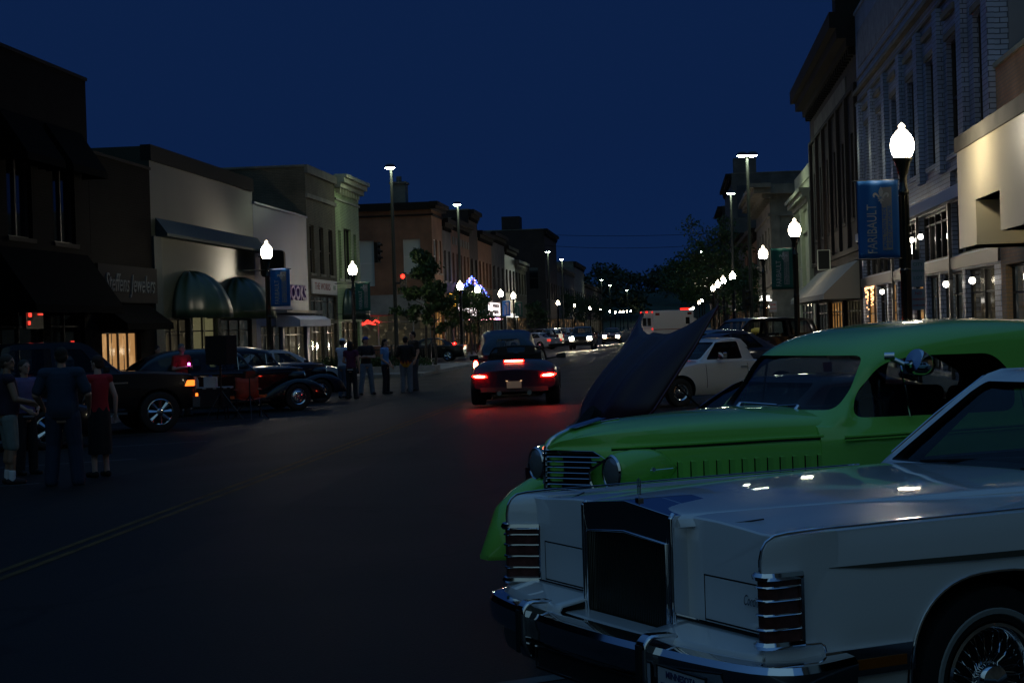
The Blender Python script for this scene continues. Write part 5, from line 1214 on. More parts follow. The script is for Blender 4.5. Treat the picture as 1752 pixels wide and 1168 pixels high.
    for sd in (1,-1): oc.prism([(.03,1.082),(-.02,1.092),(-.16,1.122),(-.19,1.128),(-.14,1.112),(.0,1.082)],lambda a,c,t:(a,t,c+abs(t)*.05),0,sd*.05)
    oc.build('hood_ornament',parent=V,smooth=40)
    # lamp pods
    for sd in (1,-1):
        rings=[]
        for s,rr_,yc in ((.0,.090,.445),(-.03,.102,.445),(-.12,.112,.442),(-.24,.108,.430),(-.30,.096,.415),(-.36,.06,.41),(-.42,.01,.41)):
            rings.append([(s,sd*(yc+rr_*math.cos(a)*(1.0 if math.cos(a)>0 else 1.5)),.855+rr_*1.06*math.sin(a)) for a in [2*math.pi*k/20 for k in range(20)]])
        mb=MB().use(pm); mb.grid(rings,closed_v=True); hl=mb.build('headlamp_pod',parent=V,smooth=60)
        mb=MB().use(M_chrome); mb.lathe([(.098,.0),(.105,.012),(.096,.022),(.09,.018)],M=Matrix.Translation((0,sd*.445,.855))@Matrix.Rotation(math.pi/2,4,'Y')@Matrix.Scale(.95,4),n=28); mb.build('lamp_ring',parent=hl,smooth=40)
        mb=MB().use(M_lens); mb.lathe([(.092,.012),(.07,.028),(.04,.037),(0,.04)],M=Matrix.Translation((0,sd*.445,.855))@Matrix.Rotation(math.pi/2,4,'Y')@Matrix.Scale(.95,4),n=28); mb.build('lamp_lens',parent=hl,smooth=60)
        if hero:
            mb=MB().use(M_chrome); mb.tube([(-.15,sd*.578,.865),(-.3,sd*.572,.868)],.003,n=5); mb.cyl((-.17,sd*.57,.87),(-.17,sd*.585,.87),.012,n=10); mb.build('pod_badge',parent=hl)
    if hero:
        for sd in (1,-1):
            lv=MB().use(pm)
            for k in range(12):
                s=.42+k*.074; y=sd*(hwid(s)+.012); y2=sd*(hwid(s+.03)+.013)
                lv.poly([(-s,y+sd*.012,.80),(-s,y+sd*.012,.885),(-s-.038,y2,.885),(-s-.038,y2,.80)]); lv.poly([(-s,y+sd*.012,.885),(-s,y,.892),(-s-.038,y2-sd*.002,.89),(-s-.038,y2,.885)]); lv.poly([(-s,y+sd*.012,.80),(-s,y,.793),(-s-.038,y2-sd*.002,.795),(-s-.038,y2,.80)])
                lv.use(M_rub); lv.poly([(-s+.001,y-sd*.004,.80),(-s+.001,y+sd*.0115,.80),(-s+.001,y+sd*.0115,.885),(-s+.001,y-sd*.004,.885)]); lv.use(pm)
            lv.build('louvre_panel',parent=V,fixn=False)
    # fenders, boards, bumpers
    fender(V,.24 if hero else .5,-1.30,.72,.165,.80,pm,r,-.28); fender(V,-2.75,-4.75,.74,.14,.80,pm,r,-3.72)
    mb=MB().use(M_rub); 
    for sd in (1,-1): a,b_=sorted((sd*.68,sd*.86)); mb.box((-2.95,a,.27),(-1.05,b_,.33))
    mb.build('running_board',parent=V)
    mb=MB().use(M_under); mb.box((-4.4,-.66,.2),(-.55,.66,.52)); mb.build('chassis',parent=V)
    ap=loft([(-s,[(0,zb),(w*.9,zb),(w,zb+.05),(w,zt-.06),(w*.9,zt),(0,zt+.01)]) for s,w,zb,zt in ((-.10,.30,.42,.60),(-.04,.50,.36,.66),(.10,.62,.32,.70),(.6,.66,.30,.66))],3,3,pm,40); link('front_apron',ap,V)
    mb=MB().use(M_chrome); pth=[(-.0,.5),(.02,0),(-.0,-.5)] if hero else [(.30,.82),(.42,.70),(.49,.45),(.51,0),(.49,-.45),(.42,-.70),(.30,-.82)]; sweep(mb,[tuple(p) for p in spline(pth,3)][::-1],[(-.02,.36),(.012,.37),(.02,.42),(.012,.465),(-.02,.475)]); mb.build('bumper',parent=V,smooth=35)
    mb=MB().use(M_chrome); sweep(mb,[(-4.72,-.8),(-4.82,-.5),(-4.84,0),(-4.82,.5),(-4.72,.8)][::-1],[(.02,.36),(-.012,.37),(-.02,.42),(-.012,.465),(.02,.475)]); mb.build('rear_bumper',parent=V,smooth=35)
    for x in (-.28,-3.72):
        for sd in (1,-1): wheel(V,x,sd*.735,r,sd,r,.18,.2,wheelstyle)
    seats(V,0,0,.5,.34,rows=(-2.35,-3.3),col=seatm); steering(V,-1.75,.33,1.02)
    mb=MB().use(M_seat); mb.prism([(-1.38,.7),(-1.38,1.07),(-1.5,1.09),(-1.56,1.0),(-1.5,.7)],lambda p,q,t:(p,t,q),-.62,.62); mb.build('dashboard',parent=V)
    mb=MB().use(M_chrome)
    for a,b_ in (((-1.33,-.30,1.125),(-1.40,.0,1.145)),((-1.33,.30,1.125),(-1.37,.05,1.14))): mb.tube([a,(a[0]-.01,a[1],a[2]+.03),b_],.006,n=6)
    for sd in (1,-1): mb.cyl((-1.31,sd*.30,1.11),(-1.34,sd*.30,1.15),.022,.014,n=10)
    mb.build('wiper',parent=V,smooth=40)
    return V
P_gr=paint('lime green paint',(.27,.70,.11),.35); P_bk=mat('black car paint',(.004,.004,.006),.35,coat=.55,coatr=.03,spec=.25); P_nv=mat('dark navy paint',(.006,.007,.016),.35,coat=.45,coatr=.04,spec=.25)
V=vintage('bright green 1930s sedan with horizontal bar grille and hood louvres',(-.608,9.737,0),FR,P_gr,hero=True)
m=MB().use(M_chrome); m.lathe([(0,-.10),(.04,-.085),(.07,-.03),(.078,.03),(.07,.045),(0,.05)],M=Matrix.Translation((-1.80,.83,1.385))@Matrix.Rotation(math.radians(70),4,'Y'),n=24); m.cyl((-1.84,.80,1.33),(-1.70,.70,1.42),.014); m.cyl((-1.66,.70,1.43),(-1.70,.74,1.43),.022); m.build('spot_lamp',parent=V,smooth=50)
# ================================================================== maroon coupe with its hood up
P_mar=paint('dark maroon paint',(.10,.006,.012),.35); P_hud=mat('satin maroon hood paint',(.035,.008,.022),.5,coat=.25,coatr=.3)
ox=-.542-.848*.45; oy=13.11-.531*.45
C=empty('parked_car',(ox,oy,0),FR,'dark maroon low coupe with its hood tilted wide open between green sedan and silver pickup','car')
def cprof(w,zb,zt,cr=.02): return [(0,zb),(w*.8,zb),(w-.03,zb+.05),(w,zb+.22),(w-.01,(zb+zt)/2+.08),(w-.05,zt-.03),(w-.14,zt),(w*.5,zt+cr*.6),(0,zt+cr)]
st=[(-s,cprof(w,zb,zt)) for s,w,zb,zt in ((0,.55,.35,.52),(.12,.74,.28,.62),(.5,.84,.22,.74),(1.0,.87,.2,.82),(1.6,.84,.2,.82),(2.4,.83,.2,.82),(3.3,.88,.2,.88),(4.0,.86,.25,.84),(4.55,.75,.35,.74))]
bd=carve(loft(st,3,3,P_mar,35),[(-.95,.32,.37),(-3.5,.33,.38)],((-3.0,-.68,.35),(-1.75,.68,1.2)),w=.87,extra=[boxmesh((-1.50,-.58,.40),(-.42,.58,1.2),M_under)]); sm(bd,35); link('body',bd,C)
cs=[(-s,[(0,.74),(wb,.74),(wb-.01,.82),(wt+.02,zt-.12),(wt-.04,zt-.03),(wt*.6,zt),(0,zt+.01)]) for s,wb,wt,zt in ((1.52,.70,.70,.90),(1.66,.74,.70,.98),(1.95,.76,.60,1.16),(2.15,.76,.56,1.2),(2.7,.76,.55,1.2),(3.2,.76,.5,1.10),(3.8,.7,.4,.92))]
greenhouse(C,cs,P_mar,[round_poly([(-1.85,.89),(-2.1,1.12),(-2.6,1.13),(-2.75,.89)],.04)],[(round_poly([(-.66,.90),(-.52,1.16),(.52,1.16),(.66,.90)],.05),-2.1,-1.4)],[(round_poly([(-.4,.9),(-.35,1.1),(.35,1.1),(.4,.9)],.05),-3.8,-2.9)],.85,nu=2,nv=2)
for x,z in ((-.95,.32),(-3.5,.33)):
    for sd in (1,-1): wheel(C,x,sd*.76,z,sd,.32,.21,.2,'spoke5')
# tilted hood: local frame at the hinge
HG=(-.30,-.05,.72); tl=R(53)
def hp(l,y,o): # l along the hood, o outward (towards the nose)
    return (HG[0]-math.cos(tl)*l+math.sin(tl)*o, y+HG[1]-.13*max(0,1-l), HG[2]+math.sin(tl)*l+math.cos(tl)*o)
rows=[]; NL,NY=22,33
for i in range(NL+1):
    l=i/NL; row=[]
    hw=.13+.27*l/.24 if l<.24 else (.40+.10*min(1,(l-.24)/.05) if l<.29 else .50+.05*(l-.29))
    for j in range(NY):
        v=-1+2*j/(NY-1); y=hw*v
        Lmax=1.05+.26*abs(v)**2.2 + .04*(1 if v>0 else 0)*abs(v)**6
        ll=l*Lmax; 
        o=.10*(1-abs(v)**2)*math.sin(math.pi*min(1,l*.9+.1)) +.045*math.exp(-((abs(v)-.45)/.13)**2)*math.sin(math.pi*l*.95)+.05*math.exp(-(v/.18)**2)*min(1,l*2) - .10*abs(v)**6*(1-l*.6)
        row.append(hp(ll,y,o))
    rows.append(row)
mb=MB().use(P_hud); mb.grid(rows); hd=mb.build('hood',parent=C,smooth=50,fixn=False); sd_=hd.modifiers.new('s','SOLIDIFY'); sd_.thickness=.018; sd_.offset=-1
mb=MB().use(M_under); mb.prism(round_poly([(.02,.0),(.24,.03),(.30,.09),(.24,.17),(.0,.20)],.04),lambda a,c,t:hp(a,c,t),.02,.165); mb.build('hood_scoop',parent=hd)
mb=MB().use(P_mar); mb.tube([r_[-1] for r_ in rows[6:]],.010,n=5); mb.tube([r_[0] for r_ in rows[6:]],.010,n=5); mb.build('hood_edge',parent=hd)
mb=MB().use(M_chrome); mb.lathe([(0,0),(.11,.01),(.13,.05),(.11,.09),(.03,.11),(0,.12)],M=Matrix.Translation((-1.0,0,.70)),n=20)
for k in range(6):
    for sd in (1,-1): mb.cyl((-.65-.12*k,sd*.12,.66),(-.65-.12*k,sd*.28,.76),.022,n=7)
mb.box((-1.35,-.10,.5),(-.6,.10,.68)); mb.use(M_black); mb.box((-1.3,-.42,.45),(-.55,-.30,.72)); mb.box((-1.4,.36,.45),(-1.1,.54,.72)); mb.tube([(-.6,-.45,.7),(-.8,-.1,.78),(-1.3,.1,.76),(-1.42,.4,.74)],.02,n=6); mb.use(M_dchrome); mb.tube([(-.5,.4,.68),(-.95,.3,.76),(-1.4,.45,.72)],.012,n=6); mb.cyl((-.5,.0,.6),(-.56,.0,.6),.16,n=16)
mb.build('engine',parent=C,smooth=40)
seats(C,0,0,.36,.34,rows=(-2.5,),col=mat('oxblood seat',(.05,.004,.006),.6)); steering(C,-2.05,.34,.84)
mb=MB().use(M_black); mb.tube([(-1.2,.5,.80),(-.75,.48,1.2)],.008,n=5); mb.build('prop_rod',parent=C)
# ------------------------------------------------------------------ plainer vehicles, each kind built once
def modern(name,label,loc,rz,pm,sp,cat='car',group=None):
    """sp: body stations (s,w,zb,zt), cabin stations (s,wb,wt,z), base z, windows, wheels"""
    C=empty(name,loc,rz,label,cat,group); r=sp['r']
    st=[(-s,[(0,zb),(w*.8,zb),(w-.04,zb+.04),(w,zb+.2),(w,(zb+zt)/2+.05),(w-.03,zt-.06),(w-.09,zt-.01),(w*.5,zt+.02),(0,zt+.03)]) for s,w,zb,zt in sp['body']]
    W=max(b[1] for b in sp['body'])
    extra=[]
    for x in sp.get('seams',[]):
        for sd in (1,-1): a,b=sorted((sd*(W-.03),sd*(W+.1))); extra.append(boxmesh((-x-.005,a,.35),(-x+.005,b,sp['base']+.02),M_under))
    for bx in sp.get('bed',[]): extra.append(boxmesh(bx[0],bx[1],M_under))
    bd=carve(loft(st,2,2,pm,30),[(-x,r,r+.06) for x in sp['axles']],None,w=W,extra=extra,k=2.2); sm(bd,30); link('body',bd,C)
    base=sp['base']
    cs=[(-s,[(0,base-.08),(wb,base-.08),(wb,base),(wt+.01,zt-.09),(wt-.05,zt-.02),(wt*.5,zt),(0,zt+.01)]) for s,wb,wt,zt in sp['cabin']]
    ws=sp['ws']; bk=sp['back']
    greenhouse(C,cs,pm,[round_poly([(-a,b) for a,b in p],.04,3) for p in sp['side']],[(round_poly([(-ws[0],ws[2]),(-ws[1],ws[3]),(ws[1],ws[3]),(ws[0],ws[2])],.05,3),-ws[5],-ws[4])],[(round_poly([(-bk[0],bk[2]),(-bk[1],bk[3]),(bk[1],bk[3]),(bk[0],bk[2])],.05,3),-bk[5],-bk[4])],base,nu=2,nv=2,smooth=32,gm=sp.get('glass'))
    for x in sp['axles']:
        for sd in (1,-1): wheel(C,-x,sd*(W-.11),r,sd,r,sp.get('tw',.21),sp['rim'],sp['style'])
    f=sp['body'][0][0]; e=sp['body'][-1][0]; wf=sp['body'][1][1]; hz=sp['hz']; hh=sp.get('hh',.07)
    for sd in (1,-1):
        m=MB().use(sp.get('head',M_lens)); a,b=sorted((sd*(wf-.07),sd*(wf-.36))); m.box((-f-.14,a,hz-hh),(-f+.02,b,hz+hh)); m.build('headlight',parent=C)
        if sp.get('amb'): m=MB().use(sp['amb']); a,b=sorted((sd*(wf-.04),sd*(wf+.020))); hq=min(hh,.06); m.prism(round_poly([(-f-.26,hz-hq),(-f-.05,hz-hq),(-f-.05,hz+hq),(-f-.20,hz+hq)],.02),lambda p,q,t:(p,t,q),a,b); m.build('corner_lamp',parent=C)
        m=MB().use(sp.get('tail',M_red_off)); we=sp['body'][-2][1]; a,b=sorted((sd*(we-.22),sd*(we+.006))); tz=sp['tz']; m.box((-e-.012,a,tz[0]),(-e+.20,b,tz[1])); m.build('taillight',parent=C)
        m=MB().use(sp.get('mir',M_rub)); ma=sp['ws'][4]+.12; y=sd*(W+.08); m.prism(round_poly([(-.09,-.06),(.09,-.06),(.09,.07),(-.09,.07)],.03),lambda p,q,t:(t,y+p,base+.10+q),-ma-.42,-ma-.33); m.cyl((-ma-.37,sd*(W-.08),base+.04),(-ma-.37,y,base+.08),.02,n=6); m.build('mirror',parent=C,smooth=40)
        for hx in sp.get('handles',[]): m=MB().use(M_chrome); m.box((-hx-.09,sd*(W+.012)-.012,base-.14),(-hx+.09,sd*(W+.012)+.012,base-.115)); m.build('door_handle',parent=C)
    m=MB().use(sp.get('bump',M_rub)); m.prism(round_poly([(-f-.10,sp['bz'][0]),(-f+.05,sp['bz'][0]),(-f+.07,sp['bz'][1]),(-f-.10,sp['bz'][1])],.02),lambda p,q,t:(p,t,q),-wf,wf); m.build('bumper',parent=C)
    m=MB().use(sp.get('bump',M_rub)); m.prism(round_poly([(-e-.05,sp['bz'][0]),(-e+.10,sp['bz'][0]),(-e+.10,sp['bz'][1]),(-e-.06,sp['bz'][1])],.02),lambda p,q,t:(p,t,q),-we,we); m.build('rear_bumper',parent=C)
    m=MB().use(M_blackm); m.box((-f-.1,-wf+.40,hz-hh-.02),(-f+.012,wf-.40,hz+hh)); g=m.build('grille',parent=C)
    m=MB().use(M_chrome)
    for k in range(3): z=hz-hh+.03+k*.05; m.box((-f,-wf+.41,z),(-f+.022,wf-.41,z+.012))
    m.build('grille_bars',parent=g)
    m=MB().use(MATS['number plate']); m.box((-e-.075,-.155,sp['bz'][1]+.03),(-e-.02,.155,sp['bz'][1]+.17)); m.build('number_plate',parent=C)
    seats(C,0,0,sp['body'][1][2]+.15,.36,rows=[-q for q in sp['seats']]); steering(C,-sp['seats'][0]+.52,.36,base)
    return C
V=-1
pickup=dict(r=.415,rim=.27,style='spoke8',tw=.26,axles=(.80,4.50),base=1.22,hz=.98,hh=.13,tz=(.85,1.2),bz=(.48,.70),bump=M_chrome,amb=M_amb,
 body=[(0,.86,.52,1.10),(.12,.94,.46,1.17),(.6,.98,.42,1.20),(1.4,.99,.40,1.24),(3.9,.99,.40,1.22),(5.5,.98,.42,1.22),(5.85,.97,.45,1.20)],bed=[((-5.75,-.80,.75),(-4.05,.80,1.5))],
 cabin=[(1.45,.84,.80,1.24),(1.7,.86,.80,1.42),(2.15,.87,.73,1.84),(2.5,.87,.72,1.90),(3.4,.87,.72,1.90),(3.85,.86,.72,1.84),(3.97,.84,.74,1.5)],
 side=[[(1.95,1.27),(2.3,1.74),(2.85,1.78),(2.85,1.25)],[(2.93,1.25),(2.93,1.78),(3.72,1.76),(3.8,1.25)]],ws=(.76,.66,1.28,1.80,1.4,2.3),back=(.6,.58,1.35,1.72,3.7,4.2),seams=(1.72,2.89,3.88),handles=(2.72,3.65),seats=(2.7,3.5))
c=modern('pickup_truck','big black pickup with chrome eight spoke wheels and glowing amber corner lamps',(-10.92+.848*.64-.08,35.4+.531*.60,LOW),FL,P_bk,pickup,'pickup truck')
m=MB().use(M_chrome); m.box((-3.8,.99,.40),(-1.5,1.10,.45)); m.box((-3.8,-1.10,.40),(-1.5,-.99,.45)); m.build('running_board',parent=c)
m=MB().use(M_red_dim); m.box((-2.35,-.04,1.905),(-2.29,.04,1.925)); m.build('roof_marker',parent=c)
m=MB().use(M_amb); 
for sd in (1,-1): m=MB().use(M_amb); a,b=sorted((sd*.70,sd*.90)); m.box((-.02,a,.70),(.03,b,.76)); m.build('fog_lamp',parent=c)
m=MB().use(M_chrome); m.box((-1.85,.998,1.02),(-1.45,1.01,1.055)); m.box((-1.85,-1.01,1.02),(-1.45,-.998,1.055)); m.build('side_vent',parent=c)
sedan=dict(r=.32,rim=.21,style='spoke5',axles=(.9,3.65),base=.92,hz=.66,hh=.07,tz=(.68,.86),bz=(.28,.48),
 body=[(0,.70,.30,.62),(.12,.82,.24,.72),(.6,.88,.2,.82),(1.3,.89,.2,.92),(3.6,.89,.2,.95),(4.3,.87,.22,.97),(4.6,.80,.3,.93)],
 cabin=[(1.25,.76,.76,.95),(1.5,.78,.72,1.10),(2.05,.79,.60,1.39),(2.5,.79,.59,1.44),(3.1,.79,.58,1.42),(3.6,.77,.6,1.22),(4.0,.72,.66,1.0)],
 side=[[(1.62,.96),(2.1,1.31),(2.6,1.34),(2.6,.96)],[(2.67,.96),(2.67,1.34),(3.2,1.31),(3.55,.99)]],ws=(.70,.56,.98,1.36,1.15,2.1),back=(.62,.54,1.02,1.32,3.25,4.3),seams=(1.5,2.63,3.5),handles=(2.5,3.4),seats=(2.4,3.2))
s5=dict(sedan); s5['r']=.35; s5['rim']=.25; s5['style']='spoke5'
modern('parked_car','black car with bright five spoke wheel behind the group at the left edge',(-11.67+.848*.9,30.5+.531*.9,LOW),FL,P_bk,s5)
mini=dict(r=.28,rim=.165,style='mesh',tw=.18,axles=(.62,3.0),base=.87,hz=.60,hh=.06,tz=(.55,.75),bz=(.26,.42),bump=paint('silver paint',(.50,.50,.50),.3),amb=M_amb_off,
 body=[(0,.66,.34,.60),(.06,.74,.26,.655),(.4,.78,.22,.73),(1.1,.80,.2,.86),(2.5,.80,.2,.87),(4.0,.79,.24,.86),(4.25,.78,.3,.84)],bed=[((-4.15,-.66,.5),(-2.5,.66,1.2))],
 cabin=[(1.08,.68,.68,.89),(1.2,.70,.66,.97),(1.55,.71,.60,1.24),(1.8,.71,.58,1.315),(2.2,.71,.58,1.31),(2.38,.70,.6,1.1),(2.42,.70,.62,.95)],
 side=[[(1.28,.90),(1.58,1.235),(2.08,1.25),(2.13,.90)]],ws=(.63,.54,.91,1.24,1.05,1.7),back=(.5,.48,.95,1.2,2.2,2.6),seams=(1.22,2.2),handles=(2.1,),seats=(1.95,),mir=M_chrome)
P_sv=paint('silver grey paint',(.62,.61,.59),.28,.35)
c=modern('pickup_truck','small lowered silver pickup with open sunroof behind the raised maroon hood',(-.72+.848*-.0-.2,34.4-.12,0),FR,P_sv,mini,'pickup truck')
m=MB().use(P_bk); m.prism([(-1.75,1.325),(-2.12,1.40),(-2.14,1.41),(-1.76,1.34)],lambda p,q,t:(p,t,q),-.36,.36); m.build('sunroof',parent=c)
m=MB().use(M_amb_off)
m=MB().use(M_chrome)
for y in (-.25,.35): m=MB().use(M_chrome); m.cyl((-1.0,y,.85),(-1.0,y,.93),.02,n=8); m.lathe([(0,-.05),(.07,-.04),(.075,.03),(0,.04)],M=Matrix.Translation((-1.0,y,.985))@Matrix.Rotation(math.pi/2,4,'Y'),n=16); m.build('bonnet_lamp',parent=c,smooth=40)
suv=dict(r=.37,rim=.23,style='spoke6',axles=(.85,3.55),base=1.12,hz=.86,hh=.09,tz=(.8,1.2),bz=(.42,.62),
 body=[(0,.80,.45,.98),(.10,.88,.38,1.03),(.5,.91,.34,1.07),(1.3,.92,.32,1.12),(3.6,.92,.32,1.14),(4.45,.90,.36,1.12)],
 cabin=[(1.25,.78,.76,1.14),(1.4,.8,.74,1.26),(1.85,.81,.66,1.66),(2.3,.81,.65,1.72),(3.9,.80,.65,1.70),(4.25,.79,.66,1.58),(4.42,.78,.7,1.2)],
 side=[[(1.62,1.16),(1.95,1.58),(2.4,1.62),(2.4,1.15)],[(2.48,1.15),(2.48,1.62),(3.2,1.62),(3.2,1.15)],[(3.3,1.16),(3.3,1.61),(4.0,1.58),(4.15,1.18)]],ws=(.70,.60,1.17,1.62,1.15,2.0),back=(.62,.56,1.22,1.58,4.0,4.7),seams=(1.45,2.44,3.25),handles=(2.3,3.1),seats=(2.2,3.1))
onc=dict(suv); onc['head']=M_head; onc['hh']=.11
P_dg=paint('dark grey paint',(.03,.032,.035),.35); P_wsv=paint('white suv paint',(.55,.56,.58),.35); P_lb=paint('pale blue grey paint',(.28,.32,.36),.35); P_db=paint('dark blue paint',(.02,.03,.06),.35)
modern('oncoming_car','dark sport utility vehicle driving toward the camera with both headlights on',(-7.25,128.0,-.16),R(-92),P_dg,onc)
on2=dict(sedan); on2['head']=M_head; on2['hh']=.10
P_brz=paint('bronze paint',(.16,.07,.03),.35)
modern('oncoming_car','second oncoming car with one bright headlight showing behind the dark utility vehicle',(-6.1,157,-.1),R(-90),P_brz,on2)
FA=math.atan2(.531,-.848)
c=modern('parked_car','dark estate car parked nose in beyond the left corner railing',(-14.6,150.5,LOW),FA,P_dg,dict(suv,tail=M_red_off))
e2=modern('parked_car','grey sedan with red tail lamp showing at the rear of the left parked row',(-14.0,144.3,LOW),FA,P_lb,dict(sedan,tail=M_red_dim))
def cp(src,label,loc,rz,pm=None):
    o=copy_tree(src,loc=loc,rz=rz,label=label); o['group']='cars parked beyond the crossing'; return o
for o in (c,e2): o['group']='cars parked beyond the crossing'
e3=modern('parked_car','white utility vehicle between the dark estate and the pale sedans on the left',(-14.6,158,LOW),FA,P_wsv,suv); e3['group']='cars parked beyond the crossing'
cp(e2,'pale sedan, first past the white utility vehicle on the left',(-14.6,166,LOW),FA)
cp(e3,'white utility vehicle farther along the left parked row',(-14.6,181,LOW),FA)
cp(e2,'pale sedan, second past the white utility vehicle on the left',(-14.6,173.5,LOW),FA)
cp(e2,'farthest pale sedan parked on the left side',(-14.6,189,LOW),FA)
side_car=modern('parked_car','dark low car in the side street behind the railing with a lit red light bar',(-17.6,104.5,LOW),R(180),P_bk,dict(sedan,tail=M_red_off))
m=MB().use(M_red_dim); m.box((-4.63,-.5,.86),(-4.60,.5,.93)); m.use(M_red_on); m.box((-4.0,-.43,1.03),(-3.96,.43,1.08)); m.build('brake_bar',parent=side_car)
P_ws=paint('off white sedan paint',(.5,.52,.54),.35)
modern('parked_car','dark blue sedan parked just beyond the silver pickup',(-1.3,41.6,0),FR,P_db,sedan)
modern('parked_car','dark utility vehicle parked two stalls beyond the silver pickup',(.2,52,0),FR,P_bk,suv)
modern('parked_car','pale sedan nose showing behind the people at the left stalls',(-11.0,56.0,LOW),FL,P_lb,dict(sedan,style='mesh'))
# vintage cars on the left and the one turning ahead
v=vintage('black hot rod coupe with orange striped sill and chrome hub caps behind the loudspeaker',(-10.0+.848*.28,43.4+.531*.28,LOW),FL,P_bk,r=.34,wheelstyle='disc')
m=MB().use(mat('orange sill paint',(.5,.09,.02),.4)); m.box((-2.9,-.80,.36),(-1.1,-.79,.44)); m.box((-2.9,.79,.36),(-1.1,.80,.44)); m.build('sill_stripe',parent=v)
vintage('dark navy vintage sedan parked beside the black hot rod',(-10.1,47.9,LOW),FL,P_nv,r=.33)
v=vintage('dark navy vintage coupe ahead of the braking roadster with one tail lamp lit',(-4.62,43.7+2.0,-.02),R(97),P_nv,r=.34)
m=MB().use(M_red_hot); m.lathe([(0,.03),(.03,.025),(.05,0)],M=Matrix.Translation((-4.66,.80,.80))@Matrix.Rotation(-math.pi/2,4,'Y')@Matrix.Scale(2.0,4,(1,0,0)),n=14); m.use(M_red_on); m.lathe([(.05,0),(.055,-.02)],M=Matrix.Translation((-4.66,.80,.80))@Matrix.Rotation(-math.pi/2,4,'Y')@Matrix.Scale(2.2,4,(1,0,0)),n=14); m.build('tail_lamp',parent=v)
# ------------------------------------------------------------------ roadster seen from behind
P_pr=mat('deep purple paint',(.018,.005,.022),.35,coat=.6,coatr=.03,spec=.25)
Rd=empty('roadster',(-3.72,36.4+4.2,0),R(93),'low dark open roadster driving away with all brake lights glowing red','car')
def rp(w,zb,zt,wt): h=zt-zb; return [(0,zb),(w*.6,zb),(w*.92,zb+.04*h),(w,zb+.25*h),(w*.99,zb+.48*h),(w*.95,zb+.68*h),((wt+w*.95)/2,zb+.86*h),(wt*.75,zt),(0,zt+.02)]
st=[(-s,rp(w,zb,zt,wt)) for s,w,zb,zt,wt in ((0,.12,.42,.58,.10),(.5,.30,.32,.72,.24),(1.2,.48,.28,.86,.38),(1.6,.56,.26,.92,.5),(2.3,.80,.26,.92,.62),(2.9,.90,.26,.94,.70),(3.5,.95,.26,.96,.74),(3.95,.93,.30,.93,.70),(4.2,.86,.36,.74,.62))]
bd=boolean(loft(st,3,3,P_pr,40),[prism_y(arch_poly(-3.45,.36,.40,2.1),sd*.62,sd*1.3,M_under) for sd in (1,-1)]+[boxmesh((-2.75,-.52,.42),(-1.75,.52,1.3),M_under)]); sm(bd,40); link('body',bd,Rd)
for sd in (1,-1):
    wheel(Rd,-3.45,sd*.80,.365,sd,.365,.30,.25,'spoke5'); wheel(Rd,-.55,sd*.80,.32,sd,.32,.22,.215,'spoke5')
    mb=MB().use(P_pr); rings=[]
    for k in range(11):
        a=-.35+math.pi*1.05*k/10; rr_=.36; rings.append([(-.55+math.cos(a)*rr_,sd*(.69),.33+math.sin(a)*rr_),(-.55+math.cos(a)*(rr_+.035),sd*.80,.33+math.sin(a)*(rr_+.035)),(-.55+math.cos(a)*rr_,sd*.92,.33+math.sin(a)*rr_)])
    mb.grid(rings); f=mb.build('cycle_fender',parent=Rd,smooth=60,fixn=False); f.modifiers.new('s','SOLIDIFY').thickness=.01
    mb=MB().use(M_dchrome); mb.cyl((-.55,sd*.2,.36),(-.55,sd*.78,.33),.02,n=6); mb.cyl((-.85,sd*.3,.45),(-.6,sd*.75,.3),.015,n=6); mb.build('suspension_arm',parent=Rd)
    P=round_poly([(sd*.56,.615),(sd*.60,.655),(sd*.78,.675),(sd*.90,.655),(sd*.84,.61),(sd*.68,.598)],.02,3)
    mb=MB().use(M_red_on); mb.prism(P,lambda a,c,t:(t-.0,a,c),-4.24,-4.0); tl_=mb.build('tail_lamp',parent=Rd)
    mb=MB().use(M_red_hot); mb.prism([(sd*.73+(a-sd*.73)*.72,.637+(c-.637)*.55) for a,c in P],lambda a,c,t:(t,a,c),-4.25,-4.2405); mb.build('lit_core',parent=tl_)
    mb=MB().use(M_rub); mb.prism(round_poly([(-.1,-.05),(.1,-.05),(.11,.05),(-.09,.07)],.03),lambda p,q,t:(t,sd*.98+p,.99+q),-1.95,-1.87); mb.cyl((-1.9,sd*.62,.93),(-1.9,sd*.95,.98),.018,n=6); mb.build('mirror',parent=Rd,smooth=40)
mb=MB().use(M_red_on); mb.box((-4.03,-.21,.925),(-3.99,.21,.965)); o=mb.build('brake_bar',parent=Rd); mb=MB().use(M_red_hot); mb.box((-4.035,-.19,.935),(-4.031,.19,.957)); mb.build('lit_core',parent=o)
mb=MB().use(P_pr); mb.prism([(-3.8,.90),(-4.02,.90),(-4.0,.985),(-3.8,.97)],lambda p,q,t:(p,t,q),-.24,.24); mb.build('lamp_housing',parent=Rd)
mb=MB().use(mat('lit number plate',(.5,.4,.3),.5,emit=(1,.5,.25),estr=.03)); mb.box((-4.235,-.155,.375),(-4.215,.155,.52)); mb.build('number_plate',parent=Rd)
mb=MB().use(mat('plate lamp',(.5,.4,.3),.5,emit=(1,.6,.3),estr=1.5)); mb.box((-4.26,-.17,.525),(-4.235,-.13,.535)); mb.box((-4.26,.13,.525),(-4.235,.17,.535)); mb.build('plate_lamp',parent=Rd)
mb=MB().use(M_rub); mb.prism([(-4.02,.24),(-4.22,.30),(-4.20,.40),(-4.0,.42)],lambda p,q,t:(p,t,q),-.72,.72); 
mb.build('rear_valance',parent=Rd)
for sd in (1,-1): mb=MB().use(M_dchrome); mb.cyl((-4.0,sd*.32,.28),(-4.27,sd*.32,.27),.045,.05,n=14); mb.build('exhaust_tip',parent=Rd,smooth=40)
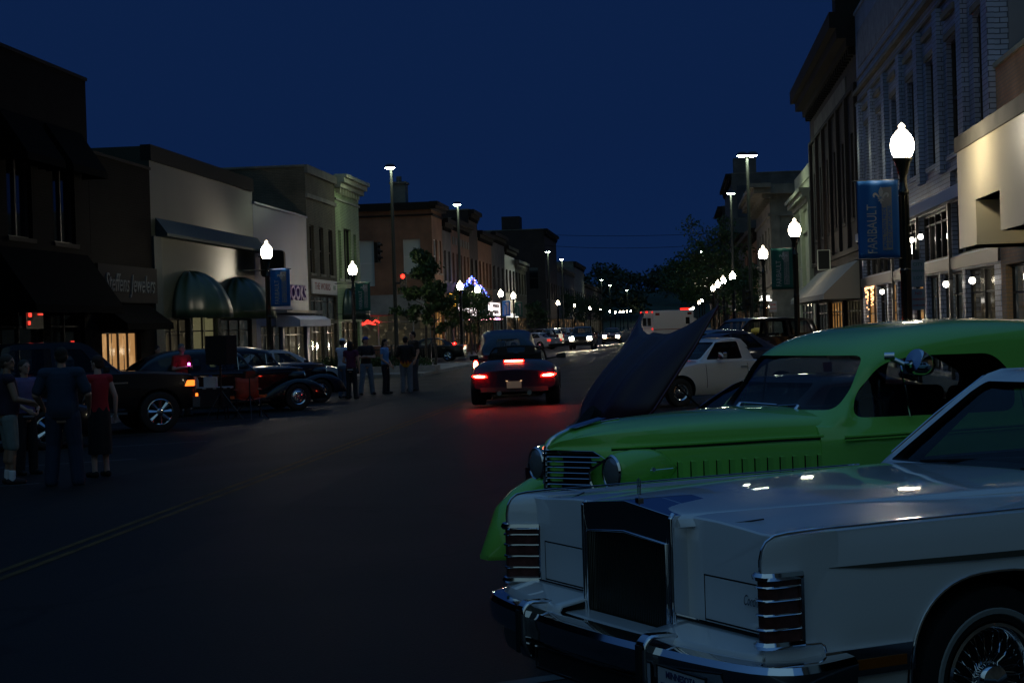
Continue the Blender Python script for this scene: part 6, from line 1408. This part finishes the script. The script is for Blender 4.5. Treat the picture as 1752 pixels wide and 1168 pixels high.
mb=MB().use(M_rub); W=[(-1.72,-.64,.92),(-1.95,-.60,1.10),(-2.06,-.52,1.20),(-2.08,-.25,1.235),(-2.085,0,1.24),(-2.08,.25,1.235),(-2.06,.52,1.20),(-1.95,.60,1.10),(-1.72,.64,.92)]; mb.tube(W,.022,n=6); mb.build('windscreen_frame',parent=Rd,smooth=50)
mb=MB().use(M_cg); mb.grid([[ (W[i][0],W[i][1]*.98,.92),(W[i][0]*(1)-.0,W[i][1]*.98,W[i][2]-.01)] for i in range(1,8)]); mb.build('windscreen',parent=Rd,fixn=False)
seats(Rd,0,0,.42,.30,rows=(-2.35,)); 
for sd in (1,-1): mb=MB().use(M_seat); mb.prism(round_poly([(-.12,0),(.12,0),(.1,.18),(-.1,.18)],.04),lambda p,q,t:(t,sd*.30+p,1.05+q),-2.78,-2.70); mb.build('headrest',parent=Rd,smooth=40)
steering(Rd,-1.95,.3,.88)
# ------------------------------------------------------------------ ambulance
M_amr=mat('ambulance red lamp',(.4,0,0),.3,emit=(1,.02,.01),estr=2.2)
AM=empty('ambulance',(2.6,153.5,0),R(30),'white box ambulance with red lamps parked across the right lane far down the street','ambulance')
P_am=paint('ambulance white',(.62,.60,.58),.35)
mb=MB().use(P_am); mb.prism(round_poly([(-1.15,.45),(1.15,.45),(1.15,2.72),(-1.15,2.72)],.08,3),lambda a,c,t:(t,a,c),-6.1,-2.1); bo=mb.build('box_body',parent=AM,smooth=30)
cst=[(-s,[(0,zb),(w*.8,zb),(w,zb+.1),(w,zt-.2),(w-.1,zt-.03),(0,zt)]) for s,w,zb,zt in ((0,.85,.45,.95),(.2,.98,.4,1.12),(.9,1.0,.4,1.25),(1.15,1.0,.4,1.32),(1.5,.98,.4,1.75),(1.8,.95,.4,2.02),(2.1,.95,.4,2.05))]
cb=boolean(loft(cst,2,2,P_am,35),[prism_y(arch_poly(-.75,.38,.44,2),sd*.7,sd*1.4,M_under) for sd in (1,-1)]); sm(cb,35); link('cab',cb,AM)
for sd in (1,-1):
    mb=MB().use(M_glass); mb.prism(round_poly([(-1.28,1.28),(-1.5,1.62),(-2.02,1.7),(-2.02,1.28)],.04),lambda a,c,t:(a,t,c),sd*.955,sd*1.012); mb.build('side_window',parent=AM)
    mb=MB().use(M_glass); mb.prism(round_poly([(-2.9,1.5),(-2.5,1.5),(-2.5,2.1),(-2.9,2.1)],.04),lambda a,c,t:(a,t,c),sd*1.14,sd*1.158); mb.build('side_window',parent=AM)
    mb=MB().use(mat('ambulance red stripe',(.22,.04,.03),.4)); mb.box((-6.08,sd*1.152-.004,1.05),(-2.12,sd*1.152+.004,1.12)); mb.build('stripe',parent=AM)
    for x in (-5.7,-2.5): mb=MB().use(M_red_off); mb.box((x-.2,sd*1.16-.03,2.3),(x+.2,sd*1.16+.03,2.52)); mb.build('warning_lamp',parent=AM)
    for x in (-.75,-4.7): wheel(AM,x,sd*.88,.38,sd,.38,.24,.22,'disc')
    mb=MB().use(M_glass); mb.box((-6.13,sd*.12,1.4) if sd>0 else (-6.13,-.7,1.4),(-6.10,.7,2.1) if sd>0 else (-6.10,-.12,2.1)); mb.build('rear_window',parent=AM)
    mb=MB().use(M_amr); mb.cbox((-6.13,sd*.95,1.15),(.06,.12,.12)); mb.build('taillight',parent=AM)
    mb=MB().use(M_amr); mb.cbox((-6.13,sd*1.0,2.6),(.06,.14,.09)); mb.build('warning_lamp',parent=AM)
mb=MB().use(M_amr); mb.cbox((-6.13,0,2.62),(.06,.3,.1)); mb.build('warning_lamp',parent=AM)
mb=MB().use(M_amr); mb.box((-2.4,-.6,2.73),(-2.15,.6,2.9)); mb.build('light_bar',parent=AM)
mb=MB().use(M_amb); mb.cbox((-2.08,-1.0,2.5),(.05,.15,.12)); mb.build('amber_lamp',parent=AM)
# ------------------------------------------------------------------ people
M_skin=mat('skin',(.42,.24,.17),.5); M_skin2=mat('tanned skin',(.30,.17,.11),.5); M_eye=mat('eye',(.03,.02,.02),.1)
def blob(mb,c,r,n=14,M=None):
    c=Vector(c); rows=[]
    for i in range(n+1):
        a=-math.pi/2+math.pi*i/n; rows.append([tuple(c+Vector((r[0]*math.cos(a)*math.cos(b),r[1]*math.cos(a)*math.sin(b),r[2]*math.sin(a)))) for b in [2*math.pi*k/(n+4) for k in range(n+4)]])
    mb.grid(rows,closed_v=True)
def limb(mb,p,q,r0,r1,n=12):
    p=Vector(p); q=Vector(q); d=(q-p); L=d.length; d.normalize(); pts=[]; rr=[]
    for k in range(5): a=math.pi/2*k/4; pts.append(p-d*r0*math.cos(a)); rr.append(max(r0*math.sin(a),.0008))
    for k in range(1,5): t=k/5; pts.append(p+d*L*t); rr.append(r0+(r1-r0)*t)
    for k in range(5): a=math.pi/2*k/4; pts.append(q+d*r1*math.sin(a)); rr.append(max(r1*math.cos(a),.0008))
    mb.tube(pts,rr,n=n)
def fuse(mb,vox,m,it=4):
    me=mb.mesh('x'); me.materials.clear(); me.materials.append(m)
    o=temp(me); r=o.modifiers.new('r','REMESH'); r.mode='VOXEL'; r.voxel_size=vox; r.use_smooth_shade=True
    s=o.modifiers.new('s','SMOOTH'); s.iterations=it; s.factor=.5
    bpy.context.view_layer.update()
    out=bpy.data.meshes.new_from_object(o.evaluated_get(bpy.context.evaluated_depsgraph_get()))
    COL.objects.unlink(o); bpy.data.objects.remove(o)
    out.materials.clear(); out.materials.append(m); out.polygons.foreach_set('use_smooth',[True]*len(out.polygons))
    return out
def hand(mb,w,d,palm_n,side,s=1.0):
    """w wrist, d pointing along the hand, palm_n palm normal"""
    w=Vector(w); d=Vector(d).normalized(); n=Vector(palm_n); n=(n-d*n.dot(d)).normalized(); t=d.cross(n)*side
    for k in range(4): 
        y=(-.027+.018*k)*s; limb(mb,w+t*y*.7,w+d*.085*s+t*y,.014*s,.011*s,8)
        a=w+d*.088*s+t*y; L=(.066,.076,.070,.054)[k]*s; c=a+d*L*.5+n*.008*s; e=c+d*L*.42+n*.024*s
        limb(mb,a,c,.0095*s,.0085*s,8); limb(mb,c,e,.0085*s,.007*s,8)
    a=w+d*.025*s-t*.025*s; c=a+d*.035*s-t*.022*s+n*.012*s; e=c+d*.03*s-t*.004*s+n*.014*s
    limb(mb,a,c,.012*s,.010*s,8); limb(mb,c,e,.010*s,.008*s,8)
def person(label,loc,rz,h=1.75,vox=.012,build=1.0,arms=((.05,-.28,1.12),(.25,-.2,1.1)),arml=None,feet=(.12,.12),stride=(0,0),headturn=0,skin=None,
           shirt=None,sleeve=.6,pants=None,leglen=1.0,skirt=None,hair=None,hairlong=0,cap=None,shoes=None,hem=None,belly=0.0,socks=None,shirt_low=.98):
    P=empty('person',loc,rz,label,'person'); sk=skin or M_skin; k=h/1.75; P.scale=(k,k,k)
    B=build; hipz=.90
    hip=[Vector((0,sd*.085*B,hipz)) for sd in (1,-1)]; ank=[Vector((stride[i],sd*feet[i],.075)) for i,sd in enumerate((1,-1))]
    knee=[(hip[i]+ank[i])/2+Vector((.03,0,.03)) for i in (0,1)]
    sh=[Vector((-.01,sd*.175*B,1.42)) for sd in (1,-1)]
    elb=[Vector(a) for a in arms]; wr=[Vector(a) for a in (arml or ((.22,.16,.98),(.22,-.16,.98)))]
    def torso(mb,e=0.0,low=.80):
        K=[(.80,.085,.13,0),(.86,.105,.158,0),(.94,.108+belly*.5,.155,0),(1.02,.102+belly*.9,.142+belly*.3,.2),(1.10,.100+belly,.133+belly*.4,.5),(1.20,.104+belly*.6,.140,.4),(1.30,.110,.155,.1),(1.38,.100,.160,0),(1.43,.080,.135,0),(1.47,.05,.08,0)]
        K=[k_ for k_ in K if k_[0]>=low-.001]; K=[tuple(q) for q in spline(K,4)]
        rows=[[(belly*k_[3]+(k_[1]*B+e)*math.cos(t)*(1.0+.12*math.sin(t)**2),(k_[2]*B+e)*math.sin(t),k_[0]+(e*1.2 if k_[0]>1.4 else 0)) for t in [2*math.pi*q/24 for q in range(24)]] for k_ in K]
        b0=len(mb.v); mb.grid(rows,closed_v=True); mb.face([b0+i for i in range(24)][::-1]); mb.face([len(mb.v)-24+i for i in range(24)])
    mb=MB(); torso(mb)
    limb(mb,(0,0,1.42),(.01,0,1.54),.06,.052); limb(mb,sh[0],sh[1],.062*B,.062*B)
    ct,st_=math.cos(headturn),math.sin(headturn)
    def H(x,y,z): return (.02+x*ct-y*st_, x*st_+y*ct, z)
    blob(mb,H(0,0,1.655),(.088,.075,.098)); blob(mb,H(.025,0,1.60),(.062,.055,.062)); blob(mb,H(.085,0,1.635),(.022,.014,.024),8); blob(mb,H(.078,0,1.593),(.014,.026,.010),8); blob(mb,H(.066,0,1.555),(.024,.026,.018),8)
    for sd in (1,-1): blob(mb,H(-.005,sd*.076,1.64),(.018,.010,.030),8); blob(mb,H(.07,sd*.032,1.672),(.016,.022,.010),8)
    for i,sd in enumerate((1,-1)):
        limb(mb,sh[i],elb[i],.052*B,.041*B); limb(mb,elb[i],wr[i],.041*B,.027)
        d=(wr[i]-elb[i]).normalized(); hand(mb,wr[i]+d*.01,d,Vector((0,-sd,0))+Vector((0,0,-.4)),sd)
        limb(mb,hip[i],knee[i],.088*B,.060*B); limb(mb,knee[i]+Vector((-.01,0,-.06)),knee[i].lerp(ank[i],.45)+Vector((-.015,0,0)),.056*B,.056*B); limb(mb,knee[i],ank[i],.055*B,.038)
        limb(mb,ank[i]+Vector((-.03,0,-.03)),ank[i]+Vector((.14,sd*.02,-.045)),.038,.030)
    link('body',fuse(mb,vox,sk,3),P)
    if shirt:
        mb=MB(); torso(mb,.014,min(shirt_low-.09,.94)); limb(mb,sh[0],sh[1],.075*B,.075*B)
        if sleeve>0:
            for i in (0,1): limb(mb,sh[i],sh[i].lerp(elb[i],min(1,sleeve)),.068*B,.060*B)
            if sleeve>1:
                for i in (0,1): limb(mb,elb[i],elb[i].lerp(wr[i],sleeve-1),.055*B,.042*B)
        so=link('shirt',fuse(mb,vox,shirt,2),P)
        if hem: mb=MB(); blob(mb,(belly*.3,0,.89),(.125*B+belly*.5,.178*B,.05)); link('hem',fuse(mb,vox,hem,2),so)
    if pants:
        mb=MB(); blob(mb,(0,0,.90),(.118*B,.168*B,.12))
        for i in (0,1):
            limb(mb,hip[i]-Vector((0,0,.02)),knee[i],.103*B,.080*B)
            if leglen>.5: e=knee[i].lerp(ank[i],(leglen-.5)*2)+Vector((0,0,-.02)); limb(mb,knee[i],e,.080*B,.072*B)
            else: pass
        link('trousers' if leglen>.6 else 'shorts',fuse(mb,vox,pants,2),P)
    if skirt:
        mb=MB().use(skirt); rows=[]
        for z,rx,ry in ((1.02,.112,.15),(.92,.135,.178),(.75,.14,.185),(.5,.145,.185),(.33,.155,.19)): rows.append([((rx+.006*math.cos(7*b))*B*math.cos(b),(ry+.006*math.cos(7*b))*B*math.sin(b),z) for b in [2*math.pi*q/40 for q in range(40)]])
        mb.grid(rows,closed_v=True); mb.build('skirt',parent=P,smooth=60)
    if hair:
        mb=MB(); blob(mb,H(-.016,0,1.68),(.092,.086,.088)); blob(mb,H(-.05,0,1.63),(.055,.078,.07))
        if hairlong:
            for q in (-1,0,1): limb(mb,H(-.05,q*.04,1.66),H(-.085,q*.055,1.66-hairlong),.055,.04)
        link('hair',fuse(mb,max(.008,vox),hair,2),P)
    if cap:
        mb=MB(); blob(mb,H(-.005,0,1.70),(.100,.088,.072)); blob(mb,H(.10,0,1.70),(.07,.065,.012)); link('cap',fuse(mb,max(.006,vox*.7),cap,1),P)
    for i,sd in enumerate((1,-1)):
        mb=MB(); limb(mb,ank[i]+Vector((-.035,0,-.032)),ank[i]+Vector((.15,sd*.02,-.040)),.046,.040); 
        so=link('shoe',fuse(mb,vox,shoes or M_rub,1),P)
        if socks: mb=MB(); limb(mb,ank[i]+Vector((0,0,-.01)),ank[i].lerp(knee[i],.22),.050,.050); link('sock',fuse(mb,vox,socks,1),so)
        mb=MB(); mb.use(M_eye); blob(mb,H(.081,sd*.030,1.657),(.009,.011,.008),8); mb.build('eye',parent=P)
    return P
c_=lambda n,col:mat(n,col,.85,noise=(9,.12))
person('man in dark sleeveless top, pale shorts and white socks at the left edge',(-9.12,22.7,LOW),R(35),1.76,.009,1.08,arms=((.06,.26,1.14),(.05,-.27,1.15)),arml=((.30,.20,1.08),(.30,-.22,1.10)),headturn=-.5,shirt=c_('plum black cotton',(.03,.018,.035)),sleeve=0,pants=c_('pale grey cotton',(.20,.23,.22)),leglen=.5,hair=c_('brown grey hair',(.06,.045,.035)),shoes=c_('dark trainer',(.03,.02,.02)),socks=c_('white cotton',(.7,.7,.72)),belly=.03,skin=M_skin2)
person('broad man in navy blue shirt and jeans seen from behind in the near group',(-8.2,22.3,LOW),R(98),1.83,.009,1.22,arms=((-.02,.33,1.16),(-.02,-.33,1.16)),arml=((.20,.28,.98),(.18,-.30,.97)),feet=(.17,.17),headturn=.25,shirt=c_('navy cotton',(.02,.038,.065)),sleeve=.8,pants=c_('blue denim',(.018,.032,.06)),hair=c_('dark brown hair',(.02,.014,.01)),shoes=c_('brown shoe',(.04,.02,.015)),belly=.04,shirt_low=.92)
person('woman in sleeveless red top and long black skirt beside the broad man',(-8.15,23.6,LOW),R(140),1.70,.009,.94,arms=((-.06,.23,1.15),(-.06,-.24,1.15)),arml=((.20,.12,1.10),(-.02,-.26,.93)),feet=(.10,.10),headturn=.35,shirt=c_('bright red knit',(.38,.012,.02)),sleeve=.12,skirt=c_('black cotton',(.008,.008,.009)),hair=c_('curly brown hair',(.05,.025,.018)),shoes=c_('black sandal',(.01,.01,.01)),skin=mat('pale skin',(.50,.32,.26),.5))
person('person in faded violet top half hidden between the two near men',(-9.5,24.3,LOW),R(-35),1.66,.011,1.0,arms=((.0,.24,1.14),(.0,-.24,1.14)),arml=((.2,.1,1.0),(.22,-.12,1.0)),shirt=c_('violet cotton',(.13,.10,.22)),sleeve=.5,pants=c_('black trouser cotton',(.01,.01,.012)),hair=c_('ash brown hair',(.05,.04,.03)),hem=c_('pale hem cotton',(.2,.22,.26)))
fm=mat('black shirt with flames',(.006,.006,.007),.8); nt=fm.node_tree; b=nt.nodes['Principled BSDF']
tc=nt.nodes.new('ShaderNodeTexCoord'); mp=nt.nodes.new('ShaderNodeMapping'); mp.inputs['Scale'].default_value=(9,9,2.2); nz=nt.nodes.new('ShaderNodeTexNoise'); nz.inputs['Scale'].default_value=1; nz.inputs['Detail'].default_value=2
nt.links.new(tc.outputs['Object'],mp.inputs[0]); nt.links.new(mp.outputs[0],nz.inputs['Vector']); sx=nt.nodes.new('ShaderNodeSeparateXYZ'); nt.links.new(tc.outputs['Object'],sx.inputs[0])
ma=nt.nodes.new('ShaderNodeMath'); ma.operation='MULTIPLY_ADD'; ma.inputs[1].default_value=-.55; nt.links.new(nz.outputs['Fac'],ma.inputs[0]); nt.links.new(sx.outputs[2],ma.inputs[2])
cr2=nt.nodes.new('ShaderNodeValToRGB'); cr2.color_ramp.elements[0].position=.62; cr2.color_ramp.elements[0].color=(.50,.22,.01,1); cr2.color_ramp.elements[1].position=.74; cr2.color_ramp.elements[1].color=(.006,.006,.007,1); e=cr2.color_ramp.elements.new(.70); e.color=(.25,.03,.005,1)
nt.links.new(ma.outputs[0],cr2.inputs[0]); nt.links.new(cr2.outputs[0],b.inputs['Base Color'])
jean=c_('mid blue denim',(.07,.11,.18)); dkt=c_('dark trousers',(.012,.012,.016)); dh=c_('long dark hair',(.012,.008,.007))
person('man in white cap and white shirt, far left of the standing group',(-9.85,50.0,LOW),R(60),1.74,.014,1.0,shirt=c_('white shirt cotton',(.5,.55,.7)),pants=jean,cap=c_('white cap',(.45,.5,.6)),hair=dh)
person('woman in maroon top with white hem and dark jeans seen from behind',(-9.45,49.2,LOW),R(80),1.66,.014,.98,arms=((-.02,.24,1.14),(-.02,-.25,1.14)),arml=((.2,.05,1.0),(.05,-.24,.90)),shirt=c_('maroon cotton',(.09,.015,.05)),sleeve=.35,pants=c_('near black denim',(.012,.015,.02)),hair=dh,hairlong=.16,hem=c_('white hem cotton',(.4,.42,.45)))
person('man in blue cap with folded arms, dark shirt and pale jeans',(-9.56,52.2,LOW),R(-60),1.76,.014,1.05,arms=((.04,.27,1.14),(.04,-.27,1.14)),arml=((.20,-.06,1.17),(.22,.06,1.14)),feet=(.19,.19),headturn=.5,shirt=c_('charcoal cotton',(.015,.015,.02)),pants=c_('pale denim',(.10,.14,.20)),cap=c_('blue cap',(.02,.05,.25)),hair=dh)
person('woman in light blue top and black trousers with long dark hair',(-9.02,52.5,LOW),R(-15),1.68,.014,.97,arms=((-.03,.22,1.14),(-.03,-.22,1.13)),arml=((.14,.2,.90),(.20,-.18,.95)),shirt=c_('light blue cotton',(.10,.24,.52)),sleeve=.4,pants=dkt,hair=dh,hairlong=.18)
person('man from behind in black shirt with orange flames around its hem',(-8.45,53.0,LOW),R(95),1.72,.014,1.15,arms=((-.02,.28,1.15),(-.02,-.28,1.15)),arml=((.2,.16,1.02),(.2,-.16,1.02)),shirt=fm,sleeve=.9,pants=c_('grey denim',(.13,.15,.19)),cap=c_('black cap',(.01,.01,.01)),hair=dh,belly=.03,shoes=c_('pale trainer',(.3,.3,.3)),shirt_low=.85)
person('tall man in black shirt facing the man with the flame shirt',(-8.45,54.6,LOW),R(-140),1.88,.014,1.05,arms=((.0,.26,1.15),(.0,-.26,1.15)),arml=((.1,.26,.92),(.12,-.22,.92)),shirt=c_('black tee cotton',(.008,.008,.009)),pants=c_('slate trousers',(.04,.045,.06)),hair=dh)
pr_=person('man in red shirt lit by a magenta lamp, standing beyond the black pickup nose',(-12.05,41.0,LOW),R(-40),1.76,.014,1.05,arms=((.02,.26,1.15),(.02,-.26,1.15)),arml=((.24,.1,1.18),(.26,-.06,1.2)),shirt=c_('red tee cotton',(.35,.02,.015)),pants=dkt,hair=c_('grey hair',(.15,.14,.13)))
person('second figure in dull red standing farther behind the man with the magenta lamp',(-13.4,43.4,LOW),R(-30),1.72,.016,1.0,shirt=c_('dull red cotton',(.22,.02,.012)),pants=dkt,hair=dh)
lp=empty('hand_lamp',(-11.80,40.75,LOW+1.20),R(-40),'tiny magenta light held by the man in red','hand lamp')
mb=MB().use(M_black); mb.cyl((0,0,-.05),(0,0,.05),.02,n=10); mb.build('grip',parent=lp); mb=MB().use(mat('magenta lamp lens',(.5,.1,.6),.4,emit=(1,.15,1),estr=9)); blob(mb,(0,0,.075),(.035,.035,.035),8); mb.build('lens',parent=lp)
# ------------------------------------------------------------------ loudspeaker, table, chair
sp=empty('speaker_stand',(-10.5,38.8,LOW),R(-20),'black tripod stand under the loudspeaker by the table','speaker stand')
mb=MB().use(M_black); mb.cyl((0,0,.25),(0,0,1.28),.02,n=8); mb.cyl((0,0,.62),(0,0,.70),.032,n=10); mb.build('pole',parent=sp)
for a in (0.3,2.4,4.5): mb=MB().use(M_black); mb.tube([(0.02*math.cos(a),.02*math.sin(a),.66),(.50*math.cos(a),.50*math.sin(a),.015)],.014,n=6); mb.tube([(0.02*math.cos(a),.02*math.sin(a),.26),(.26*math.cos(a),.26*math.sin(a),.33)],.010,n=6); mb.build('leg',parent=sp)
sk=empty('loudspeaker',(-10.5,38.8,LOW+1.28),R(-100),'big black loudspeaker box on the tripod stand','loudspeaker')
mb=MB().use(M_blackm); mb.prism(round_poly([(-.22,-.34),(.22,-.26),(.22,.26),(-.22,.34)],.03),lambda a,c,t:(a,c,t),0,.66); mb.build('cabinet',parent=sk)
mb=MB().use(mat('speaker grille cloth',(.01,.01,.01),.9)); mb.box((-.235,-.31,.03),(-.221,.31,.63)); mb.build('grille',parent=sk)
mb=MB().use(M_rub); mb.tube([(0,-.31,.45),(0,-.36,.45),(0,-.36,.3),(0,-.31,.3)],.012,n=6); mb.build('handle',parent=sk)
s2=empty('light_stand',(-9.75,38.5,LOW),R(40),'low dark tripod legs of a second stand beside the orange chair','stand')
mb=MB().use(M_black); mb.cyl((0,0,.2),(0,0,.95),.016,n=8); mb.box((-.12,-.06,.95),(.12,.06,1.12)); mb.build('pole',parent=s2)
for a in (0.1,2.2,4.3): mb=MB().use(M_black); mb.tube([(0,0,.55),(.48*math.cos(a),.48*math.sin(a),.012)],.012,n=6); mb.build('leg',parent=s2)
tb=empty('folding_table',(-11.15,39.3,LOW),R(8),'folding table with pale top beside the loudspeaker','table')
mb=MB().use(mat('pale table top',(.35,.33,.31),.5)); mb.box((-.75,-.35,.71),(.75,.35,.745)); mb.build('tabletop',parent=tb)
for sx_ in (-.62,.62):
    for sy in (-.28,.28): mb=MB().use(M_black); mb.cyl((sx_,sy,0),(sx_*.92,sy,.71),.014,n=6); mb.build('leg',parent=tb)
mb=MB().use(c_('dark table skirt',(.02,.015,.018))); mb.grid([[(-.75+1.5*k/30,-.355-.012*math.sin(k*1.3),z) for k in range(31)] for z in (.74,.45,.3)]); o=mb.build('table_cloth_front',parent=tb,smooth=60,fixn=False)
jg=empty('water_jug',(-10.85,39.2,LOW+.748),0,'squat white jug on the folding table','jug')
mb=MB().use(mat('milky plastic',(.55,.58,.62),.4)); mb.prism(round_poly([(-.15,-.09),(.15,-.09),(.15,.09),(-.15,.09)],.04),lambda a,c,t:(a,c,t),0,.24); mb.build('jug_body',parent=jg,smooth=40)
mb=MB().use(mat('blue plastic cap',(.05,.1,.3),.4)); mb.cyl((0,0,.24),(0,0,.28),.04,n=14); mb.build('cap',parent=jg); 
bt=empty('water_bottle',(-11.15,39.15,LOW+.748),0,'clear water bottle standing left of the white jug','bottle')
mb=MB().use(mat('clear bottle plastic',(.35,.38,.40),.08,spec=.9)); mb.lathe([(0,0),(.034,.002),(.036,.02),(.034,.09),(.036,.15),(.03,.18),(.014,.205),(.013,.22)],n=14); mb.build('bottle_body',parent=bt,smooth=50); mb=MB().use(M_whiteframe); mb.cyl((0,0,.221),(0,0,.238),.015,n=12); mb.build('cap',parent=bt)
ch=empty('folding_chair',(-10.15,39.9,LOW),R(-70),'orange canvas folding chair between the loudspeaker stand and the black hot rod','chair')
M_oc=mat('orange red canvas',(.42,.06,.03),.7,noise=(8,.2))
mb=MB().use(M_oc); mb.grid([[(-.22+.02*math.sin(j),-.27+.54*j/8,z+.02*math.cos(j*.8)) for j in range(9)] for z in (.42,.6,.8,.92)]); mb.build('back',parent=ch,smooth=60,fixn=False).modifiers.new('s','SOLIDIFY').thickness=.006
mb=MB().use(M_oc); mb.grid([[(-.22+.44*i/6,-.27+.54*j/8,.44-.04*math.sin(math.pi*j/8)) for j in range(9)] for i in range(7)]); mb.build('seat',parent=ch,smooth=60,fixn=False).modifiers.new('s','SOLIDIFY').thickness=.006
for sy in (-.28,.28):
    mb=MB().use(M_black); mb.cyl((-.24,sy,0),(.22,sy,.44),.012,n=6); mb.build('leg',parent=ch); mb=MB().use(M_black); mb.cyl((.24,sy,0),(-.24,sy,.44),.012,n=6); mb.cyl((-.24,sy,.44),(-.24,sy,.93),.012,n=6); mb.build('leg',parent=ch)
    mb=MB().use(M_oc); mb.box((-.25,sy-.03,.64),(.22,sy+.03,.66)); mb.build('armrest',parent=ch)
# pink neon sign of the far crossing, a dark car stopper post
# ------------------------------------------------------------------ camera, sky, light
cam=bpy.data.cameras.new('camera'); co=bpy.data.objects.new('camera',cam); COL.objects.link(co); SC.camera=co
cam.sensor_width=36; cam.lens=36*F_PX/1752; cam.clip_start=.1; cam.clip_end=4000
co.location=(0,0,CAMH)
Mc = Matrix.Rotation(YAW,3,'Z') @ Matrix.Rotation(math.pi/2-PITCH,3,'X') @ Matrix.Rotation(-ROLL,3,'Z')
co.rotation_euler = Mc.to_euler()
SC.render.resolution_x=1024; SC.render.resolution_y=682
w=bpy.data.worlds.new('World'); SC.world=w; w.use_nodes=True; nt=w.node_tree
bg=nt.nodes['Background']; sky=nt.nodes.new('ShaderNodeTexSky'); sky.sky_type='NISHITA'; sky.sun_disc=False
SUN_EL=0.0; SUN_AZ=180
sky.sun_elevation=R(SUN_EL); sky.sun_rotation=R(SUN_AZ); sky.ozone_density=4.0; sky.air_density=1.0; sky.dust_density=.3
mul=nt.nodes.new('ShaderNodeVectorMath'); mul.operation='MULTIPLY'; mul.inputs[1].default_value=(.38,.50,.70)
tcw=nt.nodes.new('ShaderNodeTexCoord'); adw=nt.nodes.new('ShaderNodeVectorMath'); adw.operation='ADD'; adw.inputs[1].default_value=(0,0,.42)
nt.links.new(tcw.outputs['Generated'],adw.inputs[0]); nw=nt.nodes.new('ShaderNodeVectorMath'); nw.operation='NORMALIZE'; nt.links.new(adw.outputs[0],nw.inputs[0]); nt.links.new(nw.outputs[0],sky.inputs[0])
nt.links.new(sky.outputs[0],mul.inputs[0])
# air that is already in the earth's shadow still glows: deep blue low down, paler and brighter overhead
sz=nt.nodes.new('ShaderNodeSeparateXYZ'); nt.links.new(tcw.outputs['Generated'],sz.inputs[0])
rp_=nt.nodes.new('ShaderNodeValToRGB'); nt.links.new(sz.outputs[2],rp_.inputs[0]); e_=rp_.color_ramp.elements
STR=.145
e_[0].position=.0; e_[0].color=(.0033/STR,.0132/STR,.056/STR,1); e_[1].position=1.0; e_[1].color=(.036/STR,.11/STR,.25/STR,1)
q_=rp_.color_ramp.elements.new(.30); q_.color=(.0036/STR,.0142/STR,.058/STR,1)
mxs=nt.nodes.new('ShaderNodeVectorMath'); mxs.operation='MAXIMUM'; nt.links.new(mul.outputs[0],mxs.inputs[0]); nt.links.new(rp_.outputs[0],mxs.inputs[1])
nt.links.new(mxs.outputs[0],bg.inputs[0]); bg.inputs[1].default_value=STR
sl=bpy.data.lights.new('dusk_fill','SUN'); sl.energy=.11; sl.angle=R(70); sl.color=(.60,.95,.74)  # wide fill added from behind for the dusk glow; the real sun is down
so=bpy.data.objects.new('dusk_fill',sl); COL.objects.link(so)
so.rotation_euler=Vector((-.12,-.85,.5)).to_track_quat('Z','Y').to_euler()
SC.view_settings.view_transform='Standard'; SC.view_settings.look='None'; SC.view_settings.exposure=0; SC.view_settings.gamma=1
SC.render.engine='CYCLES'
# parts that come as a left and a right piece are two parts
SPL={'fender_blade':1,'edge_trim':1,'filler_panel':1,'filler_trim':1,'hood_edge':1,'vent_post':1,'banner_arm':2,'running_board':1,'tail_lamp':1,'belt_bead':1,'bead_groove':1,'rail':2,'pillar_trim':1,'hood_seam':1}
done={}
for o in list(COL.objects):
    ax=SPL.get(o.name.split('.')[0])
    if ax is None or o.type!='MESH': continue
    if o.data.name not in done:
        bm=bmesh.new(); bm.from_mesh(o.data); seen=set(); isl=[]
        for v in bm.verts:
            if v in seen: continue
            st_=[v]; seen.add(v); g=[]
            while st_:
                u=st_.pop(); g.append(u)
                for e in u.link_edges:
                    t=e.other_vert(u)
                    if t not in seen: seen.add(t); st_.append(t)
            isl.append(g)
        c=[sum(v.co[ax] for v in g)/len(g) for g in isl]; mid=(min(c)+max(c))/2 if c else 0
        A={v.index for g,cc in zip(isl,c) if cc<=mid for v in g}
        if len(isl)<2 or len(A)==len(bm.verts) or max(c)-min(c)<.1: done[o.data.name]=None; bm.free(); continue
        pair=[]
        for keep in (True,False):
            b2=bm.copy(); b2.verts.ensure_lookup_table(); bmesh.ops.delete(b2,geom=[v for v in b2.verts if (v.index in A)!=keep],context='VERTS')
            me=o.data.copy(); b2.to_mesh(me); b2.free(); pair.append(me)
        bm.free(); done[o.data.name]=pair
    pr=done[o.data.name]
    if pr is None: continue
    n=o.copy(); COL.objects.link(n); n.data=pr[1]; o.data=pr[0]; done[pr[0].name]=None; done[pr[1].name]=None
